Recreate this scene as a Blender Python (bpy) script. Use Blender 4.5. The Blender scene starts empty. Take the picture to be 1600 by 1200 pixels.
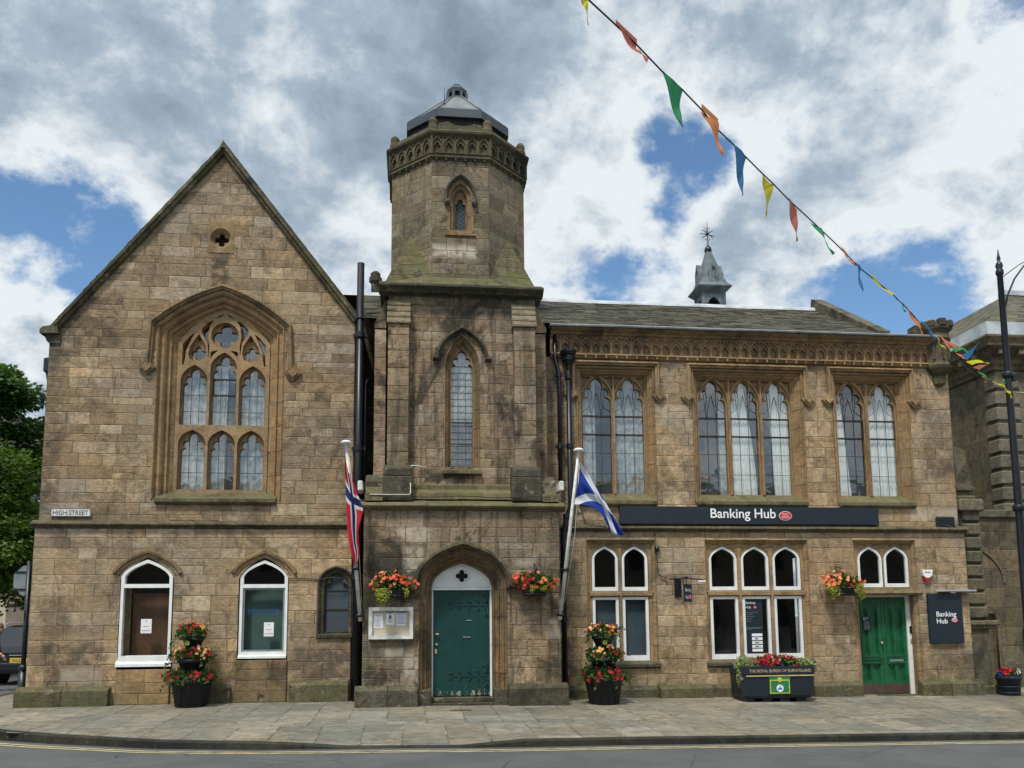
import bpy, math, random, bisect
from mathutils import Vector, Matrix
from mathutils.geometry import delaunay_2d_cdt
R = math.radians
rnd = random.Random(7)
S = bpy.context.scene
COL = S.collection

# ------------------------------------------------------------------ camera, sky, sun, exposure
FPX, CYP = 1346.2, 797.7
PITCH, YAW, ROLL = 0.123607, 0.11699, -0.008448
CAM = Vector((0, -16.6, 1.60))
_f = Vector((math.sin(YAW)*math.cos(PITCH), math.cos(YAW)*math.cos(PITCH), math.sin(PITCH)))
_r = Vector((math.cos(YAW), -math.sin(YAW), 0)); _u = _r.cross(_f)
_r2 = math.cos(ROLL)*_r + math.sin(ROLL)*_u; _u2 = _r2.cross(_f)
cd = bpy.data.cameras.new('camera'); cam = bpy.data.objects.new('camera', cd); COL.objects.link(cam)
cam.matrix_world = Matrix(((_r2.x, _u2.x, -_f.x, CAM.x), (_r2.y, _u2.y, -_f.y, CAM.y), (_r2.z, _u2.z, -_f.z, CAM.z), (0, 0, 0, 1)))
cd.sensor_width = 36; cd.lens = FPX/1600*36; cd.shift_y = (CYP-600)/1600; cd.clip_end = 3000
S.camera = cam
S.view_settings.view_transform = 'Standard'; S.view_settings.look = 'None'
S.view_settings.exposure = 0.12; S.view_settings.gamma = 1.0
S.cycles.max_bounces = 6; S.cycles.transparent_max_bounces = 12

SUN_EL, SUN_AZ = 60, 208          # azimuth clockwise from +Y
sd = bpy.data.lights.new('sun', 'SUN'); sun = bpy.data.objects.new('sun', sd); COL.objects.link(sun)
sd.energy = 3.2; sd.angle = R(7); sd.color = (1.0, .955, .88)
_sv = Vector((math.sin(R(SUN_AZ))*math.cos(R(SUN_EL)), math.cos(R(SUN_AZ))*math.cos(R(SUN_EL)), math.sin(R(SUN_EL))))
sun.rotation_euler = _sv.to_track_quat('Z', 'Y').to_euler()

def ray(px, py):                  # direction of a photograph pixel, used to survey where clouds stand
    return _r2*((px-800)/FPX) + _u2*((CYP-py)/FPX) + _f

class NT:                          # tiny node-tree writer
    def __init__(s, nt): s.nt = nt; s.N = nt.nodes; s.L = nt.links
    def n(s, t, **k):
        o = s.N.new(t)
        for a, v in k.items(): setattr(o, a, v)
        return o
    def put(s, sock, v):
        if isinstance(v, bpy.types.NodeSocket): s.L.new(v, sock)
        elif isinstance(v, (tuple, list)) and len(v) == 3 and sock.type == 'RGBA': sock.default_value = (*v, 1)
        else: sock.default_value = v
    def math(s, op, a, b=0.0, c=0.0, clamp=False):
        o = s.n('ShaderNodeMath', operation=op, use_clamp=clamp)
        s.put(o.inputs[0], a); s.put(o.inputs[1], b); s.put(o.inputs[2], c); return o.outputs[0]
    def vmath(s, op, a, b=(0, 0, 0)):
        o = s.n('ShaderNodeVectorMath', operation=op); s.put(o.inputs[0], a); s.put(o.inputs[1], b)
        return o.outputs['Value'] if op in ('DOT_PRODUCT', 'LENGTH', 'DISTANCE') else o.outputs[0]
    def noise(s, vec, scale, detail=4, rough=.55, dist=0.0):
        o = s.n('ShaderNodeTexNoise'); s.put(o.inputs['Vector'], vec)
        o.inputs['Scale'].default_value = scale; o.inputs['Detail'].default_value = detail
        o.inputs['Roughness'].default_value = rough; o.inputs['Distortion'].default_value = dist
        return o.outputs[0]
    def map(s, v, a, b, c=0.0, d=1.0, smooth=True):
        o = s.n('ShaderNodeMapRange'); o.interpolation_type = 'SMOOTHSTEP' if smooth else 'LINEAR'
        s.put(o.inputs[0], v)
        for i, x in enumerate((a, b, c, d)): s.put(o.inputs[1+i], x)
        return o.outputs[0]
    def mix(s, f, a, b, mode='MIX'):
        o = s.n('ShaderNodeMix', data_type='RGBA', blend_type=mode)
        s.put(o.inputs[0], f); s.put(o.inputs[6], a); s.put(o.inputs[7], b); return o.outputs[2]
    def ramp(s, v, stops, interp='LINEAR'):
        o = s.n('ShaderNodeValToRGB'); s.put(o.inputs[0], v); cr = o.color_ramp; cr.interpolation = interp
        while len(cr.elements) < len(stops): cr.elements.new(.5)
        for e, (p, c) in zip(cr.elements, stops): e.position = p; e.color = (*c, 1)
        return o.outputs[0]
    def scalev(s, vec, sc):
        o = s.n('ShaderNodeMapping'); s.put(o.inputs[0], vec); o.inputs['Scale'].default_value = sc; return o.outputs[0]

W = bpy.data.worlds.new('World'); S.world = W; W.use_nodes = True
w = NT(W.node_tree); w.N.clear()
sky = w.n('ShaderNodeTexSky', sky_type='NISHITA', sun_disc=False, sun_elevation=R(SUN_EL), sun_rotation=R(SUN_AZ))
sky.air_density = 1.0; sky.dust_density = .4; sky.ozone_density = 2.2
tc = w.n('ShaderNodeTexCoord'); D = w.vmath('NORMALIZE', tc.outputs['Generated'])
sx = w.n('ShaderNodeSeparateXYZ'); w.L.new(D, sx.inputs[0])
zz = w.math('ADD', w.math('MAXIMUM', sx.outputs[2], 0.0), .55)
cb = w.n('ShaderNodeCombineXYZ'); w.L.new(w.math('DIVIDE', sx.outputs[0], zz), cb.inputs[0]); w.L.new(w.math('DIVIDE', sx.outputs[1], zz), cb.inputs[1])
P = cb.outputs[0]
def blob(px, py, rad):             # soft mask round one direction of the real sky, rad in degrees
    d = ray(px, py).normalized()
    return w.map(w.vmath('DOT_PRODUCT', D, tuple(d)), math.cos(R(rad)), 1.0)
cn = w.math('SUBTRACT', w.noise(P, 3.9, 10, .60, .25), .5)          # cloud body
fine = w.math('SUBTRACT', w.noise(P, 11, 9, .64, .3), .5)
dens = w.math('ADD', w.math('MULTIPLY', cn, 2.1), w.math('ADD', w.math('MULTIPLY', fine, 1.2), w.math('MULTIPLY', w.math('SUBTRACT', .1, w.math('ABSOLUTE', fine)), .0)))
dens = w.math('ADD', dens, .34)
for px, py, rad, amt in ((60, 345, 8, -.58), (160, 400, 7, -.26), (-40, 330, 9, -.30), (-150, 200, 12, .2), (30, 190, 5, .35), (90, 180, 6, .25), (10, 445, 4, .30),
                         (1060, 262, 4.4, -.66), (1100, 300, 3.4, -.18), (1190, 245, 4, -.42), (1130, 350, 4, .18), (1200, 360, 5, .2), (1400, 415, 5, -.36), (1300, 460, 4, -.22), (1210, 470, 4, -.22),
                         (960, 460, 6, -.28), (560, 375, 5, -.36), (1440, 480, 5, -.2), (1600, 10, 4, -.38), (25, 240, 5, -.28), (510, 375, 3, -.15),
                         (60, 120, 10, .2), (400, 120, 16, .30), (650, 60, 14, .30), (880, 150, 10, .2), (1320, 130, 12, .22), (1480, 260, 10, .22),
                         (60, 490, 5, .22), (130, 460, 5, .22), (430, 270, 8, .2), (900, 330, 7, .15), (1180, 400, 5, .12), (760, 420, 9, .1)):
    dens = w.math('ADD', dens, w.math('MULTIPLY', blob(px, py, rad), amt))
cover = w.map(w.math('ADD', dens, w.math('MULTIPLY', w.math('SUBTRACT', w.noise(P, 22, 8, .65), .5), .7)), -.20, .26)
thick = w.map(dens, .15, .95)
bright = w.math('MULTIPLY', blob(1530, 20, 12), .55)
for px, py, rad, amt in ((1040, 120, 9, .38), (1100, 200, 7, .2), (940, 330, 11, .26), (1380, 430, 9, .3), (170, 310, 9, .3), (120, 60, 10, .15), (320, 10, 8, .30), (440, 190, 8, .2), (500, 400, 8, .35), (1000, 430, 9, .22), (100, 480, 8, .35), (1500, 370, 9, .25), (1560, 120, 8, .3), (820, 440, 8, .2)):
    bright = w.math('ADD', bright, w.math('MULTIPLY', blob(px, py, rad), amt))
puff = w.math('SUBTRACT', w.noise(w.vmath('ADD', P, (3.1, 1.7, 0)), 8.5, 10, .62, .2), .5)
bil = w.math('SUBTRACT', .16, w.math('ABSOLUTE', w.math('SUBTRACT', w.noise(w.vmath('ADD', P, (7.3, 2.2, 0)), 6.5, 8, .58, .15), .5)))
bil2 = w.math('SUBTRACT', .13, w.math('ABSOLUTE', w.math('SUBTRACT', w.noise(w.vmath('ADD', P, (1.3, 9.2, 0)), 16, 8, .6, .1), .5)))
lum = w.math('SUBTRACT', .63, w.math('MULTIPLY', thick, .44))
lum = w.math('ADD', lum, w.math('ADD', w.math('MULTIPLY', bil, 1.1), w.math('MULTIPLY', bil2, .7)))
lum = w.math('ADD', lum, w.math('MULTIPLY', puff, 2.0))
lum = w.math('ADD', lum, w.math('MULTIPLY', w.math('SUBTRACT', w.noise(P, 2.6, 4, .5), .5), .9))
lum = w.math('ADD', lum, w.math('MULTIPLY', bright, .62))
ccol = w.ramp(lum, ((0.0, (.20, .265, .34)), (.28, (.275, .355, .435)), (.55, (.37, .46, .55)), (.80, (.62, .68, .73)), (1.0, (.78, .83, .86))))
bgc = w.n('ShaderNodeBackground'); w.L.new(ccol, bgc.inputs[0]); w.L.new(w.map(w.vmath('DOT_PRODUCT', D, tuple(_sv)), .1, 1.0, .97, 1.7), bgc.inputs[1])
bgs = w.n('ShaderNodeBackground')
w.L.new(w.mix(1.0, sky.outputs[0], (.82, 1.0, 1.06), 'MULTIPLY'), bgs.inputs[0]); bgs.inputs[1].default_value = .13
mx = w.n('ShaderNodeMixShader'); w.L.new(cover, mx.inputs[0]); w.L.new(bgs.outputs[0], mx.inputs[1]); w.L.new(bgc.outputs[0], mx.inputs[2])
wo = w.n('ShaderNodeOutputWorld'); w.L.new(mx.outputs[0], wo.inputs[0])

# ------------------------------------------------------------------ materials
def newmat(name):
    m = bpy.data.materials.new(name); m.use_nodes = True; t = NT(m.node_tree)
    return m, t, t.N['Principled BSDF']
def bump(t, h, strength, dist=.01, normal=None):
    b = t.n('ShaderNodeBump'); b.inputs['Strength'].default_value = strength; b.inputs['Distance'].default_value = dist
    t.put(b.inputs['Height'], h)
    if normal is not None: t.L.new(normal, b.inputs['Normal'])
    return b.outputs[0]
def coords(t):
    return t.n('ShaderNodeNewGeometry').outputs['Position']

def plain(name, col, rough=.5, metal=0.0, var=.15, scale=8, bmp=.0, spec=.5):
    m, t, b = newmat(name); p = coords(t)
    n = t.noise(p, scale, 5, .6)
    c = t.mix(t.map(n, .3, .7), tuple(x*(1-var) for x in col), tuple(min(1, x*(1+var)) for x in col))
    t.L.new(c, b.inputs['Base Color']); b.inputs['Roughness'].default_value = rough; b.inputs['Metallic'].default_value = metal
    b.inputs['Specular IOR Level'].default_value = spec
    if bmp: t.L.new(bump(t, t.noise(p, scale*4, 6, .6), bmp), b.inputs['Normal'])
    return m

def stone(name, tones, mort=(.10, .082, .06), dark=.35, moss=.25, green=(.085, .095, .035), joint=.0045, grain=.5, soot=(.035, .032, .026), streak=.0, pale=.25, rough=.9, topmoss=.6, stains=(), pales=(), footm=1.0):
    m, t, b = newmat(name); p = coords(t)
    u1 = t.n('ShaderNodeUVMap', uv_map='e1').outputs[0]; u2 = t.n('ShaderNodeUVMap', uv_map='e2').outputs[0]
    s1 = t.n('ShaderNodeSeparateXYZ'); t.L.new(u1, s1.inputs[0]); s2 = t.n('ShaderNodeSeparateXYZ'); t.L.new(u2, s2.inputs[0])
    e = t.math('MINIMUM', t.math('MINIMUM', s1.outputs[0], s1.outputs[1]), t.math('MINIMUM', s2.outputs[0], s2.outputs[1]))
    wob = t.math('MULTIPLY', t.math('SUBTRACT', t.noise(p, 14, 4, .6), .5), .018)
    ej = t.math('ADD', e, wob)
    at = t.n('ShaderNodeVertexColor', layer_name='rnd'); sc = t.n('ShaderNodeSeparateColor'); t.L.new(at.outputs[0], sc.inputs[0])
    r1, r2, r3 = sc.outputs
    # per-stone offset so that bedding differs from stone to stone
    off = t.n('ShaderNodeCombineXYZ'); t.L.new(t.math('MULTIPLY', r1, 37.0), off.inputs[0]); t.L.new(t.math('MULTIPLY', r2, 53.0), off.inputs[1]); t.L.new(t.math('MULTIPLY', r3, 29.0), off.inputs[2])
    q = t.vmath('ADD', p, off.outputs[0])
    n = len(tones); c = t.ramp(r1, [((i+.5)/n, k) for i, k in enumerate(tones)])
    bed = t.noise(t.scalev(q, (2.0, 2.0, 14.0)), 3.0, 7, .65, .4)
    c = t.mix(t.map(bed, .38, .66, 0, .55), c, t.mix(1.0, c, (.60, .57, .52), 'MULTIPLY'))
    g = t.noise(t.scalev(q, (1, 1, 1.6)), 24, 9, .82, .3)
    tone = t.noise(q, 4.5, 10, .72, .5)
    c = t.mix(t.map(t.noise(p, .7, 4, .6), .35, .6, .25, 1.0), c, t.mix(1.0, c, t.mix(t.map(tone, .36, .64), (.70, .67, .63), (1.25, 1.22, 1.16)), 'MULTIPLY'))
    c = t.mix(1.0, c, t.mix(t.map(t.noise(p, .55, 5, .6, .4), .38, .60), (.90, .93, .95), (1.12, 1.05, .94)), 'MULTIPLY')
    c = t.mix(1.0, c, t.mix(t.map(g, .38, .62), tuple(1-.55*grain for _ in range(3)), tuple(1+.50*grain for _ in range(3))), 'MULTIPLY')
    # whole stones that weathered dark or pale
    c = t.mix(t.map(r3, .80, .97, 0, .45*min(1, dark*2)), c, t.mix(1.0, c, (.55, .54, .50), 'MULTIPLY'))
    c = t.mix(t.map(r2, .90, .97, 0, pale*2), c, t.mix(1.0, c, (1.38, 1.40, 1.38), 'MULTIPLY'))
    # soot blotches and dirt streaks
    bl = t.noise(t.scalev(p, (1, 1, .7)), 1.15, 8, .68, .6)
    c = t.mix(t.math('MULTIPLY', t.map(bl, .52, .62), min(.9, dark*1.5)), c, soot)
    bl2 = t.noise(t.scalev(q, (1, 1, 1.2)), 3.6, 7, .7, .8)
    c = t.mix(t.math('MULTIPLY', t.map(bl2, .55, .64), dark*1.1), c, soot)
    if streak:
        st = t.noise(t.scalev(p, (5.5, 5.5, .35)), 1.6, 6, .6, .2)
        c = t.mix(t.math('MULTIPLY', t.map(st, .50, .64), streak), c, soot)
    pl = t.noise(p, 2.7, 9, .72, 1.2)
    c = t.mix(t.math('MULTIPLY', t.map(pl, .58, .66), pale), c, (.42, .37, .28))
    if stains or pales:
        sp = t.n('ShaderNodeSeparateXYZ'); t.L.new(p, sp.inputs[0]); ed = t.math('MULTIPLY', t.math('SUBTRACT', t.noise(p, 3.2, 8, .7), .5), .9)
        for L_, colr, base in ((stains, soot, 1.0), (pales, (.50, .44, .34), 1.0)):
            for (a, b_, z0, z1, amt) in L_:
                dx = t.math('SUBTRACT', (b_-a)/2, t.math('ABSOLUTE', t.math('SUBTRACT', sp.outputs[0], (a+b_)/2)))
                dz = t.math('SUBTRACT', (z1-z0)/2, t.math('ABSOLUTE', t.math('SUBTRACT', sp.outputs[2], (z0+z1)/2)))
                m_ = t.map(t.math('ADD', t.math('MINIMUM', dx, dz), t.math('MULTIPLY', ed, min(b_-a, z1-z0)*.6)), -.04, .10)
                c = t.mix(t.math('MULTIPLY', t.math('MULTIPLY', m_, amt), t.map(t.noise(q, 5, 7, .7), .36, .56)), c, colr)
    pit = t.noise(p, 38, 4, .6)
    c = t.mix(t.map(pit, .62, .70, 0, .6*grain), c, t.mix(1.0, c, (.35, .34, .33), 'MULTIPLY'))
    # algae: low and in patches, and on ledges that face up
    gn = t.n('ShaderNodeNewGeometry'); sn = t.n('ShaderNodeSeparateXYZ'); t.L.new(gn.outputs['Normal'], sn.inputs[0])
    sp0 = t.n('ShaderNodeSeparateXYZ'); t.L.new(p, sp0.inputs[0])
    up = t.math('MULTIPLY', t.map(sn.outputs[2], .15, .6), topmoss)
    mg = t.math('MULTIPLY', t.map(t.noise(p, 1.7, 8, .7, .5), .46, .60), moss)
    foot = t.math('MULTIPLY', t.map(t.math('ADD', sp0.outputs[2], t.math('MULTIPLY', t.noise(p, 2.6, 8, .75), 1.5)), 1.35, .85), t.map(t.noise(p, 11, 5, .7), .42, .56))
    mg = t.math('MAXIMUM', mg, t.math('MULTIPLY', foot, min(.6, moss*3+.25)*footm))
    mo = t.math('MAXIMUM', mg, t.math('MULTIPLY', up, t.map(t.noise(p, 6, 9, .8), .44, .54)))
    c = t.mix(mo, c, t.mix(t.noise(p, 9, 5, .7), green, tuple(x*1.9 for x in green)))
    jm = t.math('SUBTRACT', 1.0, t.map(ej, joint*.3, joint*1.5))
    jv = t.map(t.noise(p, 1.9, 4, .6), .40, .62, .15, .85)
    c = t.mix(t.math('MULTIPLY', t.math('MULTIPLY', jm, jv), .8), c, t.mix(t.map(t.noise(p, 3.1, 3), .5, .62), mort, (.36, .31, .23)))
    t.L.new(c, b.inputs['Base Color']); b.inputs['Roughness'].default_value = rough; b.inputs['Specular IOR Level'].default_value = .2
    h = t.math('ADD', t.math('MULTIPLY', t.map(ej, 0, joint*2.6), .62), t.math('MULTIPLY', bed, .55*grain))
    h = t.math('ADD', h, t.math('MULTIPLY', g, .8*grain))
    h = t.math('ADD', h, t.math('MULTIPLY', t.noise(q, 7, 6, .65), .7*grain))
    t.L.new(bump(t, h, .9, .024), b.inputs['Normal'])
    return m

TAN = ((0.276, 0.207, 0.136), (0.361, 0.278, 0.190), (0.261, 0.202, 0.143), (0.399, 0.320, 0.228), (0.239, 0.180, 0.122), (0.363, 0.270, 0.179), (0.366, 0.302, 0.231))
TANW = ((0.333, 0.249, 0.164), (0.429, 0.331, 0.230), (0.289, 0.216, 0.147), (0.473, 0.378, 0.275), (0.353, 0.264, 0.169))
TANT = tuple(tuple(a*b for a, b in zip(c_, (.88, .89, .94))) for c_ in TAN)
GRY = ((0.181, 0.149, 0.109), (0.216, 0.179, 0.133), (0.244, 0.210, 0.162), (0.186, 0.153, 0.106), (0.270, 0.240, 0.192), (0.219, 0.181, 0.123))
M = {}
M['stone'] = stone('sandstone_gable', TAN, dark=.30, moss=.06, pale=.30, streak=.12, stains=[(-3.95, -3.55, 7.95, 8.80, .75), (-6.9, -5.5, 6.7, 7.9, .55), (-6.9, -6.45, 3.6, 6.9, .5), (-6.9, -5.2, 3.4, 3.7, .25), (-1.7, -1.1, 3.5, 4.2, .2)])
M['stone_low'] = stone('sandstone_street_level', TANW, dark=.30, streak=.12, stains=[(-6.6, -5.45, .4, 1.2, .6), (-2.2, -1.1, .4, 1.1, .6), (10.4, 11.5, .25, 1.0, .4), (2.6, 3.3, 0, 1.2, .4), (4.85, 5.75, .2, .9, .3)], pales=[(-6.3, -5.5, .45, .8, .5), (5.0, 5.6, 2.4, 3.0, .25)], moss=.05, pale=.30)
M['stone_wing'] = stone('sandstone_wing', TANW, dark=.26, moss=.03, pale=.28, streak=.12, stains=[(10.6, 11.4, 4.4, 6.0, .45), (2.6, 3.2, 3.4, 6.6, .35)], pales=[(10.2, 11.4, 3.5, 3.8, .5), (4.9, 5.6, 5.4, 5.9, .3)])
M['stone_tower'] = stone('sandstone_tower', TANT, dark=.58, moss=.12, pale=.34, streak=.55, stains=[(-.9, -.55, .5, 3.4, .45), (2.45, 2.75, .5, 3.4, .55), (-.65, .0, .45, 1.2, .55), (1.7, 2.3, 6.6, 7.7, .4), (-.5, 2.4, 7.35, 7.8, .45), (1.55, 1.9, 4.0, 6.5, .5), (-.4, -.02, 4.4, 6.4, .35)], pales=[(-.25, .35, 2.95, 3.28, .8), (-.15, .25, 2.2, 2.9, .7), (-.15, .28, .5, 1.0, .7), (-.5, -.1, .9, 1.1, .7), (2.45, 2.7, 1.2, 1.6, .7), (1.9, 2.3, 2.5, 2.7, .5), (.1, .5, 6.9, 7.2, .4)])
M['stone_oct'] = stone('sandstone_octagon', GRY, dark=.55, moss=.26, pale=.35, streak=.25, stains=[(-.2, .25, 9.0, 9.5, .7), (.4, 1.5, 10.2, 10.5, .5)], pales=[(.35, 1.25, 8.50, 8.80, .95)], green=(.10, .10, .05))
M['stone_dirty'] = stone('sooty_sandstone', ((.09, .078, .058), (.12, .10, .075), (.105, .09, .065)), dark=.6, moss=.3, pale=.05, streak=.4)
M['plinth'] = stone('mossy_plinth_stone', ((.12, .10, .072), (.17, .145, .105), (.14, .12, .088)), dark=.6, moss=.55, green=(.060, .068, .024), pale=.45, streak=.4, topmoss=.35, grain=.8)
M['plinth_dark'] = stone('dark_plinth_stone', ((.075, .070, .060), (.115, .105, .085), (.092, .086, .072)), dark=.7, moss=.12, pale=.35, streak=.4, grain=.8, topmoss=.22, footm=.25)
M['mould'] = stone('moulded_sandstone', ((0.314, 0.226, 0.134), (0.357, 0.257, 0.155), (0.293, 0.211, 0.126)), dark=.22, moss=.04, pale=.12, grain=.3, streak=.12)
M['mould_t'] = stone('tower_moulded_sandstone', ((0.244, 0.171, 0.103), (0.278, 0.198, 0.121), (0.220, 0.160, 0.100)), dark=.4, moss=.10, pale=.12, grain=.3, streak=.25)
M['tracery'] = stone('tracery_stone', ((0.296, 0.210, 0.123), (0.323, 0.232, 0.140), (0.275, 0.193, 0.114)), dark=.10, moss=.0, pale=.06, grain=.2, topmoss=.1)
M['broach'] = stone('mossy_broach_stone', ((.12, .105, .068), (.16, .14, .09), (.095, .088, .06)), dark=.6, moss=.7, green=(.075, .080, .024), pale=.25, streak=.3, joint=.008)
M['sill'] = stone('mossy_sill_stone', ((.15, .13, .085), (.19, .16, .105)), dark=.45, moss=.65, green=(.082, .086, .034), pale=.1, streak=.3)
M['string'] = stone('string_course_stone', ((.14, .115, .078), (.17, .14, .095), (.12, .10, .07)), dark=.55, moss=.12, pale=.2, streak=.3, green=(.075, .08, .035), topmoss=.45, footm=0.0)
M['frieze'] = stone('frieze_stone', ((0.293, 0.202, 0.123), (0.325, 0.228, 0.140), (0.267, 0.183, 0.112)), dark=.25, moss=.05, pale=.08, grain=.2, streak=.15)
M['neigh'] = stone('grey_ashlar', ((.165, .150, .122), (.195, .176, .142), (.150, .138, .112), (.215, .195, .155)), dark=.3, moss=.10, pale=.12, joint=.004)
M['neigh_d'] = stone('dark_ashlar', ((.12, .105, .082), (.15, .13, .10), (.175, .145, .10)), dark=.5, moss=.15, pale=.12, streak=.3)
M['slate'] = stone('slates', ((0.043, 0.046, 0.042), (0.078, 0.078, 0.068), (0.111, 0.108, 0.089), (0.059, 0.061, 0.054), (0.142, 0.132, 0.105), (0.089, 0.081, 0.061)), mort=(.018, .018, .018), dark=.2, moss=.22, green=(.085, .088, .05), pale=.0, joint=.008, rough=.75, topmoss=.25)
M['paving'] = stone('paving_slabs', ((0.181, 0.175, 0.151), (0.232, 0.221, 0.188), (0.156, 0.153, 0.133), (0.288, 0.273, 0.235), (0.203, 0.195, 0.167)), mort=(.045, .047, .032), dark=.16, moss=.06, green=(.11, .118, .068), pale=.06, joint=.012, grain=.22, topmoss=.12, soot=(.10, .095, .078), footm=0.0)
M['kerb'] = stone('kerb_stone', ((.030, .030, .030), (.042, .041, .039), (.026, .026, .026)), dark=.2, moss=.1, pale=.05, grain=.3, topmoss=.05, soot=(.03, .03, .03), mort=(.02, .02, .02), footm=0.0)
M['black'] = plain('black_iron_paint', (.004, .006, .011), .40, 0, .3, 3, .1)
M['navy'] = plain('navy_sign_panel', (.006, .014, .023), .55, 0, .1, 2)
M['planter'] = plain('black_plastic', (.004, .006, .011), .55, 0, .3, 5, .05)
M['whitep'] = plain('white_window_paint', (.74, .75, .73), .45, 0, .08, 5, .05)
M['poleW'] = plain('weathered_white_paint', (.62, .62, .58), .5, 0, .22, 9, .1)
M['white'] = plain('white_plastic', (.80, .80, .80), .4, 0, .03, 5)
M['lead'] = plain('lead_sheet', (.24, .26, .28), .5, .0, .25, 3, .1)
M['leadlight'] = plain('pale_lead', (.42, .45, .47), .5, .0, .22, 3, .1)
M['leadroof'] = plain('dull_metal_roof', (.17, .18, .185), .5, .2, .25, 2.5, .1)
M['fascia'] = plain('dark_metal_fascia', (.045, .055, .068), .45, .2, .2, 2)
M['cupola'] = plain('blue_grey_cupola_paint', (.115, .140, .150), .7, 0, .4, 4, .2)
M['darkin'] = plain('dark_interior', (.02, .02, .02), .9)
M['came'] = plain('window_lead', (.055, .055, .052), .6)
M['bar'] = plain('dark_window_bar', (.015, .012, .012), .5)
M['curtain'] = plain('white_curtain', (.88, .88, .83), .9, 0, .06, 2)
M['lace'] = plain('old_grey_curtain', (.44, .46, .44), .9, 0, .35, 9)
M['wood'] = plain('brown_board', (.13, .055, .025), .5, 0, .25, 3)
M['greenboard'] = plain('green_blind', (.075, .13, .115), .7, 0, .15, 2)
M['blind'] = plain('grey_blind', (.06, .085, .105), .8, 0, .15, 2)
M['paper'] = plain('paper', (.72, .74, .76), .8, 0, .04, 6)
M['ink'] = plain('printed_ink', (.10, .10, .12), .8)
M['inkblue'] = plain('blue_print', (.015, .07, .27), .5)
M['inkpink'] = plain('pink_print', (.60, .22, .14), .7)
M['postred'] = plain('red_badge', (.55, .010, .035), .4)
M['postpink'] = plain('pale_red_badge', (.75, .14, .20), .4)
M['steel'] = plain('brushed_steel', (.45, .46, .47), .35, .6)
M['rust'] = plain('rusty_iron', (.045, .035, .03), .8, 0, .4, 20)
M['yellowline'] = None
M['gold'] = plain('gold_paint', (.55, .42, .20), .5)
M['emerald'] = plain('emerald_paint', (.006, .090, .034), .42, 0, .28, 4)
M['kick'] = plain('brown_kick_plate', (.075, .045, .035), .5)
M['badgegreen'] = plain('green_badge', (.02, .17, .06), .5)
M['badgeyellow'] = plain('yellow_badge', (.60, .60, .05), .5)
M['badgeblue'] = plain('badge_blue', (.05, .16, .45), .5)
M['cream'] = plain('cream_render', (.52, .45, .34), .9, 0, .08, 2)
M['brownstone'] = plain('brown_render', (.20, .165, .125), .9, 0, .2, 2)
M['carpaint'] = plain('black_car_paint', (.006, .007, .010), .12, 0, .1, 2, 0, .8)
M['rubber'] = plain('rubber', (.012, .012, .012), .8)
M['taillight'] = plain('tail_light_red', (.25, .01, .01), .2)
M['plate'] = plain('yellow_number_plate', (.62, .44, .02), .5)
M['phonered'] = plain('red_phone_box_paint', (.20, .006, .008), .35, 0, .1, 3)
M['bark'] = plain('bark', (.07, .055, .04), .9, 0, .35, 9, .6)
M['skin'] = plain('skin', (.50, .28, .20), .6, 0, .05, 9)
M['hair'] = plain('grey_brown_hair', (.16, .11, .075), .8, 0, .3, 20)
M['coat'] = plain('patterned_jacket', (.10, .085, .075), .9, 0, .8, 28)
M['trousers'] = plain('beige_trousers', (.30, .25, .19), .9, 0, .1, 9)
M['galv'] = plain('galvanised_sign_back', (.20, .235, .24), .5, .2, .15, 4)
M['straw'] = plain('yellow_twine', (.5, .5, .3), .8)

def leafmat(name, a, bcol, tr=.35):
    m, t, b = newmat(name); g = t.n('ShaderNodeVertexColor', layer_name='rnd')
    sc = t.n('ShaderNodeSeparateColor'); t.L.new(g.outputs[0], sc.inputs[0])
    c = t.mix(sc.outputs[0], a, bcol); t.L.new(c, b.inputs['Base Color']); b.inputs['Roughness'].default_value = .5
    b.inputs['Specular IOR Level'].default_value = .3
    tl = t.n('ShaderNodeBsdfTranslucent'); t.L.new(t.mix(1.0, c, (1.3, 1.4, .8), 'MULTIPLY'), tl.inputs[0])
    mx = t.n('ShaderNodeMixShader'); mx.inputs[0].default_value = tr
    t.L.new(b.outputs[0], mx.inputs[1]); t.L.new(tl.outputs[0], mx.inputs[2]); t.L.new(mx.outputs[0], t.N['Material Output'].inputs[0])
    return m
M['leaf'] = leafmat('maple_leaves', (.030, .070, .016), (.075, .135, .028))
M['leafy'] = leafmat('bright_maple_leaves', (.040, .085, .012), (.110, .165, .025))  # lighter green foliage of the lower front maple
M['pleaf'] = leafmat('planter_leaves', (.020, .055, .012), (.075, .135, .030), .25)
M['trail'] = leafmat('yellow_green_trailing_leaves', (.16, .20, .02), (.36, .40, .05), .3)
M['varieg'] = leafmat('variegated_leaves', (.12, .18, .06), (.50, .52, .28), .3)
M['fred'] = leafmat('red_petals', (.30, .004, .010), (.55, .012, .020), .15)
M['fdark'] = leafmat('crimson_petals', (.18, .002, .012), (.42, .008, .03), .15)
M['forange'] = leafmat('orange_petals', (.80, .20, .06), (.85, .42, .15), .2)
M['fcoral'] = leafmat('coral_petals', (.75, .07, .03), (.85, .18, .09), .2)
M['fpeach'] = leafmat('peach_petals', (.85, .45, .15), (.90, .62, .28), .2)
M['fpink'] = leafmat('pink_petals', (.70, .15, .22), (.85, .42, .50), .2)
M['fblue'] = leafmat('blue_petals', (.015, .015, .13), (.04, .04, .25), .1)
M['fwhite'] = leafmat('white_petals', (.70, .70, .66), (.85, .85, .82), .2)

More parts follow.
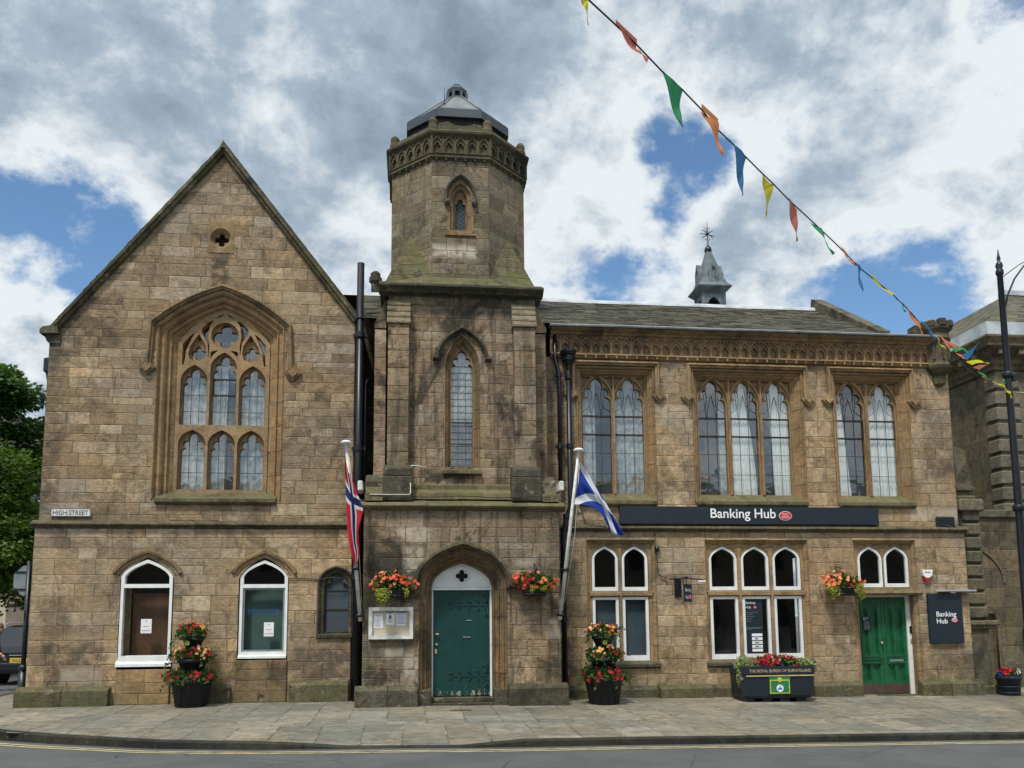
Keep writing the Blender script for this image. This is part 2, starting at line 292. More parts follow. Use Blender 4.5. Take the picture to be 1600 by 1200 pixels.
def flag_mat(name, kind):
    m, t, b = newmat(name); uv = t.n('ShaderNodeUVMap', uv_map='e1').outputs[0]
    s = t.n('ShaderNodeSeparateXYZ'); t.L.new(uv, s.inputs[0]); u, v = s.outputs[0], s.outputs[1]
    def band(x, c, hw): return t.math('LESS_THAN', t.math('ABSOLUTE', t.math('SUBTRACT', x, c)), hw)
    if kind == 'saltire':
        d1 = band(t.math('ADD', u, v), 1.0, .125); d2 = band(u, v, .125)
        c = t.mix(t.math('MAXIMUM', d1, d2), (.006, .045, .34), (.72, .74, .80))
    else:
        wh = t.math('MAXIMUM', band(u, .36, .085), band(v, .5, .125)); bl = t.math('MAXIMUM', band(u, .36, .045), band(v, .5, .064))
        c = t.mix(bl, t.mix(wh, (.55, .012, .03), (.74, .74, .76)), (.010, .022, .13))
    t.L.new(c, b.inputs['Base Color']); b.inputs['Roughness'].default_value = .75
    tl = t.n('ShaderNodeBsdfTranslucent'); t.L.new(c, tl.inputs[0]); mx = t.n('ShaderNodeMixShader'); mx.inputs[0].default_value = .3
    t.L.new(b.outputs[0], mx.inputs[1]); t.L.new(tl.outputs[0], mx.inputs[2]); t.L.new(mx.outputs[0], t.N['Material Output'].inputs[0])
    return m
M['saltire'] = flag_mat('blue_and_white_flag_cloth', 'saltire'); M['cross'] = flag_mat('red_white_blue_flag_cloth', 'cross')
def cloth(name, c):
    m, t, b = newmat(name); t.put(b.inputs['Base Color'], c); b.inputs['Roughness'].default_value = .7
    tl = t.n('ShaderNodeBsdfTranslucent'); t.put(tl.inputs[0], c); mx = t.n('ShaderNodeMixShader'); mx.inputs[0].default_value = .5
    t.L.new(b.outputs[0], mx.inputs[1]); t.L.new(tl.outputs[0], mx.inputs[2]); t.L.new(mx.outputs[0], t.N['Material Output'].inputs[0])
    return m
PEN = {'salmon': cloth('salmon_pennant', (.55, .17, .12)), 'green': cloth('green_pennant', (.03, .30, .12)), 'orange': cloth('orange_pennant', (.72, .26, .09)),
       'blue': cloth('blue_pennant', (.05, .20, .42)), 'yellow': cloth('yellow_pennant', (.66, .60, .04))}

def glassmat(name, base, tint=(.8, .88, .9), wav=.0, rough=.015):
    m, t, b = newmat(name); t.N.remove(b)
    gg = t.n('ShaderNodeNewGeometry'); cs = t.math('ABSOLUTE', t.vmath('DOT_PRODUCT', gg.outputs['Normal'], gg.outputs['Incoming']))
    fres = t.math('ADD', t.math('MULTIPLY', t.math('POWER', t.math('SUBTRACT', 1.0, cs, clamp=True), 5.0), .9), .045)
    gl = t.n('ShaderNodeBsdfGlossy'); gl.inputs['Roughness'].default_value = rough
    tr = t.n('ShaderNodeBsdfTransparent'); tr.inputs[0].default_value = (*tint, 1)
    if wav:
        at = t.n('ShaderNodeVertexColor', layer_name='rnd')
        nr = bump(t, t.noise(coords(t), 2.2, 3, .5), wav, .05); t.L.new(nr, gl.inputs['Normal'])
    mx = t.n('ShaderNodeMixShader'); t.L.new(t.math('ADD', fres, base, clamp=True), mx.inputs[0])
    t.L.new(tr.outputs[0], mx.inputs[1]); t.L.new(gl.outputs[0], mx.inputs[2]); t.L.new(mx.outputs[0], t.N['Material Output'].inputs[0])
    return m
M['glass_up'] = glassmat('old_leaded_glass', .15, (.80, .84, .85), .10, .04)
M['glass'] = glassmat('window_glass', .07, (.85, .9, .9), .04)

def door_mat():
    m, t, b = newmat('boarded_door_teal_paint'); p = coords(t)
    sx_ = t.n('ShaderNodeSeparateXYZ'); t.L.new(p, sx_.inputs[0])
    fr = t.math('FRACT', t.math('MULTIPLY', sx_.outputs[0], 1/.155))
    gr = t.math('LESS_THAN', t.math('MINIMUM', fr, t.math('SUBTRACT', 1.0, fr)), .04)
    c = t.mix(t.map(t.noise(p, 3, 6, .6), .3, .7), (.003, .037, .034), (.004, .052, .046))
    c = t.mix(t.map(t.noise(t.scalev(p, (3, 3, 1)), 2.2, 8, .7, .4), .52, .66, 0, .45), c, (.012, .045, .040))
    low = t.map(sx_.outputs[2], .56, .20); n = t.noise(t.scalev(p, (18, 18, 5)), 1.0, 6, .75)
    fl = t.math('GREATER_THAN', t.math('ADD', n, t.math('MULTIPLY', low, .21)), .775)
    c = t.mix(fl, c, (.36, .30, .22)); c = t.mix(t.math('MULTIPLY', gr, .55), c, (.002, .03, .025))
    t.L.new(c, b.inputs['Base Color']); b.inputs['Roughness'].default_value = .42
    t.L.new(bump(t, t.math('SUBTRACT', t.math('MULTIPLY', t.noise(p, 30, 4), .1), gr), .4, .004), b.inputs['Normal'])
    return m
M['teal'] = door_mat()
def asphalt():
    m, t, b = newmat('asphalt'); p = coords(t)
    c = t.mix(t.map(t.noise(p, 1.2, 6, .6), .3, .7), (.060, .064, .064), (.090, .093, .091))
    c = t.mix(t.map(t.noise(p, 150, 3, .7), .52, .72, 0, .55), c, (.24, .24, .23))
    c = t.mix(t.map(t.noise(p, 110, 3, .7), .55, .7, 0, .6), c, (.025, .026, .026))
    c = t.mix(t.map(t.noise(t.scalev(p, (1.0, 5, 1)), .7, 6, .65, .4), .56, .7, 0, .35), c, (.05, .052, .052))
    vo = t.n('ShaderNodeTexVoronoi', feature='DISTANCE_TO_EDGE'); t.L.new(t.vmath('ADD', p, t.vmath('MULTIPLY', t.n('ShaderNodeTexNoise').outputs[1], (.4, .4, 0))), vo.inputs['Vector']); vo.inputs['Scale'].default_value = .55
    c = t.mix(t.math('MULTIPLY', t.math('LESS_THAN', vo.outputs['Distance'], .0035), t.map(t.noise(p, .6, 3), .45, .55)), c, (.02, .02, .02))
    t.L.new(c, b.inputs['Base Color']); b.inputs['Roughness'].default_value = .85
    t.L.new(bump(t, t.noise(p, 140, 3, .7), .7, .006), b.inputs['Normal']); return m
M['asphalt'] = asphalt()
M['patch'] = plain('fresh_asphalt_patch', (.045, .047, .047), .9, 0, .3, 30, .4)
M['gum'] = plain('chewing_gum', (.40, .39, .35), .9)
M['petal'] = plain('fallen_petals', (.35, .02, .03), .8)
def yline():
    m, t, b = newmat('worn_yellow_paint'); p = coords(t)
    k = t.map(t.noise(t.scalev(p, (6, 30, 6)), 1.0, 7, .75), .50, .60)
    t.L.new(t.mix(k, (.50, .42, .20), (.15, .145, .12)), b.inputs['Base Color']); b.inputs['Roughness'].default_value = .8; return m
M['yellowline'] = yline()
M['earth'] = plain('distant_ground', (.12, .12, .10), .9, 0, .2, .3)

# ------------------------------------------------------------------ mesh builder
def wloc(o):
    v = Vector((0, 0, 0))
    while o is not None: v += Vector(o.location); o = o.parent
    return v
class MB:
    def __init__(s, T=None): s.v = []; s.f = []; s.a = []; s.b = []; s.c = []; s.m = []; s.s = []; s.T = T; s.rc = None
    def rr(s): return s.rc or (rnd.random(), rnd.random(), rnd.random())
    def idx(s, p):
        p = Vector(p); p = s.T @ p if s.T else p
        s.v.append(p); return len(s.v)-1
    def fi(s, ids, e=None, c=None, mi=0, sm=False):
        s.f.append(tuple(ids)); n = len(ids); s.m.append(mi); s.s.append(sm)
        if e: s.a += e[0]; s.b += e[1]
        else: s.a += [(1, 1)]*n; s.b += [(1, 1)]*n
        c = c or s.rr(); s.c += [(*c, 1)]*n
    def face(s, pts, e=None, c=None, mi=0, sm=False): s.fi([s.idx(p) for p in pts], e, c, mi, sm)
    def box(s, x0, x1, y0, y1, z0, z1, mi=0, c=None, bev=0.0, edge=False):
        c = c or s.rr()
        if bev <= 0:
            P = [s.idx((x, y, z)) for z in (z0, z1) for y in (y0, y1) for x in (x0, x1)]
            for q in ((0, 1, 3, 2), (4, 6, 7, 5), (0, 4, 5, 1), (2, 3, 7, 6), (0, 2, 6, 4), (1, 5, 7, 3)):
                e = None
                if edge and q == (0, 4, 5, 1):
                    a, h = x1-x0, z1-z0; e = ([(0, a), (0, a), (a, 0), (a, 0)], [(0, h), (h, 0), (h, 0), (0, h)])
                s.fi([P[i] for i in q], e, c, mi)
            return
        b = min(bev, (x1-x0)*.45, (z1-z0)*.45, (y1-y0)*.45)
        # bevelled box: rings of octagonal section along z
        def ring(ins, z):
            x, X, y, Y = x0+ins, x1-ins, y0+ins, y1-ins; k = b if ins == 0 else b*.3
            return [s.idx(p) for p in ((x+k, y, z), (X-k, y, z), (X, y+k, z), (X, Y-k, z), (X-k, Y, z), (x+k, Y, z), (x, Y-k, z), (x, y+k, z))]
        rs = [ring(b, z0), ring(0, z0+b), ring(0, z1-b), ring(b, z1)]
        for A, B in zip(rs, rs[1:]):
            for i in range(8): s.fi((A[i], A[(i+1) % 8], B[(i+1) % 8], B[i]), None, c, mi)
        s.fi(rs[0][::-1], None, c, mi); s.fi(rs[-1], None, c, mi)
    def prism(s, poly, y0, y1, mi=0, c=None, axis='y'):      # polygon in (x,z) run through y; axis 'x': polygon (y,z) run through x
        c = c or s.rr()
        f = (lambda p, t: (p[0], t, p[1])) if axis == 'y' else ((lambda p, t: (t, p[0], p[1])) if axis == 'x' else (lambda p, t: (p[0], p[1], t)))
        A = [s.idx(f(p, y0)) for p in poly]; B = [s.idx(f(p, y1)) for p in poly]; n = len(poly)
        s.fi(A, None, c, mi); s.fi(B[::-1], None, c, mi)
        for i in range(n): s.fi((A[i], A[(i+1) % n], B[(i+1) % n], B[i]), None, c, mi)
    def rings(s, rs, cap=True, mi=0, sm=True, c=None):
        I = [[s.idx(p) for p in r] for r in rs]; n = len(I[0]); c = c or s.rr()
        for A, B in zip(I, I[1:]):
            for i in range(n): s.fi((A[i], A[(i+1) % n], B[(i+1) % n], B[i]), None, c, mi, sm)
        if cap: s.fi(I[0][::-1], None, c, mi); s.fi(I[-1], None, c, mi)
    def lathe(s, cx, cy, prof, n=16, mi=0, sm=True, ph=0.0, c=None):   # prof: (r,z)
        s.rings([[(cx+r*math.cos(ph+2*math.pi*i/n), cy+r*math.sin(ph+2*math.pi*i/n), z) for i in range(n)] for r, z in prof], True, mi, sm, c)
    def tube(s, pts, r, n=8, mi=0, sm=True):
        pts = [Vector(p) for p in pts]; rs = []; up = None
        for i, p in enumerate(pts):
            d = (pts[min(i+1, len(pts)-1)]-pts[max(i-1, 0)]).normalized()
            if up is None: up = Vector((0, 0, 1)) if abs(d.z) < .9 else Vector((1, 0, 0))
            a = d.cross(up).normalized(); b_ = a.cross(d).normalized(); up = b_
            rad = r[i] if isinstance(r, (list, tuple)) else r
            rs.append([p+a*rad*math.cos(2*math.pi*k/n)+b_*rad*math.sin(2*math.pi*k/n) for k in range(n)])
        s.rings(rs, True, mi, sm)
    def sweep(s, path, prof, closed=False, mi=0, seg=.38, caps=True):
        """path: (x,z) facade polyline; prof: (offset to the right of travel, y)"""
        pts = [tuple(path[0])]; 
        P_ = list(path)+([path[0]] if closed else [])
        joints = {0}
        for a, b in zip(P_, P_[1:]):
            L = math.hypot(b[0]-a[0], b[1]-a[1]); n = max(1, round(L/seg)) if seg and L > seg*1.3 else 1
            for k in range(1, n+1): pts.append((a[0]+(b[0]-a[0])*k/n, a[1]+(b[1]-a[1])*k/n))
        if closed: pts.pop()
        n = len(pts); rings = []; nr = []
        for i, p in enumerate(pts):
            q0 = pts[(i-1) % n] if (closed or i > 0) else None; q1 = pts[(i+1) % n] if (closed or i < n-1) else None
            def nrm(a, b):
                dx, dz = b[0]-a[0], b[1]-a[1]; L = math.hypot(dx, dz) or 1; return (dz/L, -dx/L)
            ns = [nrm(q0, p)] if q0 else []; ns += [nrm(p, q1)] if q1 else []
            if len(ns) == 2:
                mx_, mz = ns[0][0]+ns[1][0], ns[0][1]+ns[1][1]; L2 = mx_*mx_+mz*mz
                k = 2/max(L2, .35); m_ = (mx_*k, mz*k)
            else: m_ = ns[0]
            rings.append([(p[0]+m_[0]*o, y, p[1]+m_[1]*o) for o, y in prof])
        acc = 0.0; c = s.rr(); st = 0.0; nxt = rnd.uniform(.25, .5)
        rng = range(n if closed else n-1)
        for i in rng:
            A, B = rings[i], rings[(i+1) % n]; p, q = pts[i], pts[(i+1) % n]; L = math.hypot(q[0]-p[0], q[1]-p[1])
            if acc+L > nxt and acc > .15: c = s.rr(); acc = 0.0; nxt = rnd.uniform(.28, .55)
            st_ = acc; acc += L; last = acc+L > nxt
            for j in range(len(prof)-1):
                e0 = st_ if st_ > 0 else 0.0
                ea = [(e0, 1), (acc, 1), (acc, 1), (e0, 1)]
                s.face((A[j], B[j], B[j+1], A[j+1]), (ea, [(1, 1)]*4), c, mi)
        if caps and not closed: s.face(rings[0], None, None, mi); s.face(rings[-1], None, None, mi)
    def cdt(s, outer, holes, y, stones=None, mi=0, c=None, lift=0.0):
        V = []; E = []
        def loop(l):
            b0 = len(V)
            for p in l: V.append(Vector(p))
            for i in range(len(l)): E.append((b0+i, b0+(i+1) % len(l)))
        loop(outer)
        for h in holes: loop(h)
        xs = [p[0] for p in outer]; zs = [p[1] for p in outer]; X0, X1, Z0, Z1 = min(xs), max(xs), min(zs), max(zs)
        if stones:
            def ln(a, b): V.append(Vector(a)); V.append(Vector(b)); E.append((len(V)-2, len(V)-1))
            for (v0, v1, st) in stones:
                if Z0 < v0 < Z1: ln((X0, v0), (X1, v0))
                for k, (a, b, lo, hi) in enumerate(st):
                    if X0 < a < X1: ln((a, v0), (a, v1))
                    if lo > v0+1e-6: ln((a, lo), (b, lo))
        vo, eo, fo = delaunay_2d_cdt(V, E, [], 0, 1e-5)[:3]
        if stones: cv = [q[0] for q in stones]
        def inside(pt, l):
            r_ = False; x, z = pt; j = len(l)-1
            for i in range(len(l)):
                xi, zi = l[i]; xj, zj = l[j]
                if (zi > z) != (zj > z) and x < (xj-xi)*(z-zi)/(zj-zi)+xi: r_ = not r_
                j = i
            return r_
        hb = [(min(p[0] for p in h), max(p[0] for p in h), min(p[1] for p in h), max(p[1] for p in h), h) for h in holes]
        cache = {}; col = c or s.rr()
        for f in fo:
            P3 = [vo[i] for i in f]; ctr = (sum(p[0] for p in P3)/3, sum(p[1] for p in P3)/3)
            if not inside(ctr, outer): continue
            if any(a < ctr[0] < b and g < ctr[1] < h_ and inside(ctr, l) for a, b, g, h_, l in hb): continue
            if not lift: ids = [s.idx((p[0], y, p[1])) for p in P3]
            if stones:
                k = bisect.bisect_right(cv, ctr[1])-1; v0, v1, st = stones[max(0, k)]
                R_ = None
                for q in st:
                    if q[0] <= ctr[0] <= q[1] and q[2] <= ctr[1] <= q[3]: R_ = q; break
                if R_ is None: R_ = st[0]
                if R_ not in cache: cache[R_] = (rnd.random(), rnd.random(), rnd.random())
                if lift: ids = [s.idx((p[0], y+lift*(.25+cache[R_][1])*(1-(p[1]-R_[2])/(R_[3]-R_[2])), p[1])) for p in P3]
                e = ([(p[0]-R_[0], R_[1]-p[0]) for p in P3], [(p[1]-R_[2], R_[3]-p[1]) for p in P3])
                s.fi(ids, e, cache[R_], mi)
            else: s.fi(ids, None, col, mi)
    def plate(s, outer, holes, y0, y1, mi=0, front=True, c=None, rim=True):   # flat plate with holes and real thickness
        s.cdt(outer, holes, y0, None, mi, c)
        for l in ([outer] if rim else [])+list(holes):
            n = len(l)
            for i in range(n):
                a, b = l[i], l[(i+1) % n]; s.face(((a[0], y0, a[1]), (b[0], y0, b[1]), (b[0], y1, b[1]), (a[0], y1, a[1])), None, c, mi)
    def build(s, name, mats, parent=None, local=False, **tags):
        me = bpy.data.meshes.new(name); off = Vector((0, 0, 0)) if local or parent is None else wloc(parent)
        base = Vector((0, 0, 0))
        if parent is None and not local and s.v:
            mn = [min(v[i] for v in s.v) for i in range(3)]; mxx = [max(v[i] for v in s.v) for i in range(3)]
            base = Vector(((mn[0]+mxx[0])/2, (mn[1]+mxx[1])/2, mn[2])); off = base
        me.from_pydata([v-off for v in s.v], [], s.f)
        la = me.uv_layers.new(name='e1'); lb = me.uv_layers.new(name='e2')
        la.data.foreach_set('uv', [x for p in s.a for x in p]); lb.data.foreach_set('uv', [x for p in s.b for x in p])
        ca = me.color_attributes.new('rnd', 'FLOAT_COLOR', 'CORNER'); ca.data.foreach_set('color', [x for p in s.c for x in p])
        if not isinstance(mats, (list, tuple)): mats = [mats]
        for m_ in mats: me.materials.append(m_)
        me.polygons.foreach_set('material_index', s.m); me.polygons.foreach_set('use_smooth', s.s)
        me.update(); o = bpy.data.objects.new(name, me); COL.objects.link(o); o.location = base
        if parent is not None: o.parent = parent
        for k, v in tags.items(): o[k] = v
        return o

def thing(name, label, cat, loc, group=None, rz=0.0):
    o = bpy.data.objects.new(name, None); COL.objects.link(o); o.location = loc; o.rotation_euler = (0, 0, rz)
    o.empty_display_size = .2; o['label'] = label; o['category'] = cat
    if group: o['group'] = group
    return o
def tag(o, label, cat, group=None):
    o['label'] = label; o['category'] = cat
    if group: o['group'] = group
    return o

def layout(u0, u1, v0, v1, hmin=.17, hmax=.32, lmin=.3, lmax=1.0, split=.10, seed=0, quoin=0.0):
    g = random.Random(seed); out = []; v = v0; odd = 0
    while v < v1-1e-4:
        h = g.uniform(hmin, hmax)
        if v+h > v1-hmin*.6: h = v1-v
        st = []; u = u0
        if quoin: u = u0+(quoin if odd else quoin*.6); st.append((u0, u, v, v+h))
        end = u1-(quoin*(.6 if odd else 1.0) if quoin else 0)
        while u < end-1e-4:
            L = g.uniform(lmin, lmax)
            if g.random() < .25: L = g.uniform(lmin, (lmin+lmax)/2)
            if u+L > end-lmin*.7: L = end-u
            if g.random() < split and h > .22:
                m_ = v+h*g.uniform(.4, .6); st.append((u, u+L, v, m_)); st.append((u, u+L, m_, v+h))
            else: st.append((u, u+L, v, v+h))
            u += L
        if quoin: st.append((end, u1, v, v+h))
        out.append((v, v+h, st)); v += h; odd ^= 1
    return out

def arch(cx, hw, zs, za, a=1.0, b=.6, n=10):      # left springing over the apex to right springing
    h = za-zs; L = []
    for i in range(n+1):
        t = i/n; x = (1-t)**2*hw+2*t*(1-t)*hw*a; z = 2*t*(1-t)*h*b+t*t*h; L.append((x, z))
    return [(cx-x, zs+z) for x, z in L]+[(cx+x, zs+z) for x, z in L[-2::-1]]
def archloop(cx, hw, z0, zs, za, a=1.0, b=.6, n=10): return [(cx-hw, z0)]+arch(cx, hw, zs, za, a, b, n)+[(cx+hw, z0)]
def arc3(p0, p1, p2, n=6):
    ax, ay = p0; bx, by = p1; cx, cy = p2
    d = 2*(ax*(by-cy)+bx*(cy-ay)+cx*(ay-by))
    if abs(d) < 1e-9: return [p0, p1, p2]
    ux = ((ax*ax+ay*ay)*(by-cy)+(bx*bx+by*by)*(cy-ay)+(cx*cx+cy*cy)*(ay-by))/d
    uy = ((ax*ax+ay*ay)*(cx-bx)+(bx*bx+by*by)*(ax-cx)+(cx*cx+cy*cy)*(bx-ax))/d
    r = math.hypot(ax-ux, ay-uy); t0 = math.atan2(ay-uy, ax-ux); t1 = math.atan2(by-uy, bx-ux); t2 = math.atan2(cy-uy, cx-ux)
    def nrm(t, ref, s_): 
        while s_*(t-ref) < 0: t += s_*2*math.pi
        return t
    s_ = 1
    if nrm(t1, t0, 1) > nrm(t2, t0, 1): s_ = -1
    t2 = nrm(t2, t0, s_)
    return [(ux+r*math.cos(t0+(t2-t0)*i/n), uy+r*math.sin(t0+(t2-t0)*i/n)) for i in range(n+1)]
def mirror(cx, half):            # half: points (x>=0, z) from the side up to the apex; whole outline left to right
    return [(cx-x, z) for x, z in half]+[(cx+x, z) for x, z in half[-2::-1]]
def cusped(cx, hw, z0, zf, n=5):   # five-lobed head: full width at zf, apex 1.76 hw above
    w_ = hw; P0 = lambda x, z: (x*w_, zf+z*w_)
    half = [P0(1, 0)]+arc3(P0(1, 0), P0(.93, .28), P0(.62, .43), n)[1:]+arc3(P0(.62, .43), P0(.84, .80), P0(.38, 1.05), n)[1:]+arc3(P0(.38, 1.05), P0(.37, 1.42), P0(0, 1.78), n)[1:]
    return [(cx-hw, z0)]+mirror(cx, half)+[(cx+hw, z0)]
def trefoil(cx, hw, z0, zf, n=4, k=1.0):
    w_ = hw; P0 = lambda x, z: (x*w_, zf+z*w_*k)
    half = [P0(1, 0)]+arc3(P0(1, 0), P0(.92, .42), P0(.50, .52), n)[1:]+arc3(P0(.50, .52), P0(.52, .98), P0(0, 1.35), n)[1:]
    return [(cx-hw, z0)]+mirror(cx, half)+[(cx+hw, z0)]
def quatrefoil(cx, cz, r, n=5, rot=0.0, lobes=4):
    out = []
    for k in range(lobes):
        a = rot+2*math.pi*k/lobes; h = math.pi/lobes
        p0 = (r*.55*math.cos(a-h), r*.55*math.sin(a-h)); p1 = (r*math.cos(a), r*math.sin(a)); p2 = (r*.55*math.cos(a+h), r*.55*math.sin(a+h))
        c_ = (r*.55*math.cos(a), r*.55*math.sin(a)); rad = .45*r
        A = arc3(p0, p1, p2, n); out += A[:-1]
    return [(cx+x, cz+z) for x, z in out]
def circle(cx, cz, r, n=20): return [(cx+r*math.cos(2*math.pi*i/n), cz+r*math.sin(2*math.pi*i/n)) for i in range(n)]
def rect(x0, x1, z0, z1): return [(x0, z0), (x0, z1), (x1, z1), (x1, z0)]
def ushape(x0, x1, z0, z1): return [(x0, z0), (x0, z1), (x1, z1), (x1, z0)]

def text(body, w_, x, y, z, mat, name, parent=None, h=None, depth=.004, font_bold=0.0, T=None, center=False, sp=1.0):
    cu = bpy.data.curves.new('t', 'FONT'); cu.body = body; cu.size = 1; cu.extrude = 0; cu.offset = font_bold; cu.resolution_u = 3; cu.space_character = sp
    ob = bpy.data.objects.new('t', cu); COL.objects.link(ob); bpy.context.view_layer.update()
    me = bpy.data.meshes.new_from_object(ob.evaluated_get(bpy.context.evaluated_depsgraph_get()))
    bpy.data.objects.remove(ob)
    xs = [v.co.x for v in me.vertices]; ys = [v.co.y for v in me.vertices]; sx_ = w_/(max(xs)-min(xs)); sz = (h/(max(ys)-min(ys))) if h else sx_
    mb = MB(T); x0 = min(xs); y0 = 0.0
    if center: x -= w_/2
    ids = [mb.idx((x+(v.co.x-x0)*sx_, y, z+(v.co.y-y0)*sz)) for v in me.vertices]
    for p in me.polygons: mb.fi([ids[i] for i in p.vertices])
    return mb.build(name, mat, parent)

# ------------------------------------------------------------------ ground
def gx(x): return .09-.0105*max(0, min(x, 14))
KERB = [(-8.6, 30), (-8.5, 3), (-8.3, .8), (-7.9, -.7), (-7.3, -1.75), (-6.6, -2.5), (-5.91, -3.02), (-5.06, -3.51), (-4.27, -3.88), (-3.4, -4.28), (-2.57, -4.50), (-2.0, -4.62),
        (-.8, -4.74), (.66, -4.86), (1.52, -4.88), (2.84, -4.83), (4.47, -4.85), (6.95, -4.84), (8.6, -4.86), (14, -4.9), (34, -4.9)]
def roadz(x, y): return gx(x)-.195+max(0, y+3)*.018
def drop(x):                       # dropped kerb opposite the door
    if x < -1.9 or x > 1.45: return 0.0
    if x < -.8: t = (x+1.9)/1.1
    elif x > .65: t = (1.45-x)/.8
    else: t = 1.0
    return t*t*(3-2*t)
def pavz(x, y):
    z = gx(x)+.022*max(-6, min(0, y))
    d = drop(x)
    if d > 0: z -= .072*d*max(0, min(1, (-y-3.3)/1.4))
    return z
def sheet(mb):
    for v in mb.v: x, y = v.z, v.x; v.x, v.y, v.z = x, y, pavz(x, y)
pv = MB()
kin = [(x+(.10 if y > -2 else 0), y+.13) for x, y in KERB]
ybreak = -3.18
L1 = layout(-6, 31, -9, 35, .54, .62, .62, .95, 0, 11); L2 = layout(-6, -3, -9, 35, .55, .64, .6, .98, 0, 12)
outA = [(y, x) for x, y in kin if y > ybreak and x < 0] + [(ybreak, -5.75)] + [(ybreak, 34), (31, 34)]
outB = [(ybreak, -5.75)] + [(y, x) for x, y in kin if y <= ybreak] + [(ybreak, 34)]
pv.cdt(outA, [], 0, L1); pv.cdt(outB, [], 0, L2); sheet(pv)
o = pv.build('pavement', M['paving']); o['kind'] = 'structure'
kb = MB(); acc = 0.0; c = kb.rr(); segs = []
for a, b in zip(KERB, KERB[1:]):
    L = math.hypot(b[0]-a[0], b[1]-a[1]); n = max(1, int(L/.45))
    for k in range(n): segs.append(((a[0]+(b[0]-a[0])*k/n, a[1]+(b[1]-a[1])*k/n), (a[0]+(b[0]-a[0])*(k+1)/n, a[1]+(b[1]-a[1])*(k+1)/n)))
def knrm(i):
    a = segs[max(0, i-1)][0]; b = segs[min(len(segs)-1, i)][1]; dx, dy = b[0]-a[0], b[1]-a[1]; L = math.hypot(dx, dy); return (-dy/L*-1, dx/L*-1)
for i, (a, b) in enumerate(segs):
    L = math.hypot(b[0]-a[0], b[1]-a[1])
    na, nb = knrm(i), knrm(i+1)
    # inward direction points to the building side
    ia = (a[0]-na[0]*.14, a[1]-na[1]*.14); ib = (b[0]-nb[0]*.14, b[1]-nb[1]*.14)
    if acc > .85: acc = 0.0; c = kb.rr()
    e0 = acc; acc += L; e1 = 1.0 if acc <= .85 else 0.0
    za, zb = pavz(*a)+.004, pavz(*b)+.004; ra, rb = roadz(*a), roadz(*b)
    ea = ([(e0, 1), (acc, e1), (acc, e1), (e0, 1)], [(1, 1)]*4)
    ma = (a[0]-na[0]*.015, a[1]-na[1]*.015); mb_ = (b[0]-nb[0]*.015, b[1]-nb[1]*.015)
    kb.face(((*a, ra-.15), (*b, rb-.15), (*b, zb-.015), (*a, za-.015)), ea, c)
    kb.face(((*a, za-.015), (*b, zb-.015), (*mb_, zb), (*ma, za)), ea, c)
    kb.face(((*ma, za), (*mb_, zb), (*ib, zb+.001), (*ia, za+.001)), ea, c)
    kb.face(((*ia, za+.001), (*ib, zb+.001), (*ib, zb-.1), (*ia, za-.1)), ea, c)
kb.build('kerb', M['kerb'])['kind'] = 'structure'
rd = MB(); xs = [-70, -30, -14, -6, 0, 3, 6, 9, 12, 16, 30, 80]; ys = [-42, -30, -20, -12, -8, -3, 0, 5, 10, 20, 40]
G = [[rd.idx((x, y, roadz(x, y))) for x in xs] for y in ys]
for j in range(len(ys)-1):
    for i in range(len(xs)-1): rd.fi((G[j][i], G[j][i+1], G[j+1][i+1], G[j+1][i]))
rd.build('road', M['asphalt'])['kind'] = 'structure'
yl = MB()
for off in (.20, .32):
    for i, (a, b) in enumerate(segs):
        if a[1] > -2.2 and a[0] < -5: continue
        na, nb = knrm(i), knrm(i+1); P_ = []
        for (p, n_, o_) in ((a, na, off), (b, nb, off), (b, nb, off+.055), (a, na, off+.055)):
            x, y = p[0]+n_[0]*o_, p[1]+n_[1]*o_; P_.append((x, y, roadz(x, y)+.005))
        yl.face(P_)
yl.build('yellow_road_lines', M['yellowline'])['kind'] = 'structure'
for nm, mt, cnt, lab, rr_ in (('gum_spots', 'gum', 260, 'pale gum spots', .013), ('litter', 'petal', 26, 'fallen petals', .016)):
    mb = MB(); g = random.Random(len(nm))
    for _ in range(cnt):
        x = g.uniform(-6, 11.5); y = g.uniform(-4.5, -.3) if nm == 'gum_spots' else g.uniform(-1.9, -.4)
        if -1.3 < x < 3 and y > -1.2: continue
        z = pavz(x, y)+.004; k = rr_*g.uniform(.5, 1.3); n = 6; ph = g.random(); mb.face([(x+k*math.cos(ph+i*1.047)*g.uniform(.7, 1.2), y+k*math.sin(ph+i*1.047)*g.uniform(.7, 1.2), z) for i in range(n)])
    mb.build(nm, M[mt])['kind'] = 'stuff'
er = MB(); er.face(((-1500, -1500, -.6), (1500, -1500, -.6), (1500, 1500, -.6), (-1500, 1500, -.6))); er.build('ground', M['earth'])['kind'] = 'structure'

# ------------------------------------------------------------------ town hall
TH = thing('town_hall', 'brown sandstone gothic building with gabled left wing, octagonal tower, arched windows and slate roof', 'building', (2.3, 0, 0))
def T_(name, mb, mat, parent=None, **k): return mb.build(name, mat, parent or TH, **k)

BW_OUT = [(-4.86, 3.86)]+arch(-3.66, 1.20, 7.22, 7.93, .55, .70, 12)+[(-2.46, 3.86)]
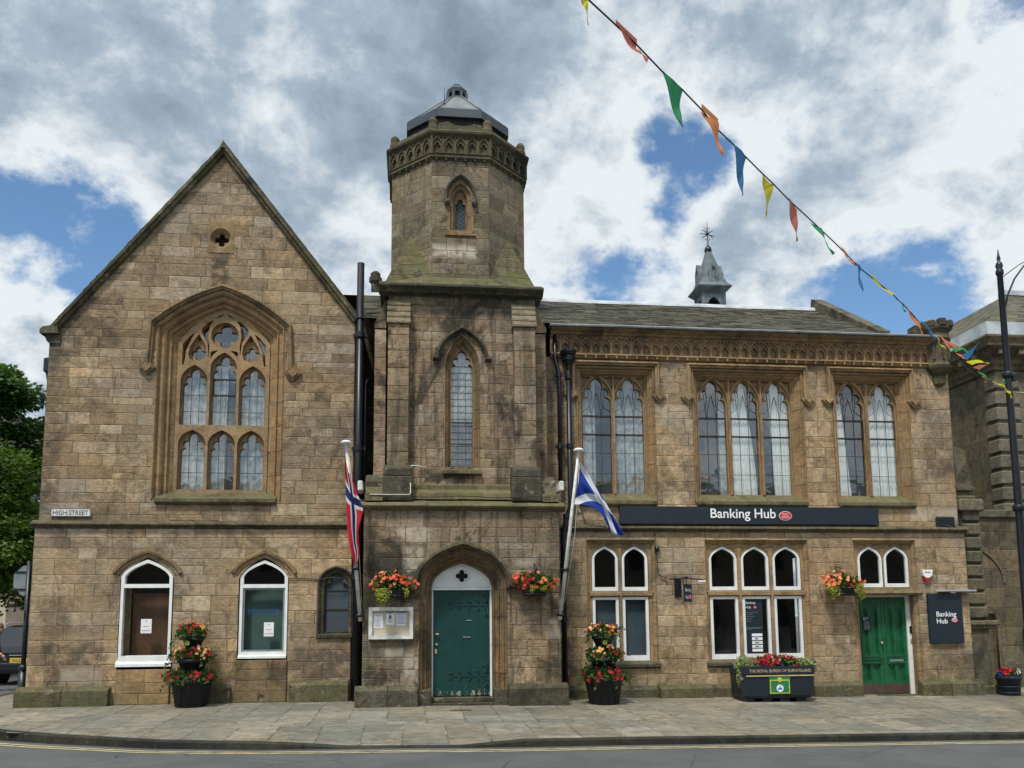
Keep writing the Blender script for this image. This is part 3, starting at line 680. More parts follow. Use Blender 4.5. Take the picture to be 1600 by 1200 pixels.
# gable wall
w1 = archloop(-4.83, .475, .72, 2.36, 2.76, .84, .56, 8); w2 = archloop(-2.735, .455, .86, 2.36, 2.76, .84, .56, 8)
lan = archloop(-1.40, .33, 1.30, 2.22, 2.58, 1.0, .8, 7)
mb = MB(); lay = layout(-6.85, -1.12, -.4, 3.3, .17, .30, .3, .95, .08, 21)
mb.cdt(rect(-6.85, -1.12, -.4, 3.3), [w1, w2, lan], 0, lay)
mb.face(((-1.12, 0, -.4), (-1.12, 1.2, -.4), (-1.12, 1.2, 3.3), (-1.12, 0, 3.3)))
mb.face(((-6.85, 0, -.4), (-6.85, 9, -.4), (-6.85, 9, 3.3), (-6.85, 0, 3.3)))
T_('wall', mb, M['stone_low'], label='lower front of the gabled wing')
mb = MB(); lay = layout(-6.80, -1.12, 3.3, 11, .14, .26, .3, .95, .10, 22)
gable = [(-6.80, 3.3), (-1.12, 3.3), (-1.12, 7.48), (-3.73, 10.80), (-6.80, 6.98)]
qf = circle(-3.74, 9.02, .20, 24)
mb.cdt(gable, [BW_OUT, qf], .03, lay)
mb.face(((-1.12, .03, 3.3), (-1.12, 1.2, 3.3), (-1.12, 1.2, 7.48), (-1.12, .03, 7.48)))
mb.face(((-6.8, .03, 3.3), (-6.8, 9, 3.3), (-6.8, 9, 6.98), (-6.8, .03, 6.98)))
T_('wall', mb, M['stone'], label='upper gable front with traceried window')
# recess between wing and tower
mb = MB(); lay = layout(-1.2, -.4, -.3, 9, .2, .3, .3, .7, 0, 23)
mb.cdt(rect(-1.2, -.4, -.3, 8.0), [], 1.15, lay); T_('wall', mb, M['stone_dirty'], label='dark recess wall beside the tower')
# plinths of the gable wing (low blocks with weathered tops)
def plinth(x0, x1, zt, y=-.16, mat='plinth', zb=-.4, ch=.05, yb=.02, seed=0):
    mb = MB(); x = x0; g = random.Random(int(x0*100)+seed)
    while x < x1-.01:
        L = g.uniform(.5, .85)
        if x+L > x1-.35: L = x1-x
        d = g.uniform(-.008, .008); c = mb.rr(); a, b = x+.004, x+L-.004
        prof = [(yb, zb), (y+d, zb), (y+d, zt-ch-.02), (y+d+.02, zt-ch), (-.0 if yb > -.5 else yb, zt+.02), (yb, zt+.02)]
        prof = [(yb, zb), (y+d, zb), (y+d, zt-ch-.015), (y+d+.015, zt-ch), (yb-.015, zt+.02), (yb, zt+.02)]
        A = [mb.idx((a, p[0], p[1])) for p in prof]; B = [mb.idx((b, p[0], p[1])) for p in prof]
        mb.fi(A, None, c); mb.fi(B[::-1], None, c)
        for i in range(len(prof)):
            j = (i+1) % len(prof); W_ = b-a
            mb.fi((A[i], B[i], B[j], A[j]), ([(0, W_), (W_, 0), (W_, 0), (0, W_)], [(1, 1)]*4), c)
        x += L
    return mb
T_('plinth', plinth(-6.98, -5.38, .42), M['plinth']); T_('plinth', plinth(-4.27, -3.27, .42, -.06), M['plinth']); T_('plinth', plinth(-2.22, -1.14, .46, -.14), M['plinth'])
# brick infill under left windows
for x0, x1, zt, sd_ in ((-5.30, -4.36, .72, 3), (-3.19, -2.28, .86, 4)):
    mb = MB(); mb.cdt(rect(x0, x1, -.3, zt), [circle(-2.73, .17, .07, 8)] if sd_ == 4 else [], -.035, layout(x0, x1, .1-.2, zt, .19, .2, .35, .6, 0, sd_))
    for a in (x0, x1): mb.face(((a, -.035, -.3), (a, .05, -.3), (a, .05, zt), (a, -.035, zt)))
    T_('sill_wall', mb, M['mould'] if sd_ == 3 else M['mould_t'])
# string course of the gable wing
def ledge(x0, x1, prof, ends=True, seg=.6, jit=.004):     # prof (y,z) from top inner round to bottom inner
    mb = MB(); x = x0; g = random.Random(int(x0*91))
    while x < x1-.005:
        L = g.uniform(seg*.7, seg*1.5)
        if x+L > x1-seg*.5: L = x1-x
        c = mb.rr(); ja, jb, jy = g.uniform(-jit, jit), g.uniform(-jit, jit), g.uniform(-jit, jit); A = [mb.idx((x, p[0]+jy, p[1]+ja)) for p in prof]; B = [mb.idx((x+L+.004, p[0]+jy, p[1]+jb)) for p in prof]
        for i in range(len(prof)-1): mb.fi((A[i], B[i], B[i+1], A[i+1]), ([(0, L), (L, 0), (L, 0), (0, L)], [(1, 1)]*4), c)
        if ends: mb.fi(A, None, c); mb.fi(B[::-1], None, c)
        x += L
    return mb
STR = lambda z, y=0.0, k=1.0: [(y+.03, z+.10*k), (y-.10*k, z+.035*k), (y-.115*k, z+.0*k), (y-.09*k, z-.03*k), (y-.05*k, z-.035*k), (y-.04*k, z-.075*k), (y+.02, z-.09*k)]
T_('string_course', ledge(-6.90, -1.12, STR(3.37, 0, .8)), M['string'])
T_('string_course', ledge(2.78, 11.44, STR(3.33, 0, .8)), M['string'])
# gable coping
cop = [(-6.93, 7.02), (-6.72, 7.16), (-3.73, 10.93), (-1.06, 7.46)]
mb = MB(); mb.sweep(cop[1:], [(.0, .35), (-.015, .30), (-.015, -.06), (.0, -.09), (.05, -.09), (.06, -.05), (.11, -.04), (.125, .02), (.125, .06)], seg=.9)
mb.prism([(-6.95, 6.97), (-6.95, 7.05), (-6.90, 7.10), (-6.76, 7.13), (-6.66, 7.24), (-6.62, 6.98)], -.07, .4)
mb.prism([(-6.84, 6.84), (-6.90, 6.97), (-6.6, 6.97), (-6.6, 6.80), (-6.80, 6.80)], .0, .4)
mb.prism([(-3.79, 10.84), (-3.73, 11.0), (-3.67, 10.84)], -.11, .1)
T_('coping', mb, M['plinth'])
mb = MB(); lay = layout(-7.1, 0, 0, 12, .12, .13, .2, .3, 0, 5)
for a, b in (((-6.78, 7.14), (-3.73, 10.98)), ((-3.73, 10.98), (-1.02, 7.46))):
    n = 28
    for i in range(n):
        p = (a[0]+(b[0]-a[0])*i/n, a[1]+(b[1]-a[1])*i/n); q = (a[0]+(b[0]-a[0])*(i+1)/n, a[1]+(b[1]-a[1])*(i+1)/n)
        mb.face(((p[0], .0+rnd.uniform(-.02, .01), p[1]+.03), (q[0], .0, q[1]+.03), (q[0], 8.5, q[1]+.03), (p[0], 8.5, p[1]+.03)), None)
        mb.face(((p[0], -.02, p[1]), (q[0], -.02, q[1]), (q[0], 0, q[1]+.03+rnd.uniform(0, .012)), (p[0], 0, p[1]+.03)), None)
T_('roof', mb, M['slate'], label='steep slate roof behind the gable')
mb = MB(); mb.box(-6.93, -6.82, .12, .3, 6.28, 6.56, bev=.02); mb.tube([(-6.87, .2, 6.3), (-6.84, .22, 6.1), (-6.88, .3, 3.0), (-6.9, .3, 0)], .04); T_('drainpipe', mb, M['black'], label='pipe and hopper on the far corner of the gable wing')
# quatrefoil vent
mb = MB(); mb.plate(rect(-3.99, -3.49, 8.72, 9.34), [circle(-3.74, 9.02, .20, 24)], .022, .03)
for r_, y in ((.20, .02), (.165, .10)):
    pass
N_ = 28; pr = [(.20, .022), (.185, .07), (.165, .075), (.155, .12), (.13, .13)]
mb.rings([[(-3.74+r_*math.cos(2*math.pi*i/N_), y, 9.02+r_*math.sin(2*math.pi*i/N_)) for i in range(N_)] for r_, y in pr], False)
mb.plate(circle(-3.74, 9.02, .19, 24), [quatrefoil(-3.74, 9.02, .145, 5, math.pi/2)], .12, .2)
ov = T_('vent', mb, M['mould'], label='quatrefoil vent high in the gable'); mb = MB(); mb.box(-3.95, -3.52, .3, .32, 8.8, 9.25); mb.build('backing', M['rust'], ov)

# ---- windows
def glass(mbp, loop, y):
    mbp.cdt(loop, [], y)
def label_stop(mb, x, z, y=-.05, r=.10, s=1):
    for k, (rr_, yy) in enumerate(((r, y), (r*.62, y-.03))):
        P_ = [(x, z+rr_), (x+rr_, z), (x, z-rr_), (x-rr_, z)]
        mb.prism(P_, yy, y+.09)
HOODP = [(-.07, .04), (-.085, -.02), (-.06, -.075), (-.035, -.08), (-.02, -.045), (.012, -.03), (.015, .04)]

def curtain(parent, x0, x1, z0, z1, y, mat='curtain', fn=None, amp=.014, wave=.10):
    mb = MB(); n = max(6, int((x1-x0)/.014)); m = 10; G = []; ph = rnd.uniform(0, 6); g = [rnd.uniform(.5, 1.5) for _ in range(n+1)]
    for j in range(m+1):
        z = z0+(z1-z0)*j/m; t = j/m
        a, b = (fn(t) if fn else (0, 1)); row = []
        for i in range(n+1):
            s_ = i/n; x = x0+(x1-x0)*(a+(b-a)*s_); k = (s_*(x1-x0))
            row.append(mb.idx((x, y+amp*math.sin(ph+k/wave*6.28+.8*math.sin(k*9+ph))*(.6+.4*g[i]**.3), z)))
        G.append(row)
    c = mb.rr()
    for j in range(m):
        for i in range(n): mb.fi((G[j][i], G[j][i+1], G[j+1][i+1], G[j+1][i]), None, c, 0, True)
    return mb.build('curtain', M[mat], parent)

# big traceried window
cx = -3.645
mb = MB()
mb.sweep(BW_OUT, [(0, .03), (.03, .0), (.05, .03), (.06, .09), (.12, .09), (.14, .05), (.17, .09), (.18, .16), (.24, .16), (.26, .22), (.39, .31)], seg=.45, caps=False)
inner = archloop(cx, .87, 3.98, 6.96, 7.70, .58, .70, 10)
F = []; K = []; panes = []
for dx in (-.55, 0, .55):
    F.append(archloop(cx+dx, .252, 4.07, 4.96, 5.235, 1, .65, 6)); K.append(cusped(cx+dx, .222, 4.07, 4.80))
    top = 6.36 if dx == 0 else 6.10
    F.append(archloop(cx+dx, .252, 5.33, top+.08, top+.42, 1, .65, 6)); K.append(cusped(cx+dx, .225, 5.33, top-.02))
F.append(circle(cx, 7.12, .262, 22)); K.append(quatrefoil(cx, 7.12, .252, 5, math.pi/2))
for s_ in (-1, 1):
    M1 = lambda L_: [(cx+s_*x, z) for x, z in L_]
    F.append(M1([(.49, 7.14), (.36, 6.92), (.335, 6.76), (.37, 6.64), (.46, 6.585), (.56, 6.585), (.65, 6.64), (.68, 6.74), (.64, 6.90)]))
    K.append(M1([(.49, 7.10), (.455, 7.03), (.525, 7.03)])); K.append(quatrefoil(cx+s_*.505, 6.77, .148, 4, math.pi/2, 4))
    F.append(M1([(.79, 6.50), (.755, 6.52), (.73, 6.66), (.725, 6.78), (.64, 7.0), (.56, 7.17), (.66, 7.09), (.79, 6.93)])); K.append(M1([(.785, 6.52), (.765, 6.53), (.74, 6.66), (.735, 6.79), (.65, 7.01), (.59, 7.13), (.66, 7.07), (.785, 6.92)]))
    F.append(M1([(.295, 6.66), (.285, 6.90), (.315, 7.10), (.29, 7.30), (.22, 7.42), (.31, 7.39), (.44, 7.25), (.445, 7.17), (.33, 6.98)])); K.append(M1([(.298, 6.70), (.293, 6.90), (.325, 7.10), (.30, 7.30), (.25, 7.39), (.31, 7.37), (.43, 7.24), (.43, 7.17), (.32, 6.98)]))
    F.append(M1([(.20, 7.45), (.08, 7.49), (.02, 7.56), (.10, 7.52)]))
    F.append(M1([(.26, 6.64), (.20, 6.74), (.11, 6.82), (.24, 6.80), (.262, 6.76)])); K.append(M1([(.255, 6.67), (.20, 6.755), (.14, 6.805), (.235, 6.785)]))
mb.plate(inner, F, .23, .33, rim=False); mb.plate(inner, K, .325, .39, rim=False)
mb.box(cx-.82, cx+.82, .235, .30, 5.235, 5.32)
BW = T_('window', mb, M['tracery'], label='large three-light window with tracery in the gable')
mb = MB(); glass(mb, inner, .385); mb.build('pane', M['glass_up'], BW)
mb = MB()
for dx in (-.55, 0, .55):
    for k in (-.075, .075): mb.box(cx+dx+k-.004, cx+dx+k+.004, .37, .38, 4.07, 6.5)
    for z in (4.42, 4.75, 5.62, 5.95): mb.box(cx+dx-.23, cx+dx+.23, .37, .381, z-.005, z+.005)
mb.build('glazing_bar', M['came'], BW)
mb = MB()
for z in (5.95, 6.27): mb.box(cx-.225, cx+.225, .355, .38, z-.015, z+.015)
for x in (-.215, .215): mb.box(cx+x-.012, cx+x+.012, .356, .379, 5.95, 6.27)
mb.build('casement', M['bar'], BW)
curtain(BW, cx-.79, cx-.31, 4.0, 6.6, .42, 'lace', None, .010); curtain(BW, cx+.31, cx+.79, 4.0, 6.6, .42, 'lace', None, .010)
curtain(BW, cx-.25, cx+.22, 4.0, 6.55, .42, 'lace', lambda t: (0, .52+.18*t if t > .35 else .62-.1*t)); 
mb = MB(); mb.cdt(inner, [], .75); mb.build('backing', M['blind'], BW)
mb = MB(); hp = [(-4.95, 6.42)]+arch(-3.66, 1.25, 7.25, 7.98, .55, .70, 12)+[(-2.37, 6.38)]
mb.sweep(hp, HOODP, seg=.6); label_stop(mb, -5.01, 6.38, -.04, .16); label_stop(mb, -2.29, 6.33, -.04, .16); mb.build('hood_mould', M['mould_t'], BW)
mb = MB(); mb.prism([(.40, 4.06), (.22, 4.0), (-.06, 3.86), (-.06, 3.80), (-.02, 3.76), (.35, 3.76)], -4.76, -2.56, axis='x'); mb.build('sill', M['sill'], BW)

# upper windows of the wing: rectangular head, cusped lights
def upper_window(cx, offs, hw, x0, x1, lab, cur, z0=4.05, zt=6.50):
    xi0, xi1 = cx+offs[0]-hw-.035, cx+offs[-1]+hw+.035
    mb = MB(); path = ushape(x0, x1, 3.86, 6.62)
    mb.sweep(path, [(0, 0), (.02, -.015), (.035, .02), (.04, .06), (.075, .06), (.09, .10), (.11, .10), (min(xi0-x0, .24), .21)], seg=.4, caps=False)
    if True:   # soffit and jamb splay down to the tracery
        d = xi0-x0; e_ = x1-xi1
    rec = rect(xi0-.06, xi1+.06, 3.9, zt+.10)
    F, K = [], []; zf = 6.45-1.78*hw
    for o_ in offs:
        c_ = cx+o_
        F.append(archloop(c_, hw+.022, z0, zf+.03, 6.475, 1.0, .64, 8)); K.append(cusped(c_, hw, z0, zf))
        ar = [p for p in arch(c_, hw+.05, zf+.03, 6.54, 1.0, .64, 20)]
        for s_ in (-1, 1):
            pts = [p for p in ar if s_*(p[0]-c_) > .03 and p[1] < 6.468 and abs(p[0]-c_) < hw+.02]
            pts = sorted(pts, key=lambda p: p[1])
            if len(pts) > 2: F.append(pts+[(c_+s_*(hw+.02), 6.468)])
    mb.plate(rec, F, .20, .26, rim=False); mb.plate(rec, K, .255, .33, rim=False)
    for a, b in zip(offs, offs[1:]): m_ = cx+(a+b)/2; mb.prism([(m_-.028, .20), (m_+.028, .20), (m_+.012, .165), (m_-.012, .165)], z0, 6.5, axis='z')
    Wn = T_('window', mb, M['tracery'], label=lab)
    mb = MB(); mb.cdt(rect(xi0, xi1, z0-.03, zt), [], .305); mb.build('pane', M['glass_up'], Wn)
    mb = MB(); md = MB()
    for o_ in offs:
        c_ = cx+o_
        for k in (-hw/3, hw/3): mb.box(c_+k-.003, c_+k+.003, .29, .30, z0, zf-.30)
        for z in (4.48, 4.90): mb.box(c_-hw, c_+hw, .29, .301, z-.004, z+.004)
        md = MB(); md.plate(rect(c_-hw-.01, c_+hw+.01, 5.264, 5.676), [rect(c_-hw+.006, c_+hw-.006, 5.296, 5.644)], .275, .30); md.build('casement', M['bar'], Wn)
        for s_ in (-1, 1):   # curved leads in the head
            mb.tube([(c_+s_*hw/3, .295, zf-.30), (c_+s_*hw*.30, .295, zf-.12), (c_+s_*hw*.12, .295, zf+.10), (c_, .295, zf+.22)], .005, 4)
            mb.tube([(c_+s_*hw*.98, .295, zf-.16), (c_+s_*hw*.62, .295, zf-.10), (c_+s_*hw*.36, .295, zf-.02), (c_+s_*hw*.33, .295, zf+.2), (c_+s_*hw*.5, .295, zf+.40)], .005, 4)
            mb.tube([(c_+s_*hw*.38, .295, zf-.25), (c_+s_*hw*.62, .295, zf+.42)], .004, 4)
    mb.build('glazing_bar', M['came'], Wn)
    for (a, b, fn, mt) in cur: curtain(Wn, a, b, 3.98, 6.5, .345, mt, fn, .010)
    mb = MB(); mb.sweep([(x0-.03, 6.06)]+[(x0-.03, 6.66), (x1+.03, 6.66)]+[(x1+.03, 6.06)], HOODP, seg=.7)
    label_stop(mb, x0-.10, 6.03, -.04, .145); label_stop(mb, x1+.10, 6.03, -.04, .145); mb.build('hood_mould', M['mould'], Wn)
    mb = MB(); mb.prism([(.35, 4.07), (.2, 4.03), (-.07, 3.88), (-.07, 3.82), (-.03, 3.78), (.3, 3.78)], x0+.02, x1-.02, axis='x'); mb.build('sill', M['sill'], Wn)
    mb = MB(); mb.box(xi0-.2, xi1+.2, .9, .92, 3.9, 6.6); mb.build('backing', M['blind'], Wn)
    return Wn
UW = [(4.075, (-.335, .335), .295, 3.27, 4.88, 'two-light upper window nearest the tower', [(4.08, 4.75, lambda t: (0, 1) if t < .82 else (.2, .8), 'lace'), (3.40, 3.75, lambda t: (0, .9), 'lace')]),
      (6.855, (-.685, 0, .685), .292, 5.67, 8.04, 'three-light upper window above the long sign', [(6.58, 7.15, lambda t: (.05, .95-.45*t**1.5), 'curtain'), (7.28, 7.9, lambda t: (.35-.15*t, .95), 'curtain'), (5.88, 6.5, lambda t: (.72, 1.0), 'lace')]),
      (9.53, (-.355, .355), .30, 8.68, 10.38, 'two-light upper window at the right end', [(8.86, 9.5, lambda t: (0, .50-.28*t), 'curtain'), (9.58, 10.22, lambda t: (0, 1), 'curtain')])]
for a in UW: upper_window(*a)

# street level windows of the wing
def frame_plate(loop, cx, hw, z0, z1, arched, y0=.10, y1=.16, t=.058, tb=.085):
    mb = MB()
    if arched:
        zs, za = arched; hole = archloop(cx, hw-t, z0+tb, zs, za-t, .92, .62, 8)
    else: hole = rect(cx-hw+t, cx+hw-t, z0+tb, z1-t*.9)
    mb.plate(loop, [hole], y0, y1); 
    return mb, hole
def low_window(offs, hw, cx, x0, x1, lab, door=False):
    Wz0 = .62 if not door else -.3
    F = []; fr = []; zs_, za_ = 2.74, 2.985
    hh = 2.10 if not door else 2.15
    for o_ in offs:
        c_ = cx+o_
        F.append(archloop(c_, hw+.012, hh, zs_, za_+.012, .92, .62, 8)); fr.append((c_, archloop(c_, hw, hh+.005, zs_, za_, .92, .62, 8), hh+.005, 2.985, (zs_, za_)))
        if not door: F.append(rect(c_-hw-.012, c_+hw+.012, .74, 1.985)); fr.append((c_, rect(c_-hw, c_+hw, .745, 1.98), .745, 1.98, None))
    mb = MB(); path = ushape(x0, x1, Wz0, 3.13)
    mb.sweep(path, [(0, 0), (.02, -.012), (.03, .03), (.055, .05), (.07, .05), (.085, .09)], seg=.4, caps=False)
    rec = rect(x0+.07, x1-.07, Wz0 if not door else 2.04, 3.08)
    SP = []
    for o_ in offs:
        c_ = cx+o_; ar = arch(c_, hw+.055, zs_+.01, za_+.055, .92, .62, 24)
        for s_ in (-1, 1):
            pts = sorted([p for p in ar if s_*(p[0]-c_) > .06 and p[1] < 3.025 and abs(p[0]-c_) < hw+.03], key=lambda p: p[1])
            if len(pts) > 2: SP.append(pts+[(c_+s_*(hw+.03), 3.03)]+([(c_+s_*.08, 3.03)] if pts[-1][1] < 3.02 else []))
    mb.plate(rec, F+SP, .085, .20, rim=False); mb.plate(rec, F, .115, .2, rim=False)
    if not door:
        mb.prism([(.12, 2.10), (.05, 2.075), (.05, 2.01), (.12, 1.99)], x0+.05, x1-.05, axis='x')
        for a, b in zip(offs, offs[1:]): m_ = cx+(a+b)/2; mb.prism([(m_-.035, .085), (m_+.035, .085), (m_+.015, .045), (m_-.015, .045)], .72, 2.95, axis='z')
    Wn = T_('window', mb, M['mould'], label=lab)
    for c_, lp, z0, z1, ar in fr:
        f_, hole = frame_plate(lp, c_, hw, z0, z1, ar, .095, .15, .05 if ar else .055, .075 if ar else .10)
        fo = f_.build('frame', M['whitep'], Wn)
        g_ = MB(); g_.cdt(hole, [], .135); g_.build('pane', M['glass'], Wn)
    if not door:
        mb = MB(); mb.prism([(.14, .75), (-.07, .68), (-.07, .63), (-.03, .60), (.1, .60)], x0-.02, x1+.02, axis='x'); mb.build('sill', M['plinth_dark'], Wn)
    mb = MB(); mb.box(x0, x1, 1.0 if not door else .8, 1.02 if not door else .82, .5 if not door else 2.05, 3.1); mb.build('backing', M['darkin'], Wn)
    return Wn
LW1 = low_window((-.30, .30), .262, 4.10, 3.40, 4.82, 'two-light street window beside the right flagpole')
LW2 = low_window((-.665, 0, .665), .290, 6.88, 5.80, 7.98, 'three-light street window behind the long trough')
LW3 = low_window((-.285, .285), .262, 9.62, 8.92, 10.30, 'two fanlights over the emerald double door', True)
for c_ in (3.80, 4.40):
    mb = MB(); mb.box(c_-.25, c_+.25, .22, .23, .75, 1.95); mb.build('blind', M['blind'], LW1)

# wing walls
holesL = [rect(3.40, 4.82, .60, 3.13), rect(5.80, 7.98, .60, 3.13), rect(8.92, 10.30, -.3, 3.13)]
mb = MB(); mb.cdt(rect(2.6, 11.40, -.4, 3.28), holesL, 0, layout(2.6, 11.40, -.4, 3.28, .18, .30, .28, .8, .10, 31))
mb.face(((11.40, 0, -.4), (11.40, 8, -.4), (11.40, 8, 3.28), (11.40, 0, 3.28)))
T_('wall', mb, M['stone_low'], label='street level front of the right wing')
holesU = [rect(3.27, 4.88, 3.84, 6.62), rect(5.67, 8.04, 3.84, 6.62), rect(8.68, 10.38, 3.84, 6.62)]
mb = MB(); mb.cdt(rect(2.6, 11.30, 3.28, 6.80), holesU, .02, layout(2.6, 11.30, 3.28, 6.80, .20, .33, .28, .85, .08, 32))
mb.face(((11.30, .02, 3.28), (11.30, 8, 3.28), (11.30, 8, 7.3), (11.30, .02, 7.3)))
T_('wall', mb, M['stone_wing'], label='upper front of the right wing')
for a, b in ((2.78, 3.42), (4.78, 5.84), (7.9, 8.92), (10.16, 11.50)): T_('plinth', plinth(a, b, .27, -.17), M['plinth'])
for a, b in ((3.42, 4.78), (5.84, 7.9)): T_('plinth', plinth(a, b, .26, -.05), M['plinth'])

# corbel band, frieze, eaves
T_('corbel_band', ledge(2.75, 10.88, [(.02, 6.87), (-.07, 6.865), (-.08, 6.84), (-.05, 6.83), (-.04, 6.79), (-.01, 6.775), (.02, 6.76)]), M['frieze'])
x = 3.25
while x < 10.8: mb = MB(); mb.prism([(x-.02, 6.83), (x+.02, 6.83), (x+.015, 6.775), (x-.015, 6.775)], -.085, .0); T_('corbel', mb, M['frieze']); x += .211
def niches(x0, x1, z0, z1, pitch, y, mbx, k=1.0):
    n = max(1, round((x1-x0)/pitch)); p = (x1-x0)/n; F = []; K = []; hw = p*.40
    for i in range(n):
        c_ = x0+(i+.5)*p
        F.append(archloop(c_, hw, z0+.012, z0+(z1-z0)*.46, z1-.03, 1.0, .62, 5)); K.append(trefoil(c_, hw*.70, z0+.012, z0+(z1-z0)*.42, 3, 1.0))
        for s_ in (-1, 1): F.append([(c_+s_*hw*1.13, z1-.012), (c_+s_*hw*1.13, z1-.10), (c_+s_*hw*.42, z1-.012)])
    rec = rect(x0, x1, z0, z1); mbx.plate(rec, F, y, y+.03, rim=False); mbx.plate(rec, K, y+.028, y+.075, rim=False)
    mbx.face(((x0, y+.075, z0), (x1, y+.075, z0), (x1, y+.075, z1), (x0, y+.075, z1)))
mb = MB(); niches(2.75, 10.88, 6.87, 7.21, .211, -.045, mb); T_('frieze', mb, M['frieze'], label='carved frieze of small trefoil arches')
T_('cornice', ledge(2.75, 11.0, [(.1, 7.40), (-.20, 7.385), (-.215, 7.34), (-.17, 7.31), (-.12, 7.285), (-.10, 7.25), (-.06, 7.235), (-.05, 7.21), (.02, 7.205)]), M['mould_t'])
mb = ledge(2.72, 11.0, [(.0, 7.425), (-.26, 7.41), (-.27, 7.395), (-.26, 7.37), (-.18, 7.37), (.0, 7.39)], True, 1.5, .007); T_('gutter', mb, M['lead'])
# slate roofs
def slope(x0, x1, y0, z0, y1, z1, seed, hole=None):
    L = math.hypot(y1-y0, z1-z0); T = Matrix(((1, 0, 0, 0), (0, (z1-z0)/L*-1, (y1-y0)/L, y0), (0, (y1-y0)/L, (z1-z0)/L, z0), (0, 0, 0, 1)))
    mb = MB(T); lay = layout(x0, x1, 0, L, .15, .19, .18, .42, 0, seed)
    mb.cdt(rect(x0, x1, 0, L), [], 0, lay, lift=.011); mb.face(((x0, -.003, 0), (x1, -.003, 0), (x1, -.003, L), (x0, -.003, L)), None, (.5, .3, .3)); return mb
mb = slope(-1.1, 9.75, -.18, 7.425, 2.7, 8.98, 41); T_('roof', mb, M['slate'], label='long slate roof of the right wing')
mb = MB(); mb.face(((-3.5, 2.7, 8.98), (9.9, 2.7, 8.98), (9.9, 8, 7.0), (-3.5, 8, 7.0)))
mb.face(((9.9, -.1, 7.3), (9.9, 6, 7.3), (9.9, 2.7, 8.98))); T_('roof', mb, M['slate'], label='rear slope of the long roof')
mb = ledge(-3.3, 9.72, [(2.58, 8.93), (2.60, 8.98), (2.64, 9.03), (2.70, 9.045), (2.78, 9.03), (2.82, 8.97)], True, 1.1, .010); T_('ridge', mb, M['leadlight'])
mb = MB(); L_ = [(-.02, 7.50), (2.7, 9.16), (2.74, 9.32), (2.55, 9.20), (-.05, 7.60)]
mb.prism([(-.12, 7.42), (-.12, 7.52), (2.66, 9.24), (2.78, 9.30), (2.84, 9.0), (2.7, 8.95)], 9.72, 9.98, axis='x'); T_('coping', mb, M['plinth_dark'], label='stone coping at the right end of the slate roof')
mb = MB(); mb.face(((9.9, 0, 7.4), (11.3, 0, 7.4), (11.3, 8, 7.4), (9.9, 8, 7.4))); T_('roof', mb, M['lead'], label='flat lead roof at the right end')
# corner turret
mb = MB(); tx, ty = 11.08, .02
mb.lathe(tx, ty, [(.03, 6.35), (.13, 6.42), (.15, 6.55), (.13, 6.58), (.20, 6.66), (.27, 6.74), (.29, 6.80), (.25, 6.84), (.235, 6.90), (.235, 7.30), (.27, 7.33), (.30, 7.38), (.27, 7.42), (.255, 7.50), (.27, 7.54), (.32, 7.58), (.33, 7.63), (.30, 7.65), (.28, 7.65)], 8, sm=False, ph=math.pi/8)
for k in range(8):
    a = math.pi/4*k; q = Matrix.Translation((tx, ty, 0)) @ Matrix.Rotation(a, 4, 'Z'); t2 = MB(q)
    h = rnd.uniform(.05, .14); mb.T = q
    mb.box(.18, .345+rnd.uniform(-.03, .02), -.09, .07, 7.62, 7.66+h, bev=.02)
    mb.box(.225, .262, -.02, .02, 6.92, 7.28); mb.T = None
mb.box(10.58, 10.86, .0, .3, 7.42, 7.62, bev=.03); mb.box(10.62, 10.80, .0, .3, 7.6, 7.72, bev=.02)
T_('turret', mb, M['stone_dirty'], label='small battered corner turret')
mb = MB(); mb.box(10.85, 11.32, .0, .5, 6.8, 7.42); T_('wall', mb, M['mould_t'], label='corner block behind the turret')

# sloped pier caps on the pipes recess etc. : shell behind the front
mb = MB()
for z in (3.35,): mb.box(-6.7, 11.2, .45, 7.9, z-.05, z+.05)
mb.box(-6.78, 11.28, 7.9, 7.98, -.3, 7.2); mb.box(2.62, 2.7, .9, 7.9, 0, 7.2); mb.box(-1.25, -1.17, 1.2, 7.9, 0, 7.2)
T_('interior', mb, M['darkin'])

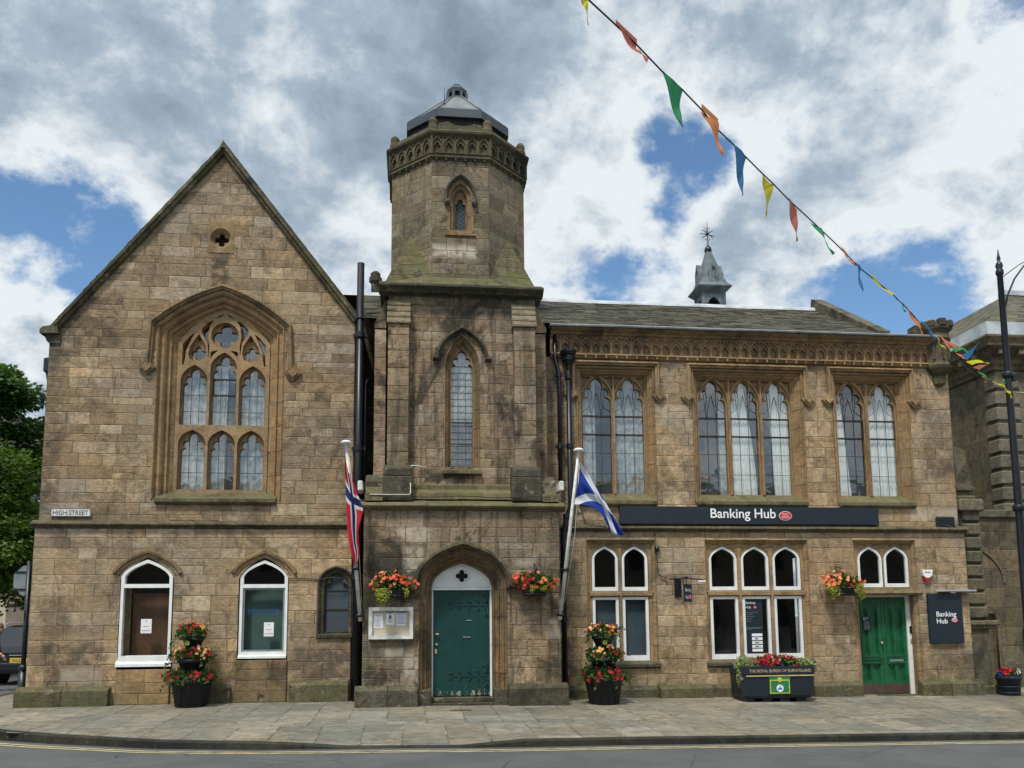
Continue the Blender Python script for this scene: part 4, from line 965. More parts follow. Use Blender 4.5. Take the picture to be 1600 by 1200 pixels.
# left street windows, lancet, hoods
for i, (cx, hw, z0, za, cut) in enumerate(((-4.83, .455, .80, 2.72, 2.21), (-2.735, .435, .89, 2.71, 2.20))):
    mb = MB(); loop = archloop(cx, hw, z0, 2.40, za, .84, .56, 8)
    h1 = archloop(cx, hw-.06, cut+.06, 2.40, za-.06, .84, .56, 8); h2 = rect(cx-hw+.05, cx+hw-.05, z0+(.16 if i == 0 else .12), cut-.01)
    mb.plate(loop, [h1, h2], -.02 if i == 0 else .02, .09)
    fr = T_('window', mb, M['whitep'], label=['white arched street window with brown boards behind the glass', 'white arched street window with blue lettering and a green blind'][i])
    mb = MB(); mb.cdt(loop, [], .07); mb.build('pane', M['glass'], fr)
    mb = MB(); mb.prism([(.10, z0+.17), (-.06, z0+.02), (-.06, z0-.03), (.1, z0-.03)], cx-hw-.03, cx+hw+.03, axis='x') if i == 0 else mb.prism([(.06, z0+.07), (-.03, z0+.04), (-.03, z0), (.06, z0)], cx-hw, cx+hw, axis='x')
    mb.build('sill', M['whitep'], fr)
    if i == 1:
        mb = MB(); mb.plate(rect(cx-hw+.05, cx+hw-.05, z0+.12, cut-.01), [rect(cx-hw+.085, cx+hw-.085, z0+.155, cut-.045)], .045, .068); mb.build('inner_frame', M['galv'], fr)
    mb = MB(); mb.sweep(arch(cx, hw+.035, 2.42, za+.04, .84, .56, 12), [(0, .10), (0, .0), (-.02, -.015), (-.03, .01), (-.07, .01), (-.085, -.045), (-.13, -.05), (-.15, .0), (-.15, .02)], seg=.3); mb.build('hood_mould', M['mould_t'], fr)
    mb = MB()
    if i == 0:
        mb.box(cx-hw+.13, cx+hw, .30, .33, z0+.1, cut-.10); mb.build('display_board', M['wood'], fr)
        mb = MB(); mb.box(cx-hw-.1, cx-hw+.11, .25, .27, z0, cut); mb.build('curtain', M['mould'], fr)
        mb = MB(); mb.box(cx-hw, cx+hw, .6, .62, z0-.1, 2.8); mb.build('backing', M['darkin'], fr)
    else:
        mb.box(cx-hw, cx+hw, .24, .26, z0, cut+.02); mb.build('blind', M['greenboard'], fr)
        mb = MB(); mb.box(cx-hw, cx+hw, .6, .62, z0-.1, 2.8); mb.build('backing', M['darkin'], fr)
        text('EXHIBITION', .56, cx-.28, .066, 1.71, M['inkblue'], 'lettering', fr, h=.09, sp=1.35)
    P0 = (cx-.10, cx+.09) if i == 0 else (cx+.01, cx+.19)
    pr = MB(); pz = 1.50 if i == 0 else 1.42; pr.box(P0[0], P0[1], .060, .064, pz-.13, pz+.13); po = pr.build('poster', M['paper'])
    tag(po, ['white notice stuck inside the brown-boarded arched window', 'white notice stuck inside the window lettered in blue'][i], 'poster')
    mb = MB(); xm = sum(P0)/2
    mb.box(xm-.06, xm+.06, .058, .060, pz-.01, pz+.0); mb.box(xm-.015, xm+.015, .058, .060, pz+.08, pz+.10)
    for k in range(4): mb.box(xm-.07+k*.038, xm-.045+k*.038, .058, .06, pz-.09, pz-.07)
    mb.build('print', M['inkpink'], po)
cx = -1.40; loop = archloop(cx, .33, 1.30, 2.22, 2.58, 1.0, .8, 7)
mb = MB(); mb.sweep(loop, [(-.03, .0), (0, -.02), (.02, .0), (.05, .04), (.10, .05), (.11, .09)], seg=.4, caps=False)
mb.plate(archloop(cx, .28, 1.35, 2.2, 2.53, 1, .8, 7), [trefoil(cx, .215, 1.37, 2.14, 5, 1.2)], .085, .16, rim=False)
lw = T_('window', mb, M['plinth_dark'], label='small dark lancet beside the tower')
mb = MB(); mb.cdt(rect(cx-.25, cx+.25, 1.35, 2.5), [], .14); mb.build('pane', M['blind'], lw)
mb = MB(); mb.box(cx-.22, cx+.22, .12, .135, 1.78, 1.81); mb.box(cx-.22, cx+.22, .12, .135, 2.14, 2.16)
for k in range(14): mb.box(cx-.2+k*.03, cx-.198+k*.03, .125, .13, 1.37, 2.3)
mb.build('glazing_bar', M['came'], lw)
mb = MB(); mb.prism([(.1, 1.34), (-.05, 1.31), (-.05, 1.26), (.1, 1.25)], cx-.36, cx+.30, axis='x'); mb.build('sill', M['plinth_dark'], lw)

# ---- tower
TX = .93; XL, XR = -.85, 2.71
dl = [(TX-.80, -.4)]+arch(TX, .80, 2.12, 2.86, 1.0, .72, 14)+[(TX+.80, -.4)]
mb = MB(); mb.cdt(rect(XL, XR, -.4, 3.56), [dl], -1.0, layout(XL, XR, -.4, 3.56, .20, .30, .28, .75, .12, 51))
for x in (XL, XR): mb.face(((x, -1, -.4), (x, 1.2, -.4), (x, 1.2, 3.6), (x, -1, 3.6)), None)
T_('wall', mb, M['stone_tower'], label='street level block of the tower')
mb = MB()
mb.sweep(dl, [(0, -1.0), (.02, -1.02), (.035, -.98), (.05, -.97), (.065, -1.0), (.085, -.96), (.10, -.90), (.125, -.89), (.14, -.92), (.155, -.86), (.17, -.80), (.20, -.79), (.215, -.82), (.23, -.76), (.25, -.66), (.27, -.60)], seg=.5, caps=False)
DS = T_('door_surround', mb, M['mould_t'], label='moulded pointed stone doorway of the tower')
mb = MB(); mb.sweep([(TX-.96, 2.17), (TX-.84, 2.17)]+arch(TX, .84, 2.17, 2.93, 1.0, .72, 16)[1:-1]+[(TX+.84, 2.17), (TX+.96, 2.17)], [(-.02, -.96), (-.03, -1.06), (-.0, -1.10), (.035, -1.09), (.05, -1.03), (.06, -.97)][::-1] if False else [(.06, -.97), (.05, -1.06), (.0, -1.14), (-.05, -1.13), (-.07, -1.04), (-.07, -.98)], seg=.35)
mb.build('hood_mould', M['string'], DS)
for a, b in ((-.97, .13), (1.74, 2.82)): T_('plinth', plinth(a, b, .41, -1.14, 'plinth_dark', yb=-.98), M['plinth_dark'])
for a, b in ((.13, .375), (1.485, 1.74)):
    mb = plinth(a, b, .38, -1.01, 'plinth_dark', yb=-.66); T_('plinth', mb, M['plinth_dark'])
mb = MB(); mb.box(.37, 1.50, -1.0, -.55, -.2, .10, bev=.01); mb.box(.37, 1.50, -.86, -.55, .10, .185, bev=.01); T_('step', mb, M['plinth_dark'])
# white frame with quatrefoil fanlight, teal boarded door
mb = MB(); fx = (TX-.565, TX+.565)
mb.plate([(TX-.565, .10)]+arch(TX, .565, 2.12, 2.62, 1.0, .74, 12)+[(TX+.565, .10)], [rect(TX-.525, TX+.515, .185, 2.11), quatrefoil(TX, 2.37, .115, 5, math.pi/2)], -.66, -.60)
DF = T_('door_frame', mb, M['whitep'], label='white door frame and boarded fanlight')
mb = MB(); ring = [quatrefoil(TX, 2.37, r_, 5, math.pi/2) for r_ in (.155, .155, .13, .13)]
mb.rings([[(p[0], y, p[1]) for p in q] for q, y in zip(ring, (-.655, -.69, -.69, -.655))], False, sm=False); mb.box(TX-.56, TX+.56, -.69, -.655, 2.11, 2.155); mb.box(TX-.56, TX+.56, -.68, -.655, 2.165, 2.185)
for k in (-.36, -.2, .2, .36): mb.box(TX+k-.003, TX+k+.003, -.664, -.659, 2.19, 2.40)
mb.build('beading', M['whitep'], DF)
mb = MB(); mb.box(TX-.2, TX+.2, -.57, -.55, 2.2, 2.55); mb.build('pane', M['darkin'], DF)
mb = MB(); mb.box(TX-.525, TX+.515, -.64, -.59, .20, 2.105); DR = T_('door', mb, M['teal'], label='teal boarded door with flaking paint along the foot')
for z0 in (1.83, .55):
    mb = MB(); X1 = TX+.50; y = -.648
    mb.box(X1-.70, X1, y-.004, y+.01, z0-.012, z0+.012)
    for k, s_ in ((.70, .03), (.54, .04), (.36, .045), (.20, .055), (.05, .04)):
        for t_ in (-1, 1):
            pts = [(X1-k, y, z0), (X1-k+.02, y-.004, z0+t_*s_*1.1), (X1-k-.02, y-.004, z0+t_*s_*1.9), (X1-k-.05, y, z0+t_*s_*1.3)]
            mb.tube(pts, [.005, .008, .007, .002], 5)
    for t_ in (-1, 1):
        mb.tube([(X1-.02, y, z0+t_*.03), (X1-.03, y, z0+t_*.15), (X1-.09, y, z0+t_*.20), (X1-.12, y, z0+t_*.15)], [.007, .010, .008, .003], 5)
        mb.tube([(X1-.03, y, z0+t_*.12), (X1-.005, y, z0+t_*.19), (X1-.05, y, z0+t_*.24)], [.006, .008, .003], 5)
    mb.build('hinge', M['teal'], DR)
mb = MB(); mb.tube([(TX-.47, -.64, 1.31), (TX-.47, -.69, 1.31), (TX-.42, -.70, 1.31)], .014, 6); mb.lathe(TX-.46, -.66, [(.0, 1.10), (.022, 1.11), (.022, 1.135), (0, 1.14)], 8); mb.box(TX-.49, TX-.46, -.655, -.64, .96, 1.04); mb.build('handle', M['gold'], DR)
mb = MB(); mb.box(TX+.08, TX+.18, -.655, -.64, 1.545, 1.565); mb.box(TX+.02, TX+.16, -.655, -.64, 1.24, 1.262); mb.build('nameplate', M['galv'], DR)
# weathered ledge over the street level block
T_('string_course', ledge(-.95, 2.81, [(-.62, 3.80), (-1.09, 3.66), (-1.12, 3.62), (-1.10, 3.585), (-1.05, 3.58), (-1.03, 3.545), (-.97, 3.53)], seg=.9), M['sill'], label='mossy sloping ledge over the tower door')
T_('string_course', ledge(-.62, 2.50, [(-.55, 4.14), (-.66, 4.06), (-.66, 3.98), (-.68, 3.975), (-.78, 3.90), (-.80, 3.78), (-.60, 3.76)], seg=1.0), M['sill'], label='mossy stepped base of the tower shaft')
# shaft
TY = -.62; sl = archloop(TX+.015, .34, 4.42, 6.30, 7.00, 1, .62, 10)
mb = MB(); mb.cdt(rect(-.46, 2.36, 3.7, 7.80), [sl], TY, layout(-.46, 2.36, 3.7, 7.80, .16, .27, .22, .6, .12, 52))
mb.cdt(rect(-.72, -.40, 3.7, 7.15), [], -.40, layout(-.72, -.40, 3.7, 7.2, .24, .34, .3, .35, 0, 53)); mb.cdt(rect(2.28, 2.60, 3.7, 7.15), [], -.40, layout(2.28, 2.6, 3.7, 7.2, .24, .34, .3, .35, 0, 54))
for x, a in ((-.72, -.40), (2.60, -.40), (-.50, -.62), (2.36, -.62)): mb.face(((x, a, 3.7), (x, 2.1, 3.7), (x, 2.1, 7.15 if abs(a) < .5 else 7.8), (x, a, 7.15 if abs(a) < .5 else 7.8)))
mb.prism([(-.72, 7.12), (-.46, 7.12), (-.46, 7.74), (-.54, 7.70), (-.62, 7.48), (-.74, 7.22)], -.40, 1.9); mb.prism([(2.60, 7.12), (2.34, 7.12), (2.34, 7.74), (2.42, 7.70), (2.50, 7.48), (2.62, 7.22)], -.40, 1.9)
T_('wall', mb, M['stone_tower'], label='shaft of the tower with a tall lancet')
for a, b in ((-.47, -.05), (1.90, 2.34)):
    mb = MB(); z = 4.38; g = random.Random(int(a*10)+3)
    while z < 7.08:
        h = g.uniform(.26, .36); 
        if z+h > 6.95: h = 7.10-z
        mb.box(a+.015, b-.015, -.86+g.uniform(-.004, .004), -.60, z+.003, z+h-.003, bev=.008); z += h
    bt = T_('buttress', mb, M['stone_tower'], label='front buttress of the tower')
    mb = MB(); mb.box(a-.06, b+.06, -.97, -.6, 3.73, 4.18, bev=.015); mb.box(a-.05, b+.05, -.96, -.6, 4.184, 4.33, bev=.015); mb.prism([(-.95, 4.33), (-.87, 4.40), (-.6, 4.40), (-.6, 4.33)], a-.04, b+.04, axis='x'); mb.build('pedestal', M['plinth_dark'], bt)
    mb = MB(); z = 7.10; y = -.90
    for k in range(4):
        h = .13; mb.prism([(-.60, z), (y, z), (y, z+.035), (y+.06, z+h-.01), (-.6, z+h-.01)], a-.01, b+.01, axis='x'); z += h; y += .055
    mb.build('cap', M['stone_oct'], bt)
for a, b in ((-.86, -.50), (2.38, 2.72)):
    mb = MB(); mb.box(a, b, -.62, 1.2, 3.73, 4.14, bev=.015, edge=True); mb.prism([(-.60, 4.14), (-.42, 4.28), (1, 4.28), (1, 4.14)], a+.01, b-.01, axis='x'); T_('pedestal', mb, M['plinth_dark'])
    mb = MB(); mb.prism([(-1.0, 3.72), (-.98, 3.86), (-.78, 3.90), (-.66, 4.02), (-.6, 4.02), (-.6, 3.72)], min(a, b)+.02, max(a, b)-.02, axis='x'); T_('pedestal', mb, M['sill'])
# tall lancet
cx = TX+.015
mb = MB(); mb.sweep(sl, [(0, TY), (.015, TY-.01), (.03, TY+.04), (.05, TY+.05), (.06, TY+.03), (.09, TY+.09), (.12, TY+.16)], seg=.35, caps=False)
K = [cusped(cx, .205, 4.47, 6.36)]
mb.plate(archloop(cx, .235, 4.42, 6.28, 6.88, 1, .62, 8), K, TY+.15, TY+.26, rim=False)
LWn = T_('window', mb, M['mould_t'], label='tall leaded lancet of the tower shaft')
mb = MB(); mb.cdt(rect(cx-.23, cx+.23, 4.42, 6.86), [], TY+.22); mb.build('pane', M['glass_up'], LWn)
mb = MB()
for k in (-.075, .075): mb.box(cx+k-.004, cx+k+.004, TY+.20, TY+.21, 4.45, 6.3)
z = 4.60
while z < 6.5: mb.box(cx-.22, cx+.22, TY+.20, TY+.211, z-.004, z+.004); z += .13
for z in (4.90, 5.32): mb.box(cx-.22, cx+.22, TY+.195, TY+.211, z-.01, z+.01)
mb.build('glazing_bar', M['came'], LWn)
mb = MB(); mb.box(cx-.3, cx+.3, TY+.7, TY+.72, 4.3, 7); mb.build('backing', M['blind'], LWn)
curtain(LWn, cx-.23, cx+.23, 5.35, 6.8, TY+.26, 'lace')
mb = MB(); mb.sweep([(cx-.56, 6.50), (cx-.46, 6.50)]+arch(cx, .46, 6.50, 7.10, 1.0, .62, 12)[1:-1]+[(cx+.46, 6.50), (cx+.56, 6.50)], [(.04, TY+.02), (.03, TY-.05), (.0, TY-.10), (-.04, TY-.09), (-.05, TY+.02)], seg=.4); mb.build('hood_mould', M['plinth_dark'], LWn)
mb = MB(); mb.prism([(TY+.24, 4.48), (TY-.09, 4.34), (TY-.10, 4.28), (TY, 4.26), (TY+.2, 4.26)], cx-.36, cx+.36, axis='x'); mb.build('sill', M['sill'], LWn)
# cornice of the shaft
T_('cornice', ledge(-.64, 2.50, [(-.60, 8.02), (-.80, 7.905), (-.87, 7.89), (-.87, 7.85), (-.82, 7.82), (-.78, 7.80), (-.74, 7.76), (-.60, 7.745)], seg=.8), M['plinth_dark'])
mb = MB(); mb.box(-.62, 2.48, -.64, 2.1, 7.72, 7.90); T_('cornice', mb, M['plinth_dark'], label='body of the shaft cornice')
# octagon
OC = Vector((TX-.015, .71, 0)); AP = 1.35; SD = 2*AP*math.tan(math.pi/8)
mbw = MB(); mbf = MB(); mbc = MB()
for k in range(8):
    T = Matrix.Translation(OC) @ Matrix.Rotation(math.pi/4*k, 4, 'Z')
    mbw.T = T; mbf.T = T; mbc.T = T
    lay = layout(-SD/2, SD/2, 7.95, 10.58, .20, .30, .25, .62, .08, 60+k)
    hole = [archloop(.0, .20, 9.06, 9.72, 10.04, 1, .7, 8)] if k == 0 else []
    mbw.cdt(rect(-SD/2, SD/2, 7.95, 10.58), hole, -AP, lay)
    s2 = (SD/2)+.0
    # flared cornice with niches
    def ringledge(prof, m_):
        for (y0, z0), (y1, z1) in zip(prof, prof[1:]):
            h0 = -y0*math.tan(math.pi/8); h1 = -y1*math.tan(math.pi/8)
            m_.face(((-h0, y0, z0), (h0, y0, z0), (h1, y1, z1), (-h1, y1, z1)), ([(1, 1)]*4, [(1, 1)]*4))
    ringledge([(-AP, 10.50), (-AP-.03, 10.53), (-AP-.06, 10.55), (-AP-.06, 10.59), (-AP-.03, 10.61), (-AP-.05, 10.63)], mbc)
    ringledge([(-AP-.05, 10.98), (-AP-.08, 11.0), (-AP-.11, 11.03), (-AP-.12, 11.07), (-AP-.10, 11.10), (-AP+.02, 11.16), (-AP+.05, 11.27), (-AP+.12, 11.30), (-AP+.35, 11.28), (-AP+.35, 10.9)], mbc)
    hh = (AP+.03)*math.tan(math.pi/8)
    niches(-hh, hh, 10.63, 10.98, .235, -AP-.06, mbf)
    mbf.box(-hh-.02, -hh+.03, -AP-.075, -AP+.05, 10.60, 11.0, bev=.01)
    for i in range(6): x = -hh+.1+i*(2*hh-.2)/5; mbf.prism([(x-.018, 10.56), (x+.018, 10.56), (x+.012, 10.49), (x-.012, 10.49)], -AP-.05, -AP+.02)
T_('wall', mbw, M['stone_oct'], label='octagonal top stage of the tower')
T_('frieze', mbf, M['stone_dirty'], label='ring of small arched niches round the octagon'); T_('cornice', mbc, M['stone_dirty'], label='flaring cornice of the octagon')
for k in range(8):
    a = math.pi/8+math.pi/4*k; r_ = 1.40; px_, py_ = OC.x+r_*math.sin(a), OC.y-r_*math.cos(a)
    mb = MB(); mb.lathe(px_, py_, [(.11, 11.05), (.11, 11.22), (.085, 11.25), (.095, 11.30), (.09, 11.36), (.05, 11.41), (.02, 11.42)], 9); T_('parapet_stump', mb, M['stone_dirty'])
    if k % 2 == 0:
        mb = MB(); mb.T = Matrix.Translation(OC) @ Matrix.Rotation(math.pi/4*k, 4, 'Z'); mb.prism([(-.45, 11.22), (-.42, 11.32), (-.25, 11.36), (-.1, 11.29), (.1, 11.28), (.28, 11.34), (.42, 11.31), (.45, 11.22)], -AP+.05, -AP+.22); T_('parapet', mb, M['plinth'])
# broaches: weathered pyramids filling the corners of the square
for sx_, sy_ in ((-1, -1), (1, -1), (-1, 1), (1, 1)):
    C_ = Vector((OC.x+sx_*(AP+.12), OC.y+sy_*(AP+.06), 7.9)); A_ = Vector((OC.x+sx_*(SD/2-.12), OC.y+sy_*(AP+.06), 7.98)); B_ = Vector((OC.x+sx_*(AP+.06), OC.y+sy_*(SD/2-.12), 7.98))
    m_ = Vector((OC.x+sx_*(AP*.7071+.01), OC.y+sy_*(AP*.7071+.01), 9.12))
    mb = MB(); n = 5; c_prev = None
    for q0, q1 in ((A_, C_), (C_, B_)):
        for i in range(n):
            t0, t1 = i/n, (i+1)/n; P0, P1 = q0.lerp(m_, t0), q1.lerp(m_, t0); P2, P3 = q1.lerp(m_, t1), q0.lerp(m_, t1); hgt = (m_-C_).length/n; c = mb.rr()
            mb.face((P0, P1, P2, P3) if i < n-1 else (P0, P1, m_), ([(1, 1)]*(4 if i < n-1 else 3), [(0, hgt), (0, hgt), (hgt, 0), (hgt, 0)][:4 if i < n-1 else 3]), c)
    T_('broach', mb, M['broach'])
mb = MB()
for k in (0, 1, 2, 3):
    mb.T = Matrix.Translation(OC) @ Matrix.Rotation(math.pi/2*k, 4, 'Z'); mb.face(((-1.45, -1.52, 7.89), (1.45, -1.52, 7.89), (.75, -1.395, 8.10), (-.75, -1.395, 8.10)))
T_('weathering', mb, M['sill'])
# octagon window
mb = MB(); mb.T = Matrix.Translation((OC.x, 0, 0)); yo = OC.y-AP
mb.sweep(archloop(0, .20, 9.06, 9.72, 10.04, 1, .7, 8), [(-.06, yo), (-.05, yo-.012), (-.01, yo-.01), (0, yo+.02), (.03, yo+.05), (.06, yo+.06), (.09, yo+.14)], seg=.3, caps=False)
mb.plate(archloop(0, .115, 9.08, 9.70, 9.95, 1, .7, 8), [trefoil(0, .095, 9.14, 9.62, 4, 1.3)], yo+.13, yo+.2, rim=False)
ow = T_('window', mb, M['mould_t'], label='small lancet of the octagon')
mb = MB(); mb.T = Matrix.Translation((OC.x, 0, 0)); mb.cdt(rect(-.11, .11, 9.1, 9.9), [], yo+.18); mb.build('pane', M['blind'], ow)
mb = MB(); mb.T = Matrix.Translation((OC.x, 0, 0))
for s_ in (-1, 1):
    for k in range(-4, 9): z = 9.1+k*.09; mb.tube([(-.1*s_, yo+.165, z), (.1*s_, yo+.165, z+.2)], .004, 4)
mb.build('glazing_bar', M['came'], ow)
mb = MB(); mb.T = Matrix.Translation((OC.x, 0, 0)); mb.sweep([(-.28, 9.66)]+arch(0, .28, 9.72, 10.19, 1.0, .7, 12)+[(.28, 9.66)], [(.04, yo+.02), (.03, yo-.05), (.0, yo-.09), (-.03, yo-.08), (-.04, yo+.02)], seg=.4)
for s_ in (-1, 1): mb.lathe(s_*.27, yo-.04, [(.0, 9.56), (.05, 9.59), (.06, 9.64), (.045, 9.69), (0, 9.70)], 8)
mb.build('hood_mould', M['plinth_dark'], ow)
mb = MB(); mb.T = Matrix.Translation((OC.x, 0, 0)); mb.prism([(-.18, 9.07), (.18, 9.07), (.30, 8.97), (-.30, 8.97)], yo-.03, yo+.1); mb.build('sill', M['mould_t'], ow)
# metal cap of the tower
def oct_ring(r_, z, ph=0): return [(OC.x+r_/math.cos(math.pi/8)*math.sin(math.pi/8+math.pi/4*k), OC.y-r_/math.cos(math.pi/8)*math.cos(math.pi/8+math.pi/4*k), z) for k in range(8)]
mb = MB(); mb.rings([oct_ring(1.04, 11.62), oct_ring(1.06, 11.62), oct_ring(1.06, 11.80), oct_ring(1.02, 11.82)], True, sm=False); LN = T_('lantern_roof', mb, M['fascia'], label='dark metal lantern roof on the octagon')
mb = MB(); mb.rings([oct_ring(1.03, 11.81), oct_ring(.60, 12.20), oct_ring(.21, 12.60)], False, sm=False)
for k in range(8):
    a = Vector(oct_ring(1.03, 11.825)[k]); b = Vector(oct_ring(.21, 12.615)[k]); mb.tube([a, b], .014, 5)
mb.build('metal_sheet', M['leadroof'], LN)
mb = MB(); mb.rings([oct_ring(.16, 12.5), oct_ring(.16, 12.76)], True, sm=False); mb.build('vent', M['darkin'], LN)
mb = MB(); mb.rings([oct_ring(.20, 12.74), oct_ring(.21, 12.82), oct_ring(.13, 12.92), oct_ring(.09, 12.93), oct_ring(.09, 12.97)], True, sm=False)
for k in range(8):
    a = oct_ring(.20, 12.5)[k]; mb.box(a[0]-.03, a[0]+.03, a[1]-.03, a[1]+.03, 12.56, 12.75)
mb.rings([oct_ring(.21, 12.56), oct_ring(.21, 12.63)], True, sm=False); mb.build('cap', M['fascia'], LN)
mb = MB(); mb.tube([(.62, -.05, 12.08), (.62, -.05, 12.42)], .008, 5); mb.lathe(.62, -.05, [(.02, 12.05), (.02, 12.12)], 6); mb.build('aerial', M['fascia'], LN)
mb = MB(); mb.rings([oct_ring(.98, 11.2), oct_ring(.98, 11.66)], True, sm=False); mb.build('core', M['darkin'], LN)

# emerald double door of the wing
DX0, DX1, DY = 9.08, 10.14, .26
mb = MB(); mb.plate([(DX0-.05, -.08), (DX0-.05, 2.0), (DX1+.13, 2.0), (DX1+.13, -.08)], [rect(DX0, DX1, -.2, 1.955)], DY-.04, DY+.05, rim=True)
df = T_('door_frame', mb, M['whitep'], label='white frame of the emerald double door')
mb = MB(); mb.box(DX1+.04, DX1+.09, DY-.07, DY-.04, 1.22, 1.36, bev=.01); mb.build('entry_keypad', M['black'], df)
mb = MB(); mb.box(DX1+.045, DX1+.085, DY-.06, DY-.04, 1.02, 1.10, bev=.01); mb.build('doorbell', M['steel'], df)
mid = (DX0+DX1)/2
for i, (a, b) in enumerate(((DX0, mid-.004), (mid+.004, DX1))):
    mb = MB(); w_ = b-a; holes = []; c_ = (a+b)/2
    for s_ in (-1, 1):
        q = c_+s_*.105
        holes.append(archloop(q, .075, .78, 1.60, 1.75, 1, .7, 6)); holes.append(rect(q-.075, q+.075, .26, .60))
    outer = rect(a, b, .0, 1.95)
    mb.plate(outer, holes, DY, DY+.04); mb.plate(rect(a+.02, b-.02, .02, 1.93), [archloop(c_+s_*.105, .045, .82, 1.58, 1.68, 1, .7, 6) for s_ in (-1, 1)]+[rect(c_+s_*.105-.045, c_+s_*.105+.045, .30, .56) for s_ in (-1, 1)], DY+.025, DY+.05)
    mb.box(a+.02, b-.02, DY+.045, DY+.06, .02, 1.93)
    mb.plate(rect(a+.07, b-.07, .74, 1.84), [rect(a+.09, b-.09, .76, 1.82)], DY-.012, DY)
    for z in (.70, .62): mb.box(c_-.20, c_+.20, DY-.02, DY, z-.012, z+.012)
    d_ = T_('door', mb, M['emerald'], label=['left leaf of the emerald door', 'right leaf of the emerald door'][i])
    mb = MB(); mb.box(a+.01, b-.01, DY-.008, DY, .0, .20); mb.build('kick_plate', M['kick'], d_)
    if i == 1:
        mb = MB(); mb.box(c_-.15, c_+.15, DY-.02, DY, .645, .685); mb.box(c_-.17, c_+.17, DY-.012, DY, .60, .73) if False else None; mb.build('letterbox', M['galv'], d_)
    else:
        mb = MB(); mb.tube([(b-.04, DY, 1.02), (b-.04, DY-.05, 1.02)], .018, 8); mb.lathe(b-.04, DY-.05, [(0, .99), (.022, 1.0), (.022, 1.04), (0, 1.05)], 8); mb.build('handle', M['steel'], d_)
mb = MB(); mb.prism([(DY, 2.10), (-.07, 2.075), (-.08, 2.03), (-.03, 1.99), (DY, 1.99)], 8.88, 10.36, axis='x'); T_('transom', mb, M['mould'])
mb = MB(); mb.box(8.95, 10.3, -.1, .4, -.3, -.01); T_('step', mb, M['plinth_dark'])
mb = MB(); mb.box(9.0, 10.3, .5, .52, -.3, 2.2); T_('interior', mb, M['darkin'])
mb = MB(); mb.face(((9.03, .085, -.3), (9.03, .30, -.3), (9.03, .30, 2), (9.03, .085, 2))); mb.face(((10.27, .085, -.3), (10.27, .30, -.3), (10.27, .30, 2), (10.27, .085, 2)))
mb.box(8.985, 9.035, .085, .3, -.3, 2.0); mb.box(10.225, 10.28, .085, .22, -.3, 2.0); T_('door_surround', mb, M['mould'], label='stone jambs of the emerald door')

# pipes
def pipe(pts, r, name='drainpipe', cols=(), **k):
    mb = MB(); mb.tube(pts, r, 12)
    for (x, y, z) in cols: mb.lathe(x, y, [(r, z-.06), (r*1.35, z-.055), (r*1.35, z+.055), (r, z+.06)], 12, sm=False); mb.box(x-r*1.9, x+r*1.9, y+r*.2, y+r+.03, z-.03, z+.03)
    return T_(name, mb, M['black'], **k)
pipe([(-1.02, -.10, .05), (-1.02, -.10, 8.56)], .070, cols=[(-1.02, -.10, 7.1), (-1.02, -.10, 4.85), (-1.02, -.10, 2.4)], label='thick black pipe rising above the roof beside the gable')
pipe([(-.93, .45, 2.0), (-.93, .45, 6.25), (-.88, .5, 6.4), (-.80, .9, 6.45)], .04, label='thin black pipe in the recess')
pipe([(2.84, -.03, 7.3), (2.84, -.06, 6.75), (2.86, -.10, 6.6), (2.90, -.12, 6.45), (2.90, -.12, 4.1)], .042, cols=[(2.90, -.12, 6.4), (2.90, -.12, 4.95)], label='black rainwater pipe tight against the tower')
mb = MB(); mb.lathe(3.09, -.14, [(.05, 6.45), (.06, 6.58), (.13, 6.66), (.15, 6.68), (.11, 6.70), (.11, 6.78), (.15, 6.80), (.17, 6.84), (.17, 6.88), (.14, 6.90)], 8, sm=False, ph=math.pi/8)
mb.tube([(3.09, -.14, 6.5), (3.09, -.14, 3.75), (3.0, -.14, 3.5), (2.93, -.14, 3.2), (2.93, -.14, .1)], .05, 12)
for x, z in ((3.09, 6.35), (3.09, 4.95), (3.0, 3.55), (2.93, 2.6), (2.93, 1.55)): mb.lathe(x, -.14, [(.05, z-.05), (.068, z-.045), (.068, z+.045), (.05, z+.05)], 12, sm=False)
mb.box(2.82, 3.16, -.16, -.10, 4.93, 4.97); T_('drainpipe', mb, M['black'], label='black rainwater pipe with octagonal hopper')
mb = MB(); mb.lathe(-.87, 3.0, [(.10, 8.6), (.10, 9.38), (.15, 9.42), (.15, 9.52), (.11, 9.54), (.12, 9.62), (.06, 9.68)], 10, sm=False); T_('chimney_pot', mb, M['plinth_dark'])
for x, z, y in ((-.93, 3.99, -.95), (2.76, 4.02, -.95)):
    mb = MB(); mb.box(x-.04, x+.05, y-.06, y+.4, z-.09, z+.09, bev=.015); T_('junction_box', mb, M['poleW'])
mb = MB(); mb.tube([(-.75, -1.0, 3.83), (-.04, -1.0, 3.83), (-.02, -1.0, 3.86), (-.02, -.90, 4.36), (0, -.88, 4.39), (.30, -.66, 4.40)], .010, 6); T_('conduit', mb, M['poleW'])
mb = MB(); mb.tube([(x, -1.0-.02*math.sin(x*3), 3.80-.012*math.sin(x*5)) for x in [i*.15 for i in range(0, 18)]], .008, 5); T_('cable', mb, M['black'])
mb = MB(); mb.tube([(-2.28, -.02, 2.36), (-2.0, -.02, 2.37), (-1.72, -.02, 2.34), (-1.5, -.04, 2.38), (-1.2, -.02, 2.36)], .008, 5); T_('cable', mb, M['rust'], label='thin cable over the lancet')
mb = MB(); mb.tube([(4.80, -.01, 3.24), (4.80, -.01, 2.9), (4.83, -.01, 2.75), (4.84, -.02, 2.45), (4.9, -.03, 2.38), (5.02, -.05, 2.35)], .008, 5); T_('cable', mb, M['black'], label='cable feeding the hanging sign')
